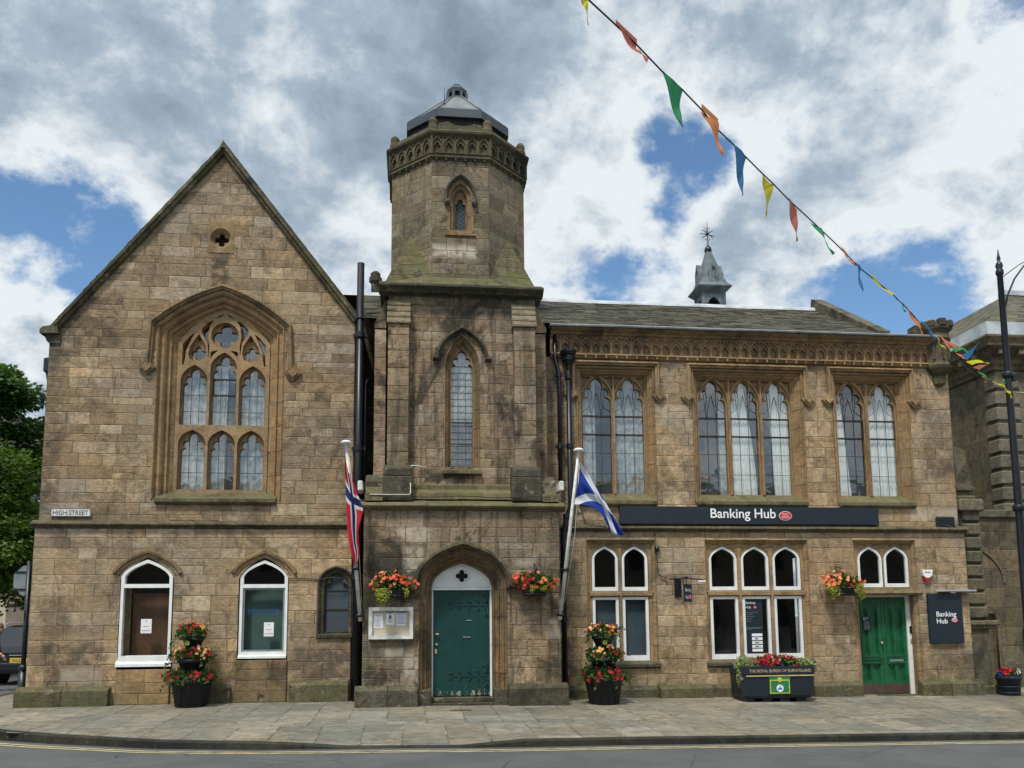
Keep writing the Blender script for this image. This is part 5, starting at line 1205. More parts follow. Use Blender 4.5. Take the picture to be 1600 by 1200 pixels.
mb = MB(); mb.tube([(3.14, -.05, 3.75), (3.32, -.03, 3.72), (3.38, -.02, 3.5), (3.5, -.03, 3.38), (3.8, -.1, 3.36)], .010, 5); T_('cable', mb, M['rust'], label='looping cable behind the right flagpole')
mb = MB(); mb.lathe(4.83, -.03, [(.0, 2.87), (.05, 2.88), (.05, 2.97), (0, 2.98)], 10); T_('sensor', mb, M['black'])
mb = MB(); mb.box(10.78, 11.2, -.03, .02, 3.34, 3.60, bev=.03); mb.tube([(10.9, -.05, 3.42), (11.15, -.06, 3.38), (11.35, -.05, 3.5)], .01, 5); T_('cover_plate', mb, M['black'])

# ---- cupola on the roof behind
qx, qy = 7.45, 3.6
mb = MB()
for x in (-.27, .27):
    for y in (-.27, .27): mb.box(qx+x-.035, qx+x+.035, qy+y-.035, qy+y+.035, 8.4, 9.62)
for k in range(4):
    mb.T = Matrix.Translation((qx, qy, 0)) @ Matrix.Rotation(math.pi/2*k, 4, 'Z')
    mb.plate(rect(-.27, .27, 8.5, 9.60), [archloop(0, .16, 8.55, 9.28, 9.50, 1, .6, 6)], -.28, -.24)
mb.T = None
CU = T_('cupola', mb, M['cupola'], label='blue grey louvred cupola with spire on the ridge')
mb = MB()
def sq(r_, z): return [(qx-r_, qy-r_, z), (qx+r_, qy-r_, z), (qx+r_, qy+r_, z), (qx-r_, qy+r_, z)]
mb.rings([sq(.28, 9.58), sq(.36, 9.66), sq(.42, 9.72), sq(.43, 9.75), sq(.33, 9.86), sq(.26, 10.05), sq(.055, 10.80)], True, sm=False); mb.build('spire', M['cupola'], CU)
mb = MB()
for k in range(4):
    mb.T = Matrix.Translation((qx, qy, 0)) @ Matrix.Rotation(math.pi/2*k, 4, 'Z')
    o_ = [(-.12, 9.86), (-.12, 10.18), (0, 10.42), (.12, 10.18), (.12, 9.86)]
    mb.plate(o_, [archloop(0, .05, 9.90, 10.16, 10.28, 1, .7, 4)], -.33, -.12)
    mb.face(((-.05, -.29, 9.88), (.05, -.29, 9.88), (.05, -.29, 10.3), (-.05, -.29, 10.3)))
mb.T = None; mb.build('gablet', M['cupola'], CU)
mb = MB(); mb.lathe(qx, qy, [(.05, 10.74), (.10, 10.80), (.085, 10.88), (.05, 10.92), (.02, 10.96), (.012, 11.4), (.004, 11.58)], 8)
for k in range(4):
    a = math.pi/4*k+.3
    for t_ in (-1, 1): mb.tube([(qx, qy, 11.24), (qx+t_*.10*math.cos(a), qy+t_*.10*math.sin(a)*.6, 11.24+.09*math.sin(a+1)), (qx+t_*.15*math.cos(a), qy, 11.22+.15*math.sin(a+1))], .010, 4)
mb.tube([(qx-.19, qy, 11.27), (qx+.19, qy, 11.21)], .010, 4)
for z in (11.08, 11.38): mb.tube([(qx-.07, qy, z+.05), (qx, qy, z), (qx+.07, qy, z+.05)], .008, 4)
mb.build('finial', M['black'], CU)

# ------------------------------------------------------------------ neighbour on the right
NB = thing('civic_building', 'grey ashlar classical building with rusticated corner blocks and hipped slate roof right of the hall', 'building', (16.5, 5, 0))
NX, NY = 14.6, 3.0
mb = MB(); mb.cdt(rect(NX, 24, -.4, 7.9), [rect(15.55, 16.6, 4.9, 7.2), rect(18.5, 19.6, 4.9, 7.2), rect(15.6, 16.7, .9, 3.2)], NY, layout(NX, 24, -.4, 7.9, .36, .44, .5, 1.1, 0, 71)); mb.build('wall', M['neigh'], NB)
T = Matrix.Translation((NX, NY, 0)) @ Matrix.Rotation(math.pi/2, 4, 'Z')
mb = MB(T); mb.cdt(rect(0, 8, -.4, 7.9), [], 0, layout(0, 8, -.4, 7.9, .40, .52, .6, 1.3, 0, 72)); o = mb.build('wall', M['neigh_d'], NB); o['label'] = 'darker side wall of the civic building'  # this wall uses the darker ashlar
for (x0, x1, z0, z1) in ((15.55, 16.6, 4.9, 7.2), (18.5, 19.6, 4.9, 7.2), (15.6, 16.7, .9, 3.2)):
    mb = MB(); mb.plate(rect(x0-.12, x1+.12, z0-.1, z1+.14), [rect(x0, x1, z0, z1)], NY-.06, NY+.05); mb.plate(rect(x0, x1, z0, z1), [rect(x0+.07, x1-.07, z0+.07, (z0+z1)/2-.03), rect(x0+.07, x1-.07, (z0+z1)/2+.03, z1-.07)], NY+.14, NY+.2)
    f_ = mb.build('window', M['mould_t'], NB); mb = MB(); mb.face(((x0, NY+.18, z0), (x1, NY+.18, z0), (x1, NY+.18, z1), (x0, NY+.18, z1))); mb.build('pane', M['fascia'], f_)
mb = MB(); z = -.1; 
while z < 7.4:
    for (a, b) in ((0, 1),):
        L = .62
        # corner blocks wrap the corner: front leg and side leg
        mb.box(NX-.05, NX+L, NY-.05, NY+.40, z+.025, z+.36, bev=.03)
    z += .405
mb.build('quoins', M['neigh'], NB)
def ring_lshape(prof, mat, nm):     # mitred moulding along side wall and front; prof: (out, z)
    mb = MB()
    for (o0, z0), (o1, z1) in zip(prof, prof[1:]):
        mb.face(((NX-o0, 11, z0), (NX-o0, NY-o0, z0), (NX-o1, NY-o1, z1), (NX-o1, 11, z1))); mb.face(((NX-o0, NY-o0, z0), (24, NY-o0, z0), (24, NY-o1, z1), (NX-o1, NY-o1, z1)))
    return mb.build(nm, mat, NB)
ring_lshape([(-.02, 7.66), (.06, 7.70), (.06, 7.78), (.12, 7.86), (.12, 7.94), (.16, 8.0), (.36, 8.17), (.42, 8.22), (.42, 8.30), (.50, 8.42), (.50, 8.47), (.2, 8.52)], M['neigh_d'], 'cornice')
mb = MB(); y = 3.2
while y < 11: mb.box(NX-.36, NX-.1, y, y+.15, 8.02, 8.15, bev=.01); y += .55
x = NX-.1
while x < 24: mb.box(x, x+.15, NY-.36, NY-.1, 8.02, 8.15, bev=.01); x += .55
mb.build('modillions', M['neigh'], NB)
ring_lshape([(.42, 8.46), (.42, 8.82), (.30, 8.86), (.1, 8.86)], M['leadlight'], 'gutter')
def q_(T, x0, x1, seed, z1=3.1):
    mb = MB(T); return mb
# hipped roof: side slope and front slope
hx, hy, hz = NX+2.1, NY+2.1, 10.55
mb = MB()
for i in range(17):
    t0, t1 = i/17, (i+1)/17; z0, z1 = 8.84+(hz-8.84)*t0, 8.84+(hz-8.84)*t1; s0, s1 = .3-2.4*t0, .3-2.4*t1
    n = 26
    for k in range(n):
        a0, a1 = k/n, (k+1)/n
        mb.face(((NX-s0, 12-(12-NY+s0)*a0, z0), (NX-s0, 12-(12-NY+s0)*a1, z0), (NX-s1, 12-(12-NY+s1)*a1, z1+.01), (NX-s1, 12-(12-NY+s1)*a0, z1+.01)), ([(.1, .1)]*4, [(0, .12), (0, .12), (.12, 0), (.12, 0)]))
        mb.face(((NX-s0+(9.4+s0)*a0, NY-s0, z0), (NX-s0+(9.4+s0)*a1, NY-s0, z0), (NX-s1+(9.4+s1)*a1, NY-s1, z1+.01), (NX-s1+(9.4+s1)*a0, NY-s1, z1+.01)), ([(.1, .1)]*4, [(0, .12), (0, .12), (.12, 0), (.12, 0)]))
mb.build('roof', M['slate'], NB)
mb = MB(); mb.box(NX+2.0, 24, NY+2.0, NY+2.3, 10.52, 10.66); mb.build('ridge', M['leadlight'], NB)
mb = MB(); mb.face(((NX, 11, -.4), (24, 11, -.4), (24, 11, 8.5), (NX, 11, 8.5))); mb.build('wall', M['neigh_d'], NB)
# ledge part way up the civic building front
ring_lshape([(-.02, 3.92), (.10, 3.96), (.14, 4.02), (.14, 4.08), (.02, 4.12)], M['neigh_d'], 'string_course')

# link wall with a dark doorway, between the hall and the civic building
mb = MB(); mb.cdt(rect(11.3, 14.7, -.5, 3.86), [rect(13.0, 13.28, -.5, 1.60)], 1.8, layout(11.3, 14.7, -.5, 3.86, .4, .5, .4, .8, 0, 81))
mb.box(11.3, 14.7, 1.74, 2.1, 3.8, 3.98, bev=.02); mb.box(12.98, 13.3, 1.9, 2.4, -.5, 1.6)
mb.sweep(arch(13.0, .55, 2.3, 3.1, 1, .6, 10), [(0, 1.8), (0, 1.77), (.05, 1.77), (.05, 1.8)])
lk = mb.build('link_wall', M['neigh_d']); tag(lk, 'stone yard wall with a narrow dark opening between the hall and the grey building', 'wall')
PR = thing('gate_pier', 'tall rusticated gate pier of dark chunky blocks against the right corner of the hall', 'pier', (11.85, .35, -.1))
mb = MB(); z = 1.50; k = 0
while z < 3.70: mb.box(11.50, 11.93-.015*(z-1.5), .16, .8, z, z+.245, bev=.03); z += .29
mb.build('block', M['neigh_d'], PR, label='stack of rusticated blocks')
mb = MB(); mb.box(11.46, 11.86, .2, .8, 1.4, 3.9); mb.build('shaft', M['black'], PR) if False else None
mb = MB(); mb.box(11.46, 11.88, .21, .78, 1.4, 3.85); mb.build('core', M['plinth_dark'], PR)
mb = MB(); mb.box(11.42, 11.98, .10, .85, 3.74, 4.0, bev=.03); mb.box(11.44, 11.86, .2, .8, 4.0, 4.08, bev=.02); mb.build('cap', M['plinth'], PR)
mb = MB(); mb.prism([(11.46, 4.26), (11.84, 4.26), (11.72, 5.06), (11.46, 5.16)], .25, .7); mb.box(11.46, 11.87, .22, .74, 4.19, 4.27, bev=.01); mb.box(11.47, 11.8, .3, .7, 4.05, 4.2); mb.build('finial', M['neigh_d'], PR)
mb = MB(); mb.box(11.40, 12.08, .02, .85, 1.36, 1.46, bev=.02); mb.box(11.42, 12.0, .06, .85, 1.28, 1.37, bev=.02); mb.box(11.45, 11.88, .12, .8, -.4, 1.3, bev=.02, edge=True); mb.box(11.45, 11.96, .05, .8, -.4, .14, bev=.02); mb.build('pedestal', M['neigh_d'], PR)

# ------------------------------------------------------------------ phone box at the right edge
PB = thing('phone_box', 'red telephone box partly out of frame at the right edge', 'phone box', (14.62, 2.1, -.08))
mb = MB(); x0, x1, y0, y1 = 14.18, 15.08, 1.65, 2.55; 
for x in (x0, x1-.09):
    for y in (y0, y1-.09): mb.box(x, x+.09, y, y+.09, -.1, 2.05, bev=.01)
mb.box(x0-.02, x1+.02, y0-.02, y1+.02, -.12, .14, bev=.01)
mb.build('frame', M['phonered'], PB)
for T in (None, Matrix.Translation((x0+.45, y0+.45, 0)) @ Matrix.Rotation(-math.pi/2, 4, 'Z') @ Matrix.Translation((-x0-.45, -y0-.45, 0))):
    mb = MB(T); F = []
    for i in range(8):
        z = .30+i*.205
        for a, b in ((.10, .20), (.23, .67), (.70, .80)): F.append(rect(x0+a, x0+b, z, z+.18))
    mb.plate(rect(x0+.08, x1-.08, .14, 2.0), F, y0+.03, y0+.055); d_ = mb.build('door', M['phonered'], PB)
    mb = MB(T); mb.face(((x0+.08, y0+.05, .2), (x1-.08, y0+.05, .2), (x1-.08, y0+.05, 2), (x0+.08, y0+.05, 2))); mb.build('pane', M['fascia'], d_)
mb = MB(); cxp, cyp = (x0+x1)/2, (y0+y1)/2
def sqr(r_, z): return [(cxp-r_, cyp-r_, z), (cxp+r_, cyp-r_, z), (cxp+r_, cyp+r_, z), (cxp-r_, cyp+r_, z)]
mb.rings([sqr(.47, 2.02), sqr(.47, 2.06), sqr(.44, 2.08), sqr(.44, 2.24), sqr(.46, 2.26), sqr(.42, 2.30), sqr(.30, 2.37), sqr(.12, 2.41)], True, sm=False); mb.build('domed_roof', M['phonered'], PB)
mb = MB(); mb.box(x0+.12, x1-.12, y0-.005, y0+.02, 2.11, 2.20); mb.build('sign_panel', M['white'], PB)
text('TELEPHONE', .56, x0+.17, y0-.008, 2.13, M['ink'], 'lettering', PB, h=.05)

# ------------------------------------------------------------------ plants
def leaf(mb, p, d, n_, L, w_, mi=0, c=None):
    d = d.normalized(); s_ = d.cross(n_); s_ = s_.normalized() if s_.length > 1e-4 else Vector((1, 0, 0)); n2 = s_.cross(d)
    t = p+d*L; m1 = p+d*L*.45+s_*w_*.5-n2*w_*.15; m2 = p+d*L*.45-s_*w_*.5-n2*w_*.15
    mb.face((p, m1, t, m2), None, c, mi)
def rv(g): 
    while True:
        v = Vector((g.uniform(-1, 1), g.uniform(-1, 1), g.uniform(-1, 1)))
        if .05 < v.length < 1: return v.normalized()
def blossom(mb, p, n_, r_, g):
    a = n_.orthogonal().normalized(); b = n_.cross(a); c = (g.random(), 0, 0); ph = g.uniform(0, 6)
    for layer, (rr_, lift) in enumerate(((r_, .15), (r_*.62, .5))):
        for k in range(5):
            t = ph+layer*.6+k*1.257; dd = a*math.cos(t)+b*math.sin(t); e_ = a*math.cos(t+1.57)+b*math.sin(t+1.57)
            q0 = p+n_*.1*r_; q1 = p+dd*rr_*.6+e_*rr_*.42+n_*lift*rr_*.5; q2 = p+dd*rr_+n_*lift*rr_; q3 = p+dd*rr_*.6-e_*rr_*.42+n_*lift*rr_*.5
            mb.face((q0, q1, q2, q3), None, (min(1, c[0]*.7+g.random()*.3), 0, 0))
def bush(parent, C_, rx, ry, rz, nleaf, flowers, seed, leafm='pleaf', L=.075, lower=-.35, label=None):
    """C_ centre; flowers: list of (material, count, radius, chooser)"""
    g = random.Random(seed); mb = MB(); C_ = Vector(C_)
    lobes = [Vector((g.uniform(-.7, .7), g.uniform(-.7, .7), g.uniform(-.1, .5))) for _ in range(9)]
    def pt(out=1.0):
        while True:
            v = rv(g)
            if v.z < lower: continue
            b = max(lobes, key=lambda q: q.dot(v)); k = .72+.34*max(0, b.normalized().dot(v))**4
            k *= g.uniform(.86, 1.06)
            return v, C_+Vector((v.x*rx, v.y*ry, v.z*rz))*k*out
    for _ in range(nleaf):
        v, p = pt(g.uniform(.55, 1.0)); d = (v+rv(g)*.9+Vector((0, 0, -.15))); leaf(mb, p, d, rv(g), L*g.uniform(.6, 1.3), L*.6*g.uniform(.7, 1.2), 0, (g.random(), 0, 0))
    o = mb.build('foliage', M[leafm], parent)
    for fm, cnt, fr, ch in flowers:
        mb = MB(); k = 0; tries = 0
        while k < cnt and tries < cnt*60:
            tries += 1; v, p = pt(1.07)
            if v.y > .35 or (ch and not ch(v)): continue
            for _ in range(g.choice((1, 2, 2, 3))):
                q = p+rv(g)*fr*1.5; blossom(mb, q, (v+rv(g)*.5+Vector((0, -.5, 0))).normalized(), fr*g.uniform(.8, 1.25), g)
            k += 1
        f_ = mb.build('flowers', M[fm], parent); f_['label'] = fm[1:]+' begonia flowers' if fm != 'fdark' else 'crimson begonia flowers'
    return o
def trailing(parent, x, y, z, w_, drop_, n, seed, mat='trail', L=.045):
    g = random.Random(seed); mb = MB()
    for _ in range(n):
        sx_ = g.gauss(0, w_*.4); dl_ = drop_*g.uniform(.55, 1.0)*(1-.45*min(1, abs(sx_)/w_)); m_ = max(6, int(dl_/.028)); yy = y-g.uniform(0, .12)
        for k in range(m_):
            t = k/m_; p = Vector((x+sx_*(1-.25*t)+.012*math.sin(k+sx_*40), yy-.05*math.sin(t*2.5)+g.uniform(-.015, .015), z-dl_*t))
            for s_ in (-1, 1): leaf(mb, p, Vector((s_*g.uniform(.4, 1), g.uniform(-.6, .1), g.uniform(-.9, .2))), rv(g), L*g.uniform(.6, 1.1), L*.6, 0, (g.random(), 0, 0))
    o = mb.build('trailing_foliage', M[mat], parent); return o

def pot(mb, cx, cy, z0, z1, r0, r1, n=28, rim=.018):
    mb.lathe(cx, cy, [(r0*.96, z0), (r0, z0+.015), (r1-.004, z1-.07), (r1+rim, z1-.065), (r1+rim+.004, z1-.006), (r1+rim-.006, z1), (r1-.02, z1), (r1-.03, z1-.04)], n)
def tiered(loc, seed, label, topf, midf, botf):
    x, y, z = loc; o = thing('tiered_planter', label, 'planter', loc, 'three-tier flower planters by the windows')
    mb = MB(); pot(mb, x, y, z, z+.50, .26, .345); 
    for k in range(12): a = k*.5236+.1; mb.tube([(x+.262*math.cos(a), y+.262*math.sin(a), z+.02), (x+.338*math.cos(a), y+.338*math.sin(a), z+.42)], .007, 4)
    mb.build('lower_pot', M['planter'], o)
    mb = MB(); pot(mb, x, y, z+.60, z+.86, .17, .245); mb.tube([(x, y, z+.4), (x, y, z+.62)], .05, 8); mb.build('middle_pot', M['planter'], o)
    mb = MB(); pot(mb, x, y, z+1.02, z+1.26, .12, .185); mb.tube([(x, y, z+.8), (x, y, z+1.05)], .04, 8); tp = mb.build('upper_pot', M['planter'], o)
    mb = MB(); mb.T = Matrix.Translation((x, y, 0)) @ Matrix.Rotation(.0 if seed == 1 else .0, 4, 'Z'); mb.prism(circle(-.06 if seed == 1 else 0, z+1.14, .042, 14), -.178, -.15); bd = mb.build('badge', M['badgegreen'], tp)
    mb = MB(); mb.T = Matrix.Translation((x, y, 0)); mb.plate(circle(-.06 if seed == 1 else 0, z+1.14, .040, 16), [circle(-.06 if seed == 1 else 0, z+1.14, .031, 16)], -.183, -.179)
    q = -.06 if seed == 1 else 0; mb.box(q-.02, q+.02, -.183, -.179, z+1.13, z+1.138); mb.box(q-.004, q+.004, -.183, -.179, z+1.14, z+1.16); mb.build('badge_print', M['badgeyellow'], tp)
    stems(o, (x, y, z+.56), .42, 22, seed+70); stems(o, (x, y, z+.93), .32, 16, seed+71); stems(o, (x, y, z+1.36), .24, 14, seed+72)
    bush(o, (x, y, z+.53), .44, .40, .18, 1900, botf, seed*10+1, lower=-.45, L=.075); bush(o, (x, y, z+.92), .34, .32, .145, 1100, midf, seed*10+2, lower=-.5, L=.07); bush(o, (x, y, z+1.33), .26, .25, .16, 800, topf, seed*10+3, lower=-.35, L=.065)
def stems(parent, C_, r_, n, seed, mat='pleaf'):
    g = random.Random(seed); mb = MB()
    for _ in range(n):
        a = g.uniform(math.pi, 2*math.pi); L = g.uniform(.10, .26); up = g.uniform(-.4, .9); x, y, z = C_[0]+r_*.7*math.cos(a), C_[1]+r_*.7*math.sin(a), C_[2]
        pts = [Vector((x+math.cos(a)*L*t, y+math.sin(a)*L*t, z+L*(up*t-.9*t*t))) for t in (0, .35, .7, 1.0)]; mb.tube(pts, [.005, .004, .003, .002], 4)
        for k in range(9): t = g.uniform(.2, 1); p = pts[0].lerp(pts[-1], t)+Vector((0, 0, L*(up*t-.9*t*t)-L*(up-.9)*t)); leaf(mb, p, rv(g)+Vector((0, -.2, -.3)), rv(g), g.uniform(.04, .09), .04, 0, (g.random(), 0, 0))
    mb.build('stems', M[mat], parent)
tiered((-3.88, -.40, .06), 1, 'three-tier black planter of red and orange begonias between the two white arched windows',
       [('fred', 20, .026, lambda v: v.x < .35 and v.z > .1), ('forange', 11, .028, lambda v: v.x > .3)],
       [('fpeach', 12, .030, lambda v: v.x > .4), ('forange', 14, .032, lambda v: v.x < -.45), ('fdark', 12, .03, lambda v: -.5 < v.x < .5), ('fred', 6, .03, lambda v: v.x > .5)],
       [('fred', 22, .030, lambda v: abs(v.x) > .3 and v.z < .5), ('fdark', 16, .028, None)])
tiered((3.50, -.92, .0), 2, 'three-tier black planter of peach and crimson begonias right of the tower by the long pipe',
       [('fpeach', 9, .030, lambda v: v.z > -.1), ('forange', 11, .030, lambda v: v.x > .1), ('fdark', 14, .026, lambda v: v.x < -.2), ('fred', 7, .026, lambda v: v.x > .5)],
       [('fpeach', 22, .028, None), ('fdark', 14, .028, lambda v: v.x > .1), ('forange', 7, .028, lambda v: v.x < 0)],
       [('fdark', 26, .030, None), ('fred', 18, .028, lambda v: v.z < .4)])

def basket(loc, w_, label, fl, tr, seed, yw):
    x, y, z = loc; o = thing('hanging_basket', label, 'flower basket', (x, yw, z), 'hanging flower baskets on the front')
    mb = MB(); prof = [(-.14, .0), (-.155, -.07), (-.10, -.15), (.10, -.15), (.155, -.07), (.14, .0)]
    mb.rings([[(x+sx_*w_, y+sy_*.13*k, z+dz) for sx_, sy_ in ((-1, -1), (-.75, -1.15), (.75, -1.15), (1, -1), (1, 1), (-1, 1))] for k, dz, sx2 in ((.8, -.15, 1), (1, -.08, 1), (1.05, .0, 1))], True, sm=False); mb.tube([(x-w_*1.02, y-.14, z-.12), (x+w_*1.02, y-.14, z-.12)], .026, 8); mb.build('trough', M['planter'], o)
    mb = MB(); mb.tube([(x+.03, yw+.03, z+.42), (x+.03, yw-.03, z+.44), (x+.03, y, z+.38), (x+.03, y-.02, z+.2)], .010, 6); mb.tube([(x+.03, yw-.01, z+.46), (x+.03, yw-.01, z-.1)], .010, 6); mb.tube([(x+.03, yw-.02, z+.26), (x+.06, y, z+.34), (x+.03, y+.02, z+.42)], .008, 5); mb.build('bracket', M['black'], o)
    bush(o, (x, y-.01, z+.08), .40, .25, .22, 1100, fl, seed, lower=-.35, L=.06)
    for t in tr: trailing(o, x+t[0], y-.12, z+t[1], t[2], t[3], t[4], seed+7)
basket((-.30, -1.18, 2.12), .17, 'basket of coral begonias with a long yellow-green trail above the notice case',
       [('fcoral', 36, .034, None), ('forange', 12, .032, lambda v: v.x < -.2), ('fpeach', 6, .028, None)], [(-.20, .0, .15, .36, 26), (.24, .0, .05, .2, 6)], 31, -1.0)
basket((2.20, -1.18, 2.13), .19, 'basket of coral begonias right of the teal tower door',
       [('fcoral', 26, .032, None), ('fred', 8, .03, lambda v: v.x < 0), ('forange', 8, .03, lambda v: v.x > .2)], [(-.07, .03, .05, .17, 8), (.13, .03, .07, .14, 10)], 32, -1.0)
basket((8.52, -.24, 2.13), .20, 'large basket of orange begonias with two yellow-green trails left of the emerald door',
       [('forange', 34, .036, None), ('fcoral', 20, .032, None), ('fpeach', 8, .03, None)], [(-.28, .02, .12, .34, 20), (.28, .06, .09, .42, 16)], 33, 0)

# long trough planter
TP = thing('trough_planter', 'long dark blue trough planter lettered in gold with red flowers below the three-light window', 'planter', (6.85, -.62, .0))
x0, x1, y0, y1, zb, zt = 6.12, 7.55, -.98, -.32, .07, .66
def octo(a, b, c_, d_, k, z): return [(a+k, c_, z), (b-k, c_, z), (b, c_+k, z), (b, d_, z), (a, d_, z), (a, c_+k, z)]
mb = MB(); mb.rings([octo(x0+.06, x1-.06, y0+.05, y1, .08, zb), octo(x0+.02, x1-.02, y0+.01, y1, .09, zb+.05), octo(x0, x1, y0, y1, .1, zt-.15), octo(x0-.012, x1+.012, y0-.012, y1, .1, zt-.14), octo(x0-.012, x1+.012, y0-.012, y1, .1, zt), octo(x0+.03, x1-.03, y0+.03, y1, .08, zt), octo(x0+.03, x1-.03, y0+.03, y1, .08, zt-.05)], True, sm=False); mb.build('trough', M['navy'], TP)
for a in (.16, .50, .84, 1.16):
    mb = MB(); mb.box(x0+a-.10, x0+a+.10, y0+.10, y1-.05, -.03, zb+.02, bev=.01); mb.build('foot', M['navy'], TP)
mb = MB(); mb.box(x0+.06, x1-.06, y0-.018, y0-.005, zt-.185, zt-.165); mb.build('gold_band', M['gold'], TP)
text('THE ROYAL BURGH OF BURNTISLAND', 1.20, x0+.12, y0-.016, zt-.11, M['gold'], 'lettering', TP, h=.055)
mb = MB(); bx0, bx1, bz0, bz1 = 6.62, 7.02, zb+.08, zt-.20; mb.box(bx0, bx1, y0-.012, y0+.01, bz0, bz1); bd = mb.build('badge', M['badgegreen'], TP)
mb = MB(); mb.plate(rect(bx0+.012, bx1-.012, bz0+.012, bz1-.05), [rect(bx0+.024, bx1-.024, bz0+.024, bz1-.066)], y0-.016, y0-.012); mb.prism(circle(6.82, bz1-.05, .042, 18), y0-.020, y0-.012); mb.build('badge_border', M['badgeyellow'], bd)
mb = MB(); mb.prism(circle(6.82, bz0+.105, .068, 22), y0-.018, y0-.012); mb.build('badge_disc', M['white'], bd)
mb = MB(); mb.prism([(6.77, bz0+.09), (6.80, bz0+.12), (6.84, bz0+.125), (6.87, bz0+.095), (6.86, bz0+.085), (6.78, bz0+.08)], y0-.021, y0-.018); mb.prism(circle(6.82, bz0+.148, .012, 8), y0-.021, y0-.018); mb.build('badge_print', M['badgeblue'], bd)
mb = MB(); mb.box(6.80, 6.84, y0-.023, y0-.020, bz1-.055, bz1-.045); mb.build('badge_text', M['badgegreen'], bd)
g = random.Random(5)
bush(TP, (6.85, -.62, zt+.01), .52, .26, .17, 1500, [('fred', 46, .032, lambda v: v.z > .0), ('fdark', 26, .03, None), ('fpink', 14, .03, lambda v: v.z > .3), ('fblue', 14, .025, lambda v: v.z < .1)], 51, lower=-.1)
bush(TP, (6.30, -.68, zt+.01), .26, .25, .17, 900, [], 52, 'varieg', lower=-.3, L=.055); bush(TP, (7.43, -.66, zt), .22, .24, .13, 700, [], 53, 'varieg', lower=-.3, L=.055)
trailing(TP, 6.13, -.72, zt+.06, .12, .50, 34, 54, 'varieg', .055)
BP = thing('barrel_planter', 'round ribbed planter with red white and blue flowers in front of the yard wall', 'planter', (12.05, -.12, -.1))
mb = MB(); pot(mb, 12.05, -.12, -.09, .34, .19, .225)
for z in (.0, .12, .24): r_ = .19+.035*(z+.09)/.43; mb.lathe(12.05, -.12, [(r_, z), (r_+.012, z+.01), (r_+.012, z+.02), (r_, z+.03)], 24)
mb.build('pot', M['navy'], BP); bush(BP, (12.05, -.12, .35), .24, .22, .14, 400, [('fred', 18, .03, lambda v: v.z > .2 and v.x < .4), ('fblue', 26, .026, lambda v: v.z < .4), ('fwhite', 10, .026, lambda v: v.x > .1)], 61)

# ------------------------------------------------------------------ signs
def dbl(cx, cz, rx, rz, n=24): return [(cx+rx*math.cos(2*math.pi*i/n), cz+rz*math.sin(2*math.pi*i/n)) for i in range(n)]
def post_badge(parent, cx, cz, rx, rz, y, mat='postred', lett=True):
    mb = MB(); mb.prism(dbl(cx, cz, rx, rz), y-.010, y); b = mb.build('badge', M['white'], parent)
    mb = MB(); mb.prism(dbl(cx, cz, rx*.93, rz*.90), y-.014, y-.008); mb.build('badge_field', M[mat], b)
    if lett:
        text('POST', rx*.95, cx-rx*.475, y-.017, cz+rz*.10, M['white'], 'lettering', b, h=rz*.42); text('OFFICE', rx*1.35, cx-rx*.675, y-.017, cz-rz*.52, M['white'], 'lettering', b, h=rz*.42)
SG = thing('shop_sign', 'long dark navy fascia sign with white lettering and a red oval between the storeys', 'sign', (6.8, 0, 3.4))
mb = MB(); mb.box(4.09, 9.50, -.07, -.0, 3.42, 3.77, bev=.004); mb.build('panel', M['navy'], SG)
text('Banking Hub', 1.36, 5.935, -.085, 3.545, M['white'], 'lettering', SG, font_bold=.012)
post_badge(SG, 7.50, 3.59, .135, .095, -.07)
SB = thing('wall_sign', 'square navy sign with white lettering right of the emerald door', 'sign', (10.83, 0, 1.0))
mb = MB(); mb.box(10.46, 11.19, -.07, 0, 1.02, 2.02, bev=.004); mb.build('panel', M['navy'], SB)
text('Banking', .43, 10.61, -.078, 1.55, M['white'], 'lettering', SB, font_bold=.012); text('Hub', .235, 10.61, -.078, 1.41, M['white'], 'lettering', SB, font_bold=.012); post_badge(SB, 11.0, 1.47, .062, .045, -.07, 'postpink', True)
mb = MB(); mb.box(10.60, 11.48, -.16, -.12, 2.045, 2.085, bev=.01); 
for x in (10.7, 11.1): mb.box(x, x+.28, -.13, .0, 2.07, 2.09)
mb.build('light_bar', M['steel'], SB)
HS = thing('hanging_sign', 'small black hanging sign on an iron bracket between the two street windows', 'sign', (5.26, 0, 1.9))
mb = MB(); mb.box(5.17, 5.24, -.02, .0, 1.98, 2.32); mb.tube([(4.93, -.45, 2.305), (5.22, -.5, 2.33), (5.50, -.52, 2.30), (5.62, -.55, 2.28)], .014, 6); mb.tube([(5.22, -.01, 2.33), (5.24, -.60, 2.335)], .018, 6); mb.tube([(5.24, -.35, 2.33), (5.24, -.35, 2.17)], .008, 5); mb.tube([(5.24, -.55, 2.33), (5.24, -.55, 2.17)], .008, 5)
mb.box(5.17, 5.30, -.03, 0, 1.98, 2.34); mb.build('bracket', M['black'], HS)
T = Matrix.Translation((5.235, -.55, 0)) @ Matrix.Rotation(R(-38), 4, 'Z')
T = Matrix.Translation((5.19, -.56, 0)) @ Matrix.Rotation(R(42), 4, 'Z')
mb = MB(T); mb.box(-.02, .26, -.012, .012, 1.87, 2.21); mb.build('panel', M['navy'], HS)
text('Banking', .22, .01, -.016, 2.07, M['white'], 'lettering', HS, h=.085, T=T); text('Hub', .11, .015, -.016, 1.93, M['white'], 'lettering', HS, h=.07, T=T)
mb = MB(T); mb.prism(dbl(.19, 1.965, .036, .045), -.018, -.012); mb.build('badge', M['postpink'], HS)
mb = MB(); mb.box(5.47, 5.62, -.58, -.53, 2.245, 2.275, bev=.008); mb.build('lamp', M['white'], HS)
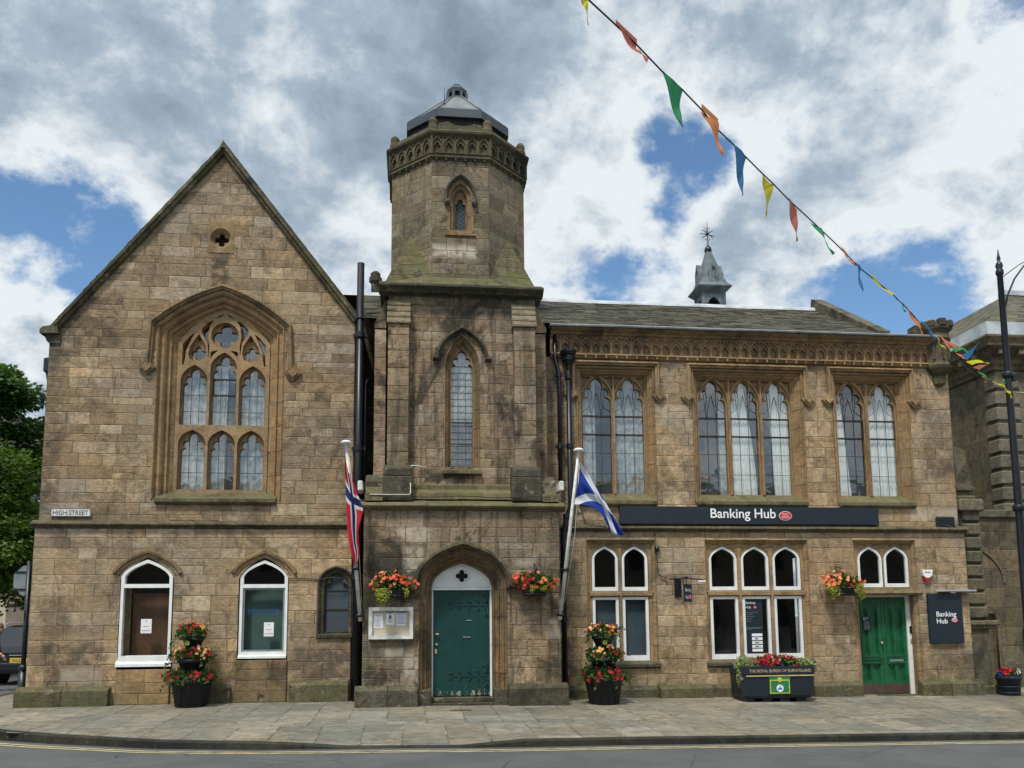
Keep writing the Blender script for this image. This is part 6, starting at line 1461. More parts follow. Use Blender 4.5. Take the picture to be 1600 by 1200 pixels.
ST = thing('street_sign', 'white enamel street name plate reading HIGH STREET on the gable wall', 'sign', (-6.24, 0, 3.52))
mb = MB(); mb.box(-6.585, -5.885, -.015, .03, 3.515, 3.665); mb.build('panel', M['poleW'], ST)
mb = MB(); mb.plate(rect(-6.585, -5.885, 3.515, 3.665), [rect(-6.573, -5.897, 3.527, 3.653)], -.018, -.014); mb.build('border', M['ink'], ST)
text('HIGH STREET', .62, -6.545, -.019, 3.548, M['ink'], 'lettering', ST, h=.085, font_bold=.01)
AL = thing('alarm_box', 'white burglar alarm box with a red foot above the square navy sign', 'alarm box', (10.47, 0, 2.28))
mb = MB(); mb.prism([(10.36, 2.50), (10.59, 2.50), (10.565, 2.38), (10.50, 2.335), (10.44, 2.335), (10.385, 2.38)], -.09, .0); mb.build('cover', M['white'], AL)
mb = MB(); mb.prism([(10.385, 2.375), (10.565, 2.375), (10.52, 2.285), (10.475, 2.27), (10.43, 2.285)], -.075, .0); mb.build('lens', M['postred'], AL)
mb = MB(); mb.box(10.41, 10.54, -.094, -.09, 2.44, 2.455); mb.build('print', M['ink'], AL)
NC = thing('notice_case', 'white framed notice case with papers left of the teal tower door', 'notice board', (-.36, -1.0, 1.25))
mb = MB(); mb.box(-.72, .02, -1.03, -1.0, 1.26, 1.78); mb.build('backing', M['paper'], NC)
mb = MB(); mb.plate(rect(-.74, .04, 1.24, 1.80), [rect(-.675, -.025, 1.305, 1.735)], -1.085, -1.0); 
mb.build('frame', M['poleW'], NC)['label'] = 'pale metal frame'
mb = MB(); mb.box(-.67, -.03, -1.036, -1.03, 1.31, 1.735); mb.build('liner', M['cream'], NC)
for i, (a, b, c_, d_) in enumerate(((-.655, -.49, 1.43, 1.69), (-.44, -.29, 1.49, 1.72), (-.255, -.09, 1.47, 1.72))):
    mb = MB(); mb.box(a, b, -1.043, -1.037, c_, d_); p_ = mb.build('notice', M['paper'], NC)
    mb = MB(); k = 0; z = d_-.035
    if i: mb.box(a, b, -1.046, -1.043, d_-.018, d_)
    if i == 1: mb.box(a+.055, b-.055, -1.046, -1.043, d_-.115, d_-.06)
    while z > c_+.02:
        if not (i == 1 and d_-.12 < z < d_-.05): w_ = (.025, .055)[k % 2] if i < 2 else .015; mb.box(a+w_, b-w_, -1.045, -1.043, z, z+.006)
        z -= .022; k += 1
    mb.build('print', M['inkblue'] if i == 2 else M['ink'], p_)
# bank posters in the middle light of the three-light window
BPO = thing('window_poster', 'dark bank poster with white lettering and five white strips in the middle street window', 'poster', (6.88, .12, .85))
mb = MB(); mb.box(6.645, 7.01, .124, .128, .86, 1.925); mb.build('sheet', M['navy'], BPO)
text('Banking', .20, 6.665, .120, 1.835, M['white'], 'lettering', BPO); text('Hub', .105, 6.665, .120, 1.745, M['white'], 'lettering', BPO)
mb = MB(); mb.prism(dbl(6.86, 1.765, .032, .024), .119, .123); mb.build('badge', M['postpink'], BPO)
mb = MB()
for z, L in ((1.66, .24), (1.62, .15), (1.575, .17), (1.53, .12), (1.485, .10), (1.36, .32), (1.34, .28), (1.32, .1)): mb.box(6.67, 6.67+L, .120, .123, z, z+.007)
mb.build('print', M['galv'], BPO)
for k in range(5):
    mb = MB(); z = 1.215-.075*k; mb.box(6.77, 6.985, .116, .122, z-.028, z+.028); s_ = mb.build('strip', M['white'], BPO)
    if k in (1, 2, 3): mb = MB(); mb.box(6.83, 6.90, .113, .116, z-.012, z+.012); mb.box(6.905, 6.95, .113, .116, z-.004, z+.004) if k > 1 else None; mb.build('print', M['badgeblue'] if k == 1 else M['ink'], s_)
DSN = thing('door_notice', 'little black opening-hours notice on the left leaf of the emerald door', 'notice', (9.3, .24, 1.28))
mb = MB(); mb.box(9.19, 9.37, DY-.022, DY-.012, 1.27, 1.56, bev=.003); mb.build('plate', M['navy'], DSN)
text('Banking', .11, 9.205, DY-.025, 1.52, M['white'], 'lettering', DSN); text('Hub', .055, 9.205, DY-.025, 1.485, M['white'], 'lettering', DSN)
mb = MB(); 
for k in range(7): z = 1.45-k*.022; mb.box(9.225, 9.255, DY-.025, DY-.022, z, z+.007); mb.box(9.27, 9.33, DY-.025, DY-.022, z, z+.007)
mb.build('print', M['galv'], DSN)
mb = MB(); mb.box(.66, 1.03, -1.72, -1.64, pavz(.8, -1.7)+.002, pavz(.8, -1.7)+.008)
for k in range(9): mb.box(.68+k*.038, .70+k*.038, -1.71, -1.65, pavz(.8, -1.7)+.008, pavz(.8, -1.7)+.011)
tag(mb.build('drain_cover', M['rust']), 'small iron drain grating in the pavement before the teal door', 'drain')

# ------------------------------------------------------------------ flagpoles and flags
def at(px, py, y):
    d = ray(px, py); t = (y-CAM.y)/d.y; return CAM+d*t
for i, (b0, yb, t0, yt, lab) in enumerate((((563, 970), -1.05, (541, 693), -1.75, 'white leaning flagpole left of the tower carrying the red cross flag'), ((875, 968), -1.05, (904, 705), -1.75, 'peeling white leaning flagpole right of the tower carrying the blue saltire'))):
    A = at(*b0, yb); B = at(*t0, yt); o = thing('flagpole', lab, 'flagpole', A, 'leaning flagpoles at the tower corners')
    mb = MB(); mb.tube([A, A.lerp(B, .5), B], [.036, .032, .024], 12); mb.build('pole', M['poleW'], o)
    mb = MB(); mb.lathe(B.x, B.y, [(.02, B.z-.01), (.085, B.z+.0), (.095, B.z+.025), (.06, B.z+.05), (0, B.z+.055)], 14); mb.build('truck', M['white'], o)
    mb = MB(); q = A.lerp(B, .03); q2 = A.lerp(B, .30)
    for w_ in (q, q2):
        mb.tube([w_-Vector((0, .01, .03)), w_+Vector((0, -.01, .03))], .068, 12); mb.box(w_.x-.02, w_.x+.02, w_.y, -.1 if i else -.9, w_.z-.015, w_.z+.015) if w_ is q2 else mb.box(min(w_.x, .9), w_.x+.02, -1.02, -.98, w_.z-.01, w_.z+.01) if False else None
    mb.build('clamp', M['black'], o)
    mb = MB(); C0 = A.lerp(B, .93)+Vector((.03, -.05, 0)); D0 = A.lerp(B, .10)+Vector((.05 if i == 0 else .04, -.06, 0)); mb.tube([C0, (C0+D0)/2+Vector((.05, 0, -.05)), D0], .004, 4); mb.build('halyard', M['poleW'], o)
def flag(name, L_, R_, y0, mat, uvf, lab, cat, ns=44, nt=16, rip=.035, back=0.0):
    """L_, R_: two edge curves in photo survey points (px,py); run down the flag"""
    def cur(C_, s_):
        n = len(C_)-1; x = s_*n; i = min(int(x), n-1); t = x-i; a = C_[i]; b = C_[i+1]
        p = C_[max(0, i-1)]; q = C_[min(n, i+2)]
        f = lambda k: .5*((2*a[k])+(-p[k]+b[k])*t+(2*p[k]-5*a[k]+4*b[k]-q[k])*t*t+(-p[k]+3*a[k]-3*b[k]+q[k])*t**3)
        return f(0), f(1)
    mb = MB(); G = []; uv = []
    for j in range(ns+1):
        s_ = j/ns; l = cur(L_, s_); r_ = cur(R_, s_); row = []; ur = []
        for i in range(nt+1):
            t = i/nt; px, py = l[0]+(r_[0]-l[0])*t, l[1]+(r_[1]-l[1])*t
            y = y0+s_*.12+rip*math.sin(t*9+s_*5)+rip*.5*math.sin(t*17-s_*11)+back*t
            row.append(mb.idx(at(px, py, y))); ur.append(uvf(s_, t))
        G.append(row); uv.append(ur)
    for j in range(ns):
        for i in range(nt):
            e = [uv[j][i], uv[j][i+1], uv[j+1][i+1], uv[j+1][i]]
            mb.fi((G[j][i], G[j][i+1], G[j+1][i+1], G[j+1][i]), (e, [(1, 1)]*4), (0, 0, 0), 0, True)
    o = mb.build(name, mat); tag(o, lab, cat); return o
flag('flag', [(538.5, 712), (539, 738), (540, 765), (541, 792), (542, 815), (544, 840), (548, 862), (551, 873), (554, 883)], [(542, 712), (548, 738), (555, 762), (561, 778), (567, 796), (564, 812), (560, 835), (562, 862), (558, 884)], -1.68, M['cross'],
     lambda s_, t: (1.05*s_-.20*t+.10, .86-.72*t+.05*math.sin(s_*9)), 'red flag with a white edged dark blue cross hanging limp from the left flagpole', 'flag', rip=.03)
flag('flag', [(908, 723), (918, 738), (929, 756), (941, 776), (953, 797), (965, 818), (976, 836)], [(897.5, 788), (910, 788), (925, 792), (938, 801), (946, 814), (953, 828), (960, 836)], -1.66, M['saltire'],
     lambda s_, t: (s_, (1-t)*(1.02-.58*s_)), 'blue flag with white diagonal cross blowing from the right flagpole', 'flag', rip=.03)

# ------------------------------------------------------------------ bunting
BT = thing('bunting', 'string of coloured triangular pennants sweeping down across the sky to the right hand lamp post', 'bunting', (10.0, -3.5, 5.25))
W0, W1 = 6.0, 14.53; TR = [(905, -15), (920, 0), (960, 37), (993, 68), (1033, 110), (1066, 140), (1095, 170), (1122, 203), (1145, 225), (1165, 245), (1190, 270), (1209, 288), (1232, 312), (1268, 345), (1305, 380), (1345, 420), (1395, 460), (1425, 490), (1450, 520), (1480, 545), (1510, 575), (1545, 600), (1578, 612)]
tot = math.hypot(TR[-1][0]-TR[0][0], TR[-1][1]-TR[0][1])
def bpt(px, py, ref=None):
    q = ref or (px, py); s_ = math.hypot(q[0]-TR[0][0], q[1]-TR[0][1])/tot; w_ = 1/((1-s_)/W0+s_/W1); return CAM+ray(px, py)*w_
line = [bpt(*p) for p in TR]; d0 = (line[0]-line[2]).normalized(); line = [line[0]+d0*6, line[0]+d0*3]+line
mb = MB(); mb.tube(line, [.007]*len(line), 6); mb.build('cord', M['black'], BT)
PN = [('yellow', (906, -14), (918, -2), (912, 8), (920, 38), 0), ('salmon', (962, 38), (995, 68), (975, 70), (1012, 95), 1), ('green', (1034, 110), (1066, 143), (1045, 160), (1066, 200), 0), ('orange', (1096, 171), (1122, 194), (1110, 205), (1130, 242), 2),
      ('blue', (1146, 226), (1166, 246), (1150, 268), (1160, 306), 0), ('yellow', (1192, 272), (1209, 289), (1196, 300), (1198, 339), 0), ('salmon', (1231, 311), (1247, 326), (1236, 345), (1246, 377), 0), ('green', (1267, 344), (1282, 357), (1284, 372), (1303, 397), 0),
      ('orange', (1304, 377), (1324, 398), (1318, 393), (1337, 417), 0), ('blue', (1337, 410), (1345, 420), (1340, 434), (1348, 455), 0), ('yellow', (1355, 425), (1392, 457), (1378, 456), (1396, 460), 0), ('green', (1400, 464), (1412, 476), (1405, 470), (1415, 487), 0),
      ('orange', (1414, 478), (1432, 496), (1430, 505), (1443, 524), 0), ('blue', (1437, 498), (1458, 522), (1448, 508), (1462, 530), 0), ('yellow', (1459, 522), (1468, 532), (1465, 535), (1478, 546), 0), ('salmon', (1464, 523), (1485, 545), (1482, 528), (1500, 546), 0),
      ('green', (1478, 534), (1495, 550), (1496, 533), (1513, 551), 0), ('blue', (1502, 556), (1512, 562), (1515, 552), (1531, 534), 0), ('orange', (1488, 545), (1503, 558), (1498, 556), (1508, 560), 0), ('yellow', (1511, 564), (1518, 571), (1525, 557), (1545, 568), 0), ('salmon', (1521, 574), (1530, 580), (1532, 567), (1545, 570), 0),
      ('green', (1527, 577), (1538, 590), (1536, 585), (1547, 594), 0), ('orange', (1535, 586), (1540, 590), (1537, 592), (1541, 598), 0), ('yellow', (1548, 595), (1566, 602), (1556, 597), (1570, 604), 0), ('green', (1567, 592), (1570, 600), (1569, 594), (1573, 597), 0), ('yellow', (1568, 605), (1578, 610), (1573, 608), (1581, 622), 0)]
for (cn_, a, b, m_, tip, fold) in PN:
    mb = MB(); n = 10; G = []
    rf = ((a[0]+b[0])/2, (a[1]+b[1])/2); A, B, T_p = bpt(*a), bpt(*b), bpt(*tip, rf); Mm = bpt(*m_, rf)
    bend = Mm-(A.lerp(B, .35).lerp(T_p, .45))
    wob_ = rnd.uniform(0, 6)
    for j in range(n+1):
        s_ = j/n; row = []
        for i in range(5):
            t = i/4; p = A.lerp(B, t).lerp(T_p, s_)+bend*4*s_*(1-s_)*.30; p = p+Vector((0, .025*math.sin(s_*7+t*3+wob_), 0)); row.append(mb.idx(p))
        G.append(row)
    for j in range(n):
        for i in range(4): mb.fi((G[j][i], G[j][i+1], G[j+1][i+1], G[j+1][i]), None, (0, 0, 0), 0, True)
    if fold:   # hem flipped over the cord
        e_ = (A-B).cross(Vector((0, 1, 0))).normalized()*(-.035 if fold == 1 else -.05)
        e_ = e_ if e_.z > 0 else -e_
        mb.face((A, B, B+e_, A+e_*1.1))
    p_ = mb.build('pennant', PEN[cn_], BT); p_['label'] = cn_+' pennant'
mb = MB(); e0 = bpt(1578, 612); mb.tube([e0, e0+Vector((2.5, .1, -.08)), e0+Vector((8, .3, .1))], .006, 5); mb.build('cord', M['straw'], BT)

# ------------------------------------------------------------------ street lamp at the right
SL = thing('street_lamp', 'tall black street lamp with curved bracket and lantern at the right edge', 'street lamp', (10.0, -3.5, -.12))
mb = MB(); mb.lathe(10.0, -3.5, [(.11, -.12), (.11, .1), (.095, .2), (.095, 1.3), (.072, 1.4), (.064, 3.3), (.055, 5.4), (.048, 7.35), (.065, 7.38), (.065, 7.43), (.045, 7.47), (.062, 7.52), (.045, 7.58), (.022, 7.6), (.033, 7.65), (.022, 7.70), (.005, 7.82)], 14)
mb.lathe(10.0, -3.5, [(.09, 3.28), (.098, 3.3), (.098, 3.36), (.09, 3.38)], 14); mb.lathe(10.0, -3.5, [(.08, 5.55), (.09, 5.57), (.09, 5.63), (.08, 5.65)], 14); mb.box(10.05, 10.14, -3.55, -3.45, 5.5, 5.6); mb.build('pole', M['black'], SL)
mb = MB(); mb.tube([(10.03, -3.5, 6.72), (10.10, -3.52, 7.0), (10.22, -3.56, 7.28), (10.38, -3.6, 7.50), (10.58, -3.66, 7.60), (10.70, -3.7, 7.52), (10.72, -3.7, 7.40)], .016, 8); mb.tube([(10.05, -3.5, 7.33), (10.3, -3.58, 7.52), (10.5, -3.64, 7.62)], .008, 6); mb.build('bracket', M['black'], SL)
mb = MB(); mb.lathe(10.62, -3.66, [(.03, 7.56), (.05, 7.54), (.05, 7.47), (.10, 7.45), (.12, 7.38), (.22, 7.27), (.235, 7.24), (.20, 7.235), (.05, 7.30)], 18); LH = mb.build('lantern', M['black'], SL)
mb = MB(); mb.lathe(10.62, -3.66, [(.13, 7.24), (.13, 7.18), (.09, 7.10), (.03, 7.06), (.0, 7.055)], 16); mb.build('bowl', M['white'], LH)

# ------------------------------------------------------------------ side street on the left
SP = thing('sign_post', 'black post with the grey back of an octagonal sign at the left corner', 'sign post', (-7.05, .35, .08))
mb = MB(); mb.tube([(-7.05, .35, -.1), (-7.05, .35, 2.72)], .042, 12); mb.tube([(-7.05, .35, -.1), (-7.05, .35, .72)], .075, 12); mb.lathe(-7.05, .35, [(.075, .68), (.075, .78), (.05, .82)], 12); mb.build('post', M['black'], SP)
mb = MB(); r_ = .30; mb.prism([(-7.06+r_*math.cos(math.pi/8+k*math.pi/4), 2.36+r_*math.sin(math.pi/8+k*math.pi/4)) for k in range(8)], .41, .425); mb.build('sign_plate', M['galv'], SP)
mb = MB(); mb.box(-7.32, -6.8, .395, .41, 2.18, 2.21); mb.box(-7.32, -6.8, .395, .41, 2.50, 2.53); mb.box(-7.07, -7.05, .30, .308, 1.65, 1.80); mb.build('bracket', M['black'], SP)
bd = MB(); bd.lathe(-7.32, .2, [(.08, -.1), (.08, .62), (.09, .64), (.09, .70), (.07, .76), (.0, .80)], 14); 
# pale building down the side street
CB = thing('cream_building', 'cream rendered building with a window behind the tree down the side street', 'building', (-18.4, 22.4, 0))
mb = MB(); mb.cdt(rect(-22, -16.25, -.3, 9.0), [rect(-17.9, -16.95, 2.7, 4.7), rect(-17.9, -16.95, 5.9, 7.9)], 22, None); mb.face(((-16.25, 22, -.3), (-16.25, 30, -.3), (-16.25, 30, 9), (-16.25, 22, 9))); mb.build('wall', M['cream'], CB)
for z0 in (2.7, 5.9):
    mb = MB(); mb.plate(rect(-17.9, -16.95, z0, z0+2), [rect(-17.83, -17.02, z0+.07, z0+.97), rect(-17.83, -17.02, z0+1.03, z0+1.93)], 22.1, 22.16); f_ = mb.build('window', M['brownstone'], CB); mb = MB(); mb.cdt(rect(-17.9, -16.95, z0, z0+2), [], 22.14); mb.build('pane', M['fascia'], f_)
mb = MB(); mb.prism([(-22.2, 9.0), (-16.1, 9.0), (-19.1, 11.5)], 21.9, 30); mb.build('roof', M['slate'], CB)
BB = thing('brown_building', 'brown stone house with tall windows behind the sign post down the side street', 'building', (-13.2, 20.5, 0))
mb = MB(); mb.cdt(rect(-16.0, -10.5, -.3, 8.0), [rect(-15.25, -14.0, 2.9, 4.6), rect(-13, -11.8, 2.9, 4.6), rect(-15.25, -14.0, 5.6, 7.3)], 20, layout(-16, -10.5, -.3, 8, .3, .4, .4, .9, 0, 91)); mb.box(-16.0, -10.5, 19.93, 20, 2.3, 2.48); mb.box(-15.4, -13.9, 19.9, 20, 2.75, 2.9); mb.build('wall', M['brownstone'], BB)
for (a, z0, h) in ((-15.25, 2.9, 1.7), (-13, 2.9, 1.7), (-15.25, 5.6, 1.7)):
    mb = MB(); mb.plate(rect(a, a+1.2, z0, z0+h), [rect(a+.06, a+1.14, z0+.06, z0+h/2-.03), rect(a+.06, a+1.14, z0+h/2+.03, z0+h-.06)], 20.08, 20.14); f_ = mb.build('window', M['whitep'], BB); mb = MB(); mb.cdt(rect(a, a+1.2, z0, z0+h), [], 20.12); mb.build('pane', M['fascia'], f_)
mb = MB(); mb.prism([(-16.2, 8.0), (-10.3, 8.0), (-13.2, 10.4)], 19.9, 28); mb.build('roof', M['slate'], BB)

# trees
def tree(loc, H, crown, label, mat, n, seed, name='leafy_tree', L=.17):
    g = random.Random(seed); x, y, z = loc; o = thing(name, label, 'tree', loc, 'trees down the side street')
    mb = MB(); mb.tube([(x, y, z-.2), (x+.1, y, z+H*.25), (x-.1, y+.1, z+H*.5), (x, y, z+H*.8)], [.28, .21, .14, .04], 9)
    cl = []
    for k in range(90):
        t = g.random(); v = rv(g); cz = z+H*(.32+.62*t); rr_ = crown*(math.sin(math.pi*min(1, .18+.80*t))**.7)
        c_ = Vector((x+v.x*rr_*g.uniform(.45, 1), y+v.y*rr_*g.uniform(.45, 1), cz)); cl.append((c_, g.uniform(.45, .95)))
        if k < 22: s0 = Vector((x, y, z+H*(.25+.5*t*.8))); mb.tube([s0, s0.lerp(c_, .5)+Vector((0, 0, .15)), c_], [.07, .04, .015], 6)
    mb.build('trunk', M['bark'], o)
    mb = MB()
    for c_, r_ in cl:
        for _ in range(n//90):
            v = rv(g); k = g.random()**.45; p = c_+Vector((v.x*r_, v.y*r_, v.z*r_*.62))*k
            d = Vector((v.x, v.y, v.z*.3-.35))+rv(g)*.7; d.normalize(); s_ = d.cross(Vector((0, 0, 1))+rv(g)*.6).normalized(); ll = L*g.uniform(.6, 1.2); c = (g.random(), 0, 0)
            # three-lobed leaf
            mb.face((p, p+d*ll*.45+s_*ll*.5, p+d*ll*.62+s_*ll*.16, p+d*ll, p+d*ll*.62-s_*ll*.16, p+d*ll*.45-s_*ll*.5), None, c)
    mb.build('crown', M[mat], o)
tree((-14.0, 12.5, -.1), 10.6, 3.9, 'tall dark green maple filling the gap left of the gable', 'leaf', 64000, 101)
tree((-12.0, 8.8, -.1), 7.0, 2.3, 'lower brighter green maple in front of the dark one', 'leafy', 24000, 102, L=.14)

# ------------------------------------------------------------------ parked car in the side street (seen from behind)
CR = thing('parked_car', 'black estate car with yellow rear number plate parked down the side street', 'car', (-9.6, 8.0, .05))
cx, y0, zg = -9.42, 5.95, .05
def carsec(y, w_, zb, zbelt, ztop, tumble): 
    return [(cx-w_*.93, y, zb), (cx-w_, y, zb+.25), (cx-w_, y, zbelt), (cx-w_+tumble, y, ztop-.08), (cx-w_+tumble+.12, y, ztop), (cx+w_-tumble-.12, y, ztop), (cx+w_-tumble, y, ztop-.08), (cx+w_, y, zbelt), (cx+w_, y, zb+.25), (cx+w_*.93, y, zb)]
mb = MB(); S_ = [(0.0, .84, .42, .78, .80, .03), (.03, .88, .30, .90, .95, .04), (.10, .89, .28, .95, 1.10, .10), (.42, .90, .27, .97, 1.42, .20), (.7, .90, .27, .97, 1.46, .22), (2.3, .90, .27, .95, 1.46, .22), (3.0, .90, .27, .93, 1.18, .18), (3.3, .89, .27, .90, .98, .08), (4.2, .86, .30, .80, .84, .04), (4.45, .75, .38, .62, .66, .04)]
mb.rings([carsec(y0+a, b, zg+c_, zg+d_, zg+e_, f_) for a, b, c_, d_, e_, f_ in S_], True, sm=False); CBd = mb.build('body', M['carpaint'], CR)
mb = MB(); mb.face(((cx-.66, y0+.115, zg+1.02), (cx+.66, y0+.115, zg+1.02), (cx+.56, y0+.375, zg+1.35), (cx-.56, y0+.375, zg+1.35))); mb.build('rear_window', M['fascia'], CR)
for s_ in (-1, 1):
    mb = MB(); mb.face(((cx+s_*.90, y0+.5, zg+1.0), (cx+s_*.90, y0+2.5, zg+1.0), (cx+s_*.72, y0+2.3, zg+1.38), (cx+s_*.72, y0+.7, zg+1.38))); mb.build('side_window', M['fascia'], CR)
    mb = MB(); mb.box(min(cx+s_*.60, cx+s_*.88), max(cx+s_*.60, cx+s_*.88), y0-.02, y0+.1, zg+.80, zg+.92, bev=.02); mb.build('tail_light', M['taillight'], CR)
    mb = MB(); mb.tube([(cx+s_*.66, y0+.55, zg+1.48), (cx+s_*.66, y0+.7, zg+1.51), (cx+s_*.66, y0+2.2, zg+1.51), (cx+s_*.66, y0+2.4, zg+1.46)], .018, 6); mb.build('roof_rail', M['steel'], CR)
    for yy in (.80, 3.5):
        mb = MB(); T = Matrix.Translation((cx+s_*.80, y0+yy, zg+.33)) @ Matrix.Rotation(math.pi/2, 4, 'Y'); mb.T = T; mb.lathe(0, 0, [(.20, -.10), (.31, -.10), (.33, -.06), (.33, .06), (.31, .10), (.20, .10)], 22); w_ = mb.build('wheel', M['rubber'], CR)
        mb = MB(T); mb.lathe(0, 0, [(.02, .085*s_), (.20, .085*s_), (.21, .10*s_)], 16); mb.build('rim', M['steel'], w_)
mb = MB(); mb.box(cx-.85, cx+.85, y0-.06, y0+.1, zg+.36, zg+.56, bev=.03); mb.build('bumper', M['carpaint'], CR)
mb = MB(); mb.box(cx-.30, cx+.30, y0-.012, y0+.01, zg+.73, zg+.75); mb.build('trim', M['steel'], CR)
mb = MB(); mb.box(cx-.27, cx+.27, y0-.025, y0-.01, zg+.56, zg+.675); np_ = mb.build('number_plate', M['plate'], CR)
text('WG65', .24, cx-.22, y0-.03, zg+.578, M['ink'], 'lettering', np_, h=.078)
mb = MB(); mb.tube([(cx-.2, y0+.2, zg+1.12), (cx+.15, y0+.12, zg+1.06)], .010, 5); mb.build('wiper', M['rubber'], CR)
WV = thing('parked_van', 'pale silver car beyond the black one down the side street', 'car', (-10.5, 13, .1))
mb = MB(); cx2 = -11.2; cx = cx2; mb.rings([carsec(13+a, b, .1+c_, .1+d_, .1+e_, f_) for a, b, c_, d_, e_, f_ in S_], True, sm=False); mb.build('body', M['leadlight'], WV)
mb = MB(); mb.face(((cx-.66, 13.115, 1.12), (cx+.66, 13.115, 1.12), (cx+.56, 13.375, 1.45), (cx-.56, 13.375, 1.45))); mb.build('rear_window', M['fascia'], WV)
for s_ in (-1, 1):
    for yy in (.80, 3.5): mb = MB(Matrix.Translation((cx+s_*.80, 13+yy, .43)) @ Matrix.Rotation(math.pi/2, 4, 'Y')); mb.lathe(0, 0, [(.05, -.10), (.31, -.10), (.33, -.06), (.33, .06), (.31, .10), (.05, .10)], 18); mb.build('wheel', M['rubber'], WV)
    mb = MB(); mb.box(min(cx+s_*.60, cx+s_*.88), max(cx+s_*.60, cx+s_*.88), 12.98, 13.1, .90, 1.04, bev=.02); mb.build('tail_light', M['taillight'], WV)
WV.name = 'parked_car.001'

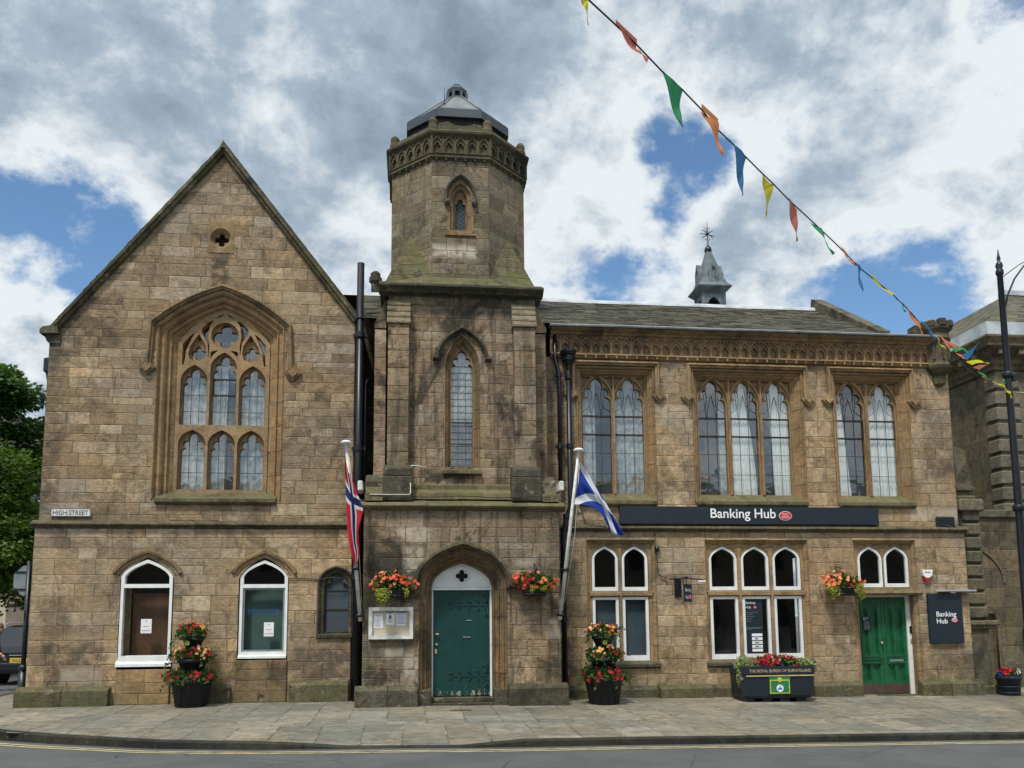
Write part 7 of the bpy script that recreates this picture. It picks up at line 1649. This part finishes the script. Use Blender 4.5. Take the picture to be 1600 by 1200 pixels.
# ------------------------------------------------------------------ stooping pedestrian at the left edge
def person(loc, face=1):
    x, y, z = loc; PP = thing('person', 'stooping person in patterned jacket and pale trousers at the left edge', 'person', loc)
    def skin(nm, pts, edges, rad, mat, sub=2):
        me = bpy.data.meshes.new(nm); me.from_pydata([Vector(p) for p in pts], edges, []); ob = bpy.data.objects.new('tmp', me); COL.objects.link(ob)
        md = ob.modifiers.new('s', 'SKIN'); 
        for v, r_ in zip(me.skin_vertices[0].data, rad): v.radius = (r_, r_) if not isinstance(r_, tuple) else r_
        me.skin_vertices[0].data[0].use_root = True
        sb = ob.modifiers.new('u', 'SUBSURF'); sb.levels = sub; sb.render_levels = sub
        bpy.context.view_layer.update(); m2 = bpy.data.meshes.new_from_object(ob.evaluated_get(bpy.context.evaluated_depsgraph_get())); bpy.data.objects.remove(ob)
        o = bpy.data.objects.new(nm, m2); m2.materials.clear(); m2.materials.append(mat)
        for p in m2.polygons: p.use_smooth = True
        COL.objects.link(o); o.parent = PP; return o
    f = face
    # body, one continuous surface: pelvis, spine bent forward, head, arms reaching, legs
    pts = [(0, 0, .86), (.04*f, 0, 1.00), (.14*f, 0, 1.16), (.24*f, 0, 1.27), (.31*f, 0, 1.33), (.37*f, 0, 1.38), (.41*f, 0, 1.45),
           (.24*f, -.17, 1.24), (.30*f, -.21, 1.02), (.46*f, -.18, .86), (.54*f, -.17, .83),
           (.24*f, .17, 1.24), (.26*f, .21, 1.0), (.36*f, .2, .80), (.41*f, .2, .74),
           (0, -.09, .80), (.06*f, -.10, .46), (-.01*f, -.10, .09), (.12*f, -.10, .03),
           (0, .09, .80), (-.05*f, .10, .46), (-.14*f, .10, .10), (-.02*f, .10, .03)]
    ed = [(0, 1), (1, 2), (2, 3), (3, 4), (4, 5), (5, 6), (3, 7), (7, 8), (8, 9), (9, 10), (3, 11), (11, 12), (12, 13), (13, 14), (0, 15), (15, 16), (16, 17), (17, 18), (0, 19), (19, 20), (20, 21), (21, 22)]
    ra = [.13, .125, .135, .12, .055, .085, .095, .055, .043, .034, .036, .055, .043, .034, .036, .085, .06, .04, .04, .085, .06, .04, .04]
    skin('body', pts, ed, ra, M['skin'])
    skin('jacket', [p for p in pts[:4]]+[(.28*f, 0, 1.31)]+[pts[7], pts[8], (.42*f, -.185, .90), pts[11], pts[12], (.34*f, .2, .83)], [(0, 1), (1, 2), (2, 3), (3, 4), (3, 5), (5, 6), (6, 7), (3, 8), (8, 9), (9, 10)], [.165, .155, .16, .14, .08, .075, .06, .05, .075, .06, .05], M['coat'])
    skin('trousers', [(0, 0, .84), pts[15], pts[16], (-.01*f, -.10, .13), pts[19], pts[20], (-.14*f, .10, .13)], [(0, 1), (1, 2), (2, 3), (0, 4), (4, 5), (5, 6)], [.145, .105, .08, .06, .105, .08, .06], M['trousers'])
    skin('shoes', [(-.03*f, -.10, .045), (.14*f, -.10, .035)], [(0, 1)], [.05, .04], M['rubber']); skin('shoes', [(-.16*f, .10, .045), (0, .10, .035)], [(0, 1)], [.05, .04], M['rubber'])
    skin('hair', [(.36*f, 0, 1.42), (.39*f, 0, 1.49), (.44*f, 0, 1.50)], [(0, 1), (1, 2)], [.09, .095, .075], M['hair'])
    # five fingers on each hand, nose and ears
    for sy, bx, bz in ((-.17, .54, .83), (.2, .41, .74)):
        for k in range(5):
            oy = (k-1.5)*.020 if k < 4 else -.045; L = (.065, .075, .07, .055, .045)[k]
            skin('finger', [(bx*f, sy+oy*.7, bz), ((bx+L*.6)*f, sy+oy, bz-.02), ((bx+L*.8)*f, sy+oy, bz-.055)], [(0, 1), (1, 2)], [.010, .009, .007], M['skin'], 1)
    skin('nose', [(.48*f, 0, 1.445), (.515*f, 0, 1.425)], [(0, 1)], [.014, .012], M['skin'], 1)
    for sy in (-.09, .09): skin('ear', [(.40*f, sy, 1.43), (.395*f, sy*1.08, 1.455)], [(0, 1)], [.016, .014], M['skin'], 1)
    return PP
pp = person((-9.66, 4.4, .03)); 

# houses across the road, behind the camera (seen only in the window glass)
OH = thing('opposite_terrace', 'dark stone terrace across the road seen reflected in the lower window glass', 'building', (3, -31, -.2))
mb = MB(); mb.cdt(rect(-26, 30, -.4, 7.2), [rect(x, x+1.1, z, z+1.7) for x in range(-24, 28, 4) for z in (.9, 4.2)], -30, layout(-26, 30, -.4, 7.2, .4, .5, .8, 1.6, 0, 99)); mb.build('wall', M['neigh'], OH)
mb = MB(); mb.box(-26, 30, -38, -30.5, -.4, 7.0); mb.build('interior', M['darkin'], OH)
mb = MB(); mb.prism([(-29.7, 7.2), (-34, 9.6), (-38.3, 7.2)], -26.2, 30.2, axis='x'); mb.build('roof', M['slate'], OH)
bpy.context.view_layer.update()
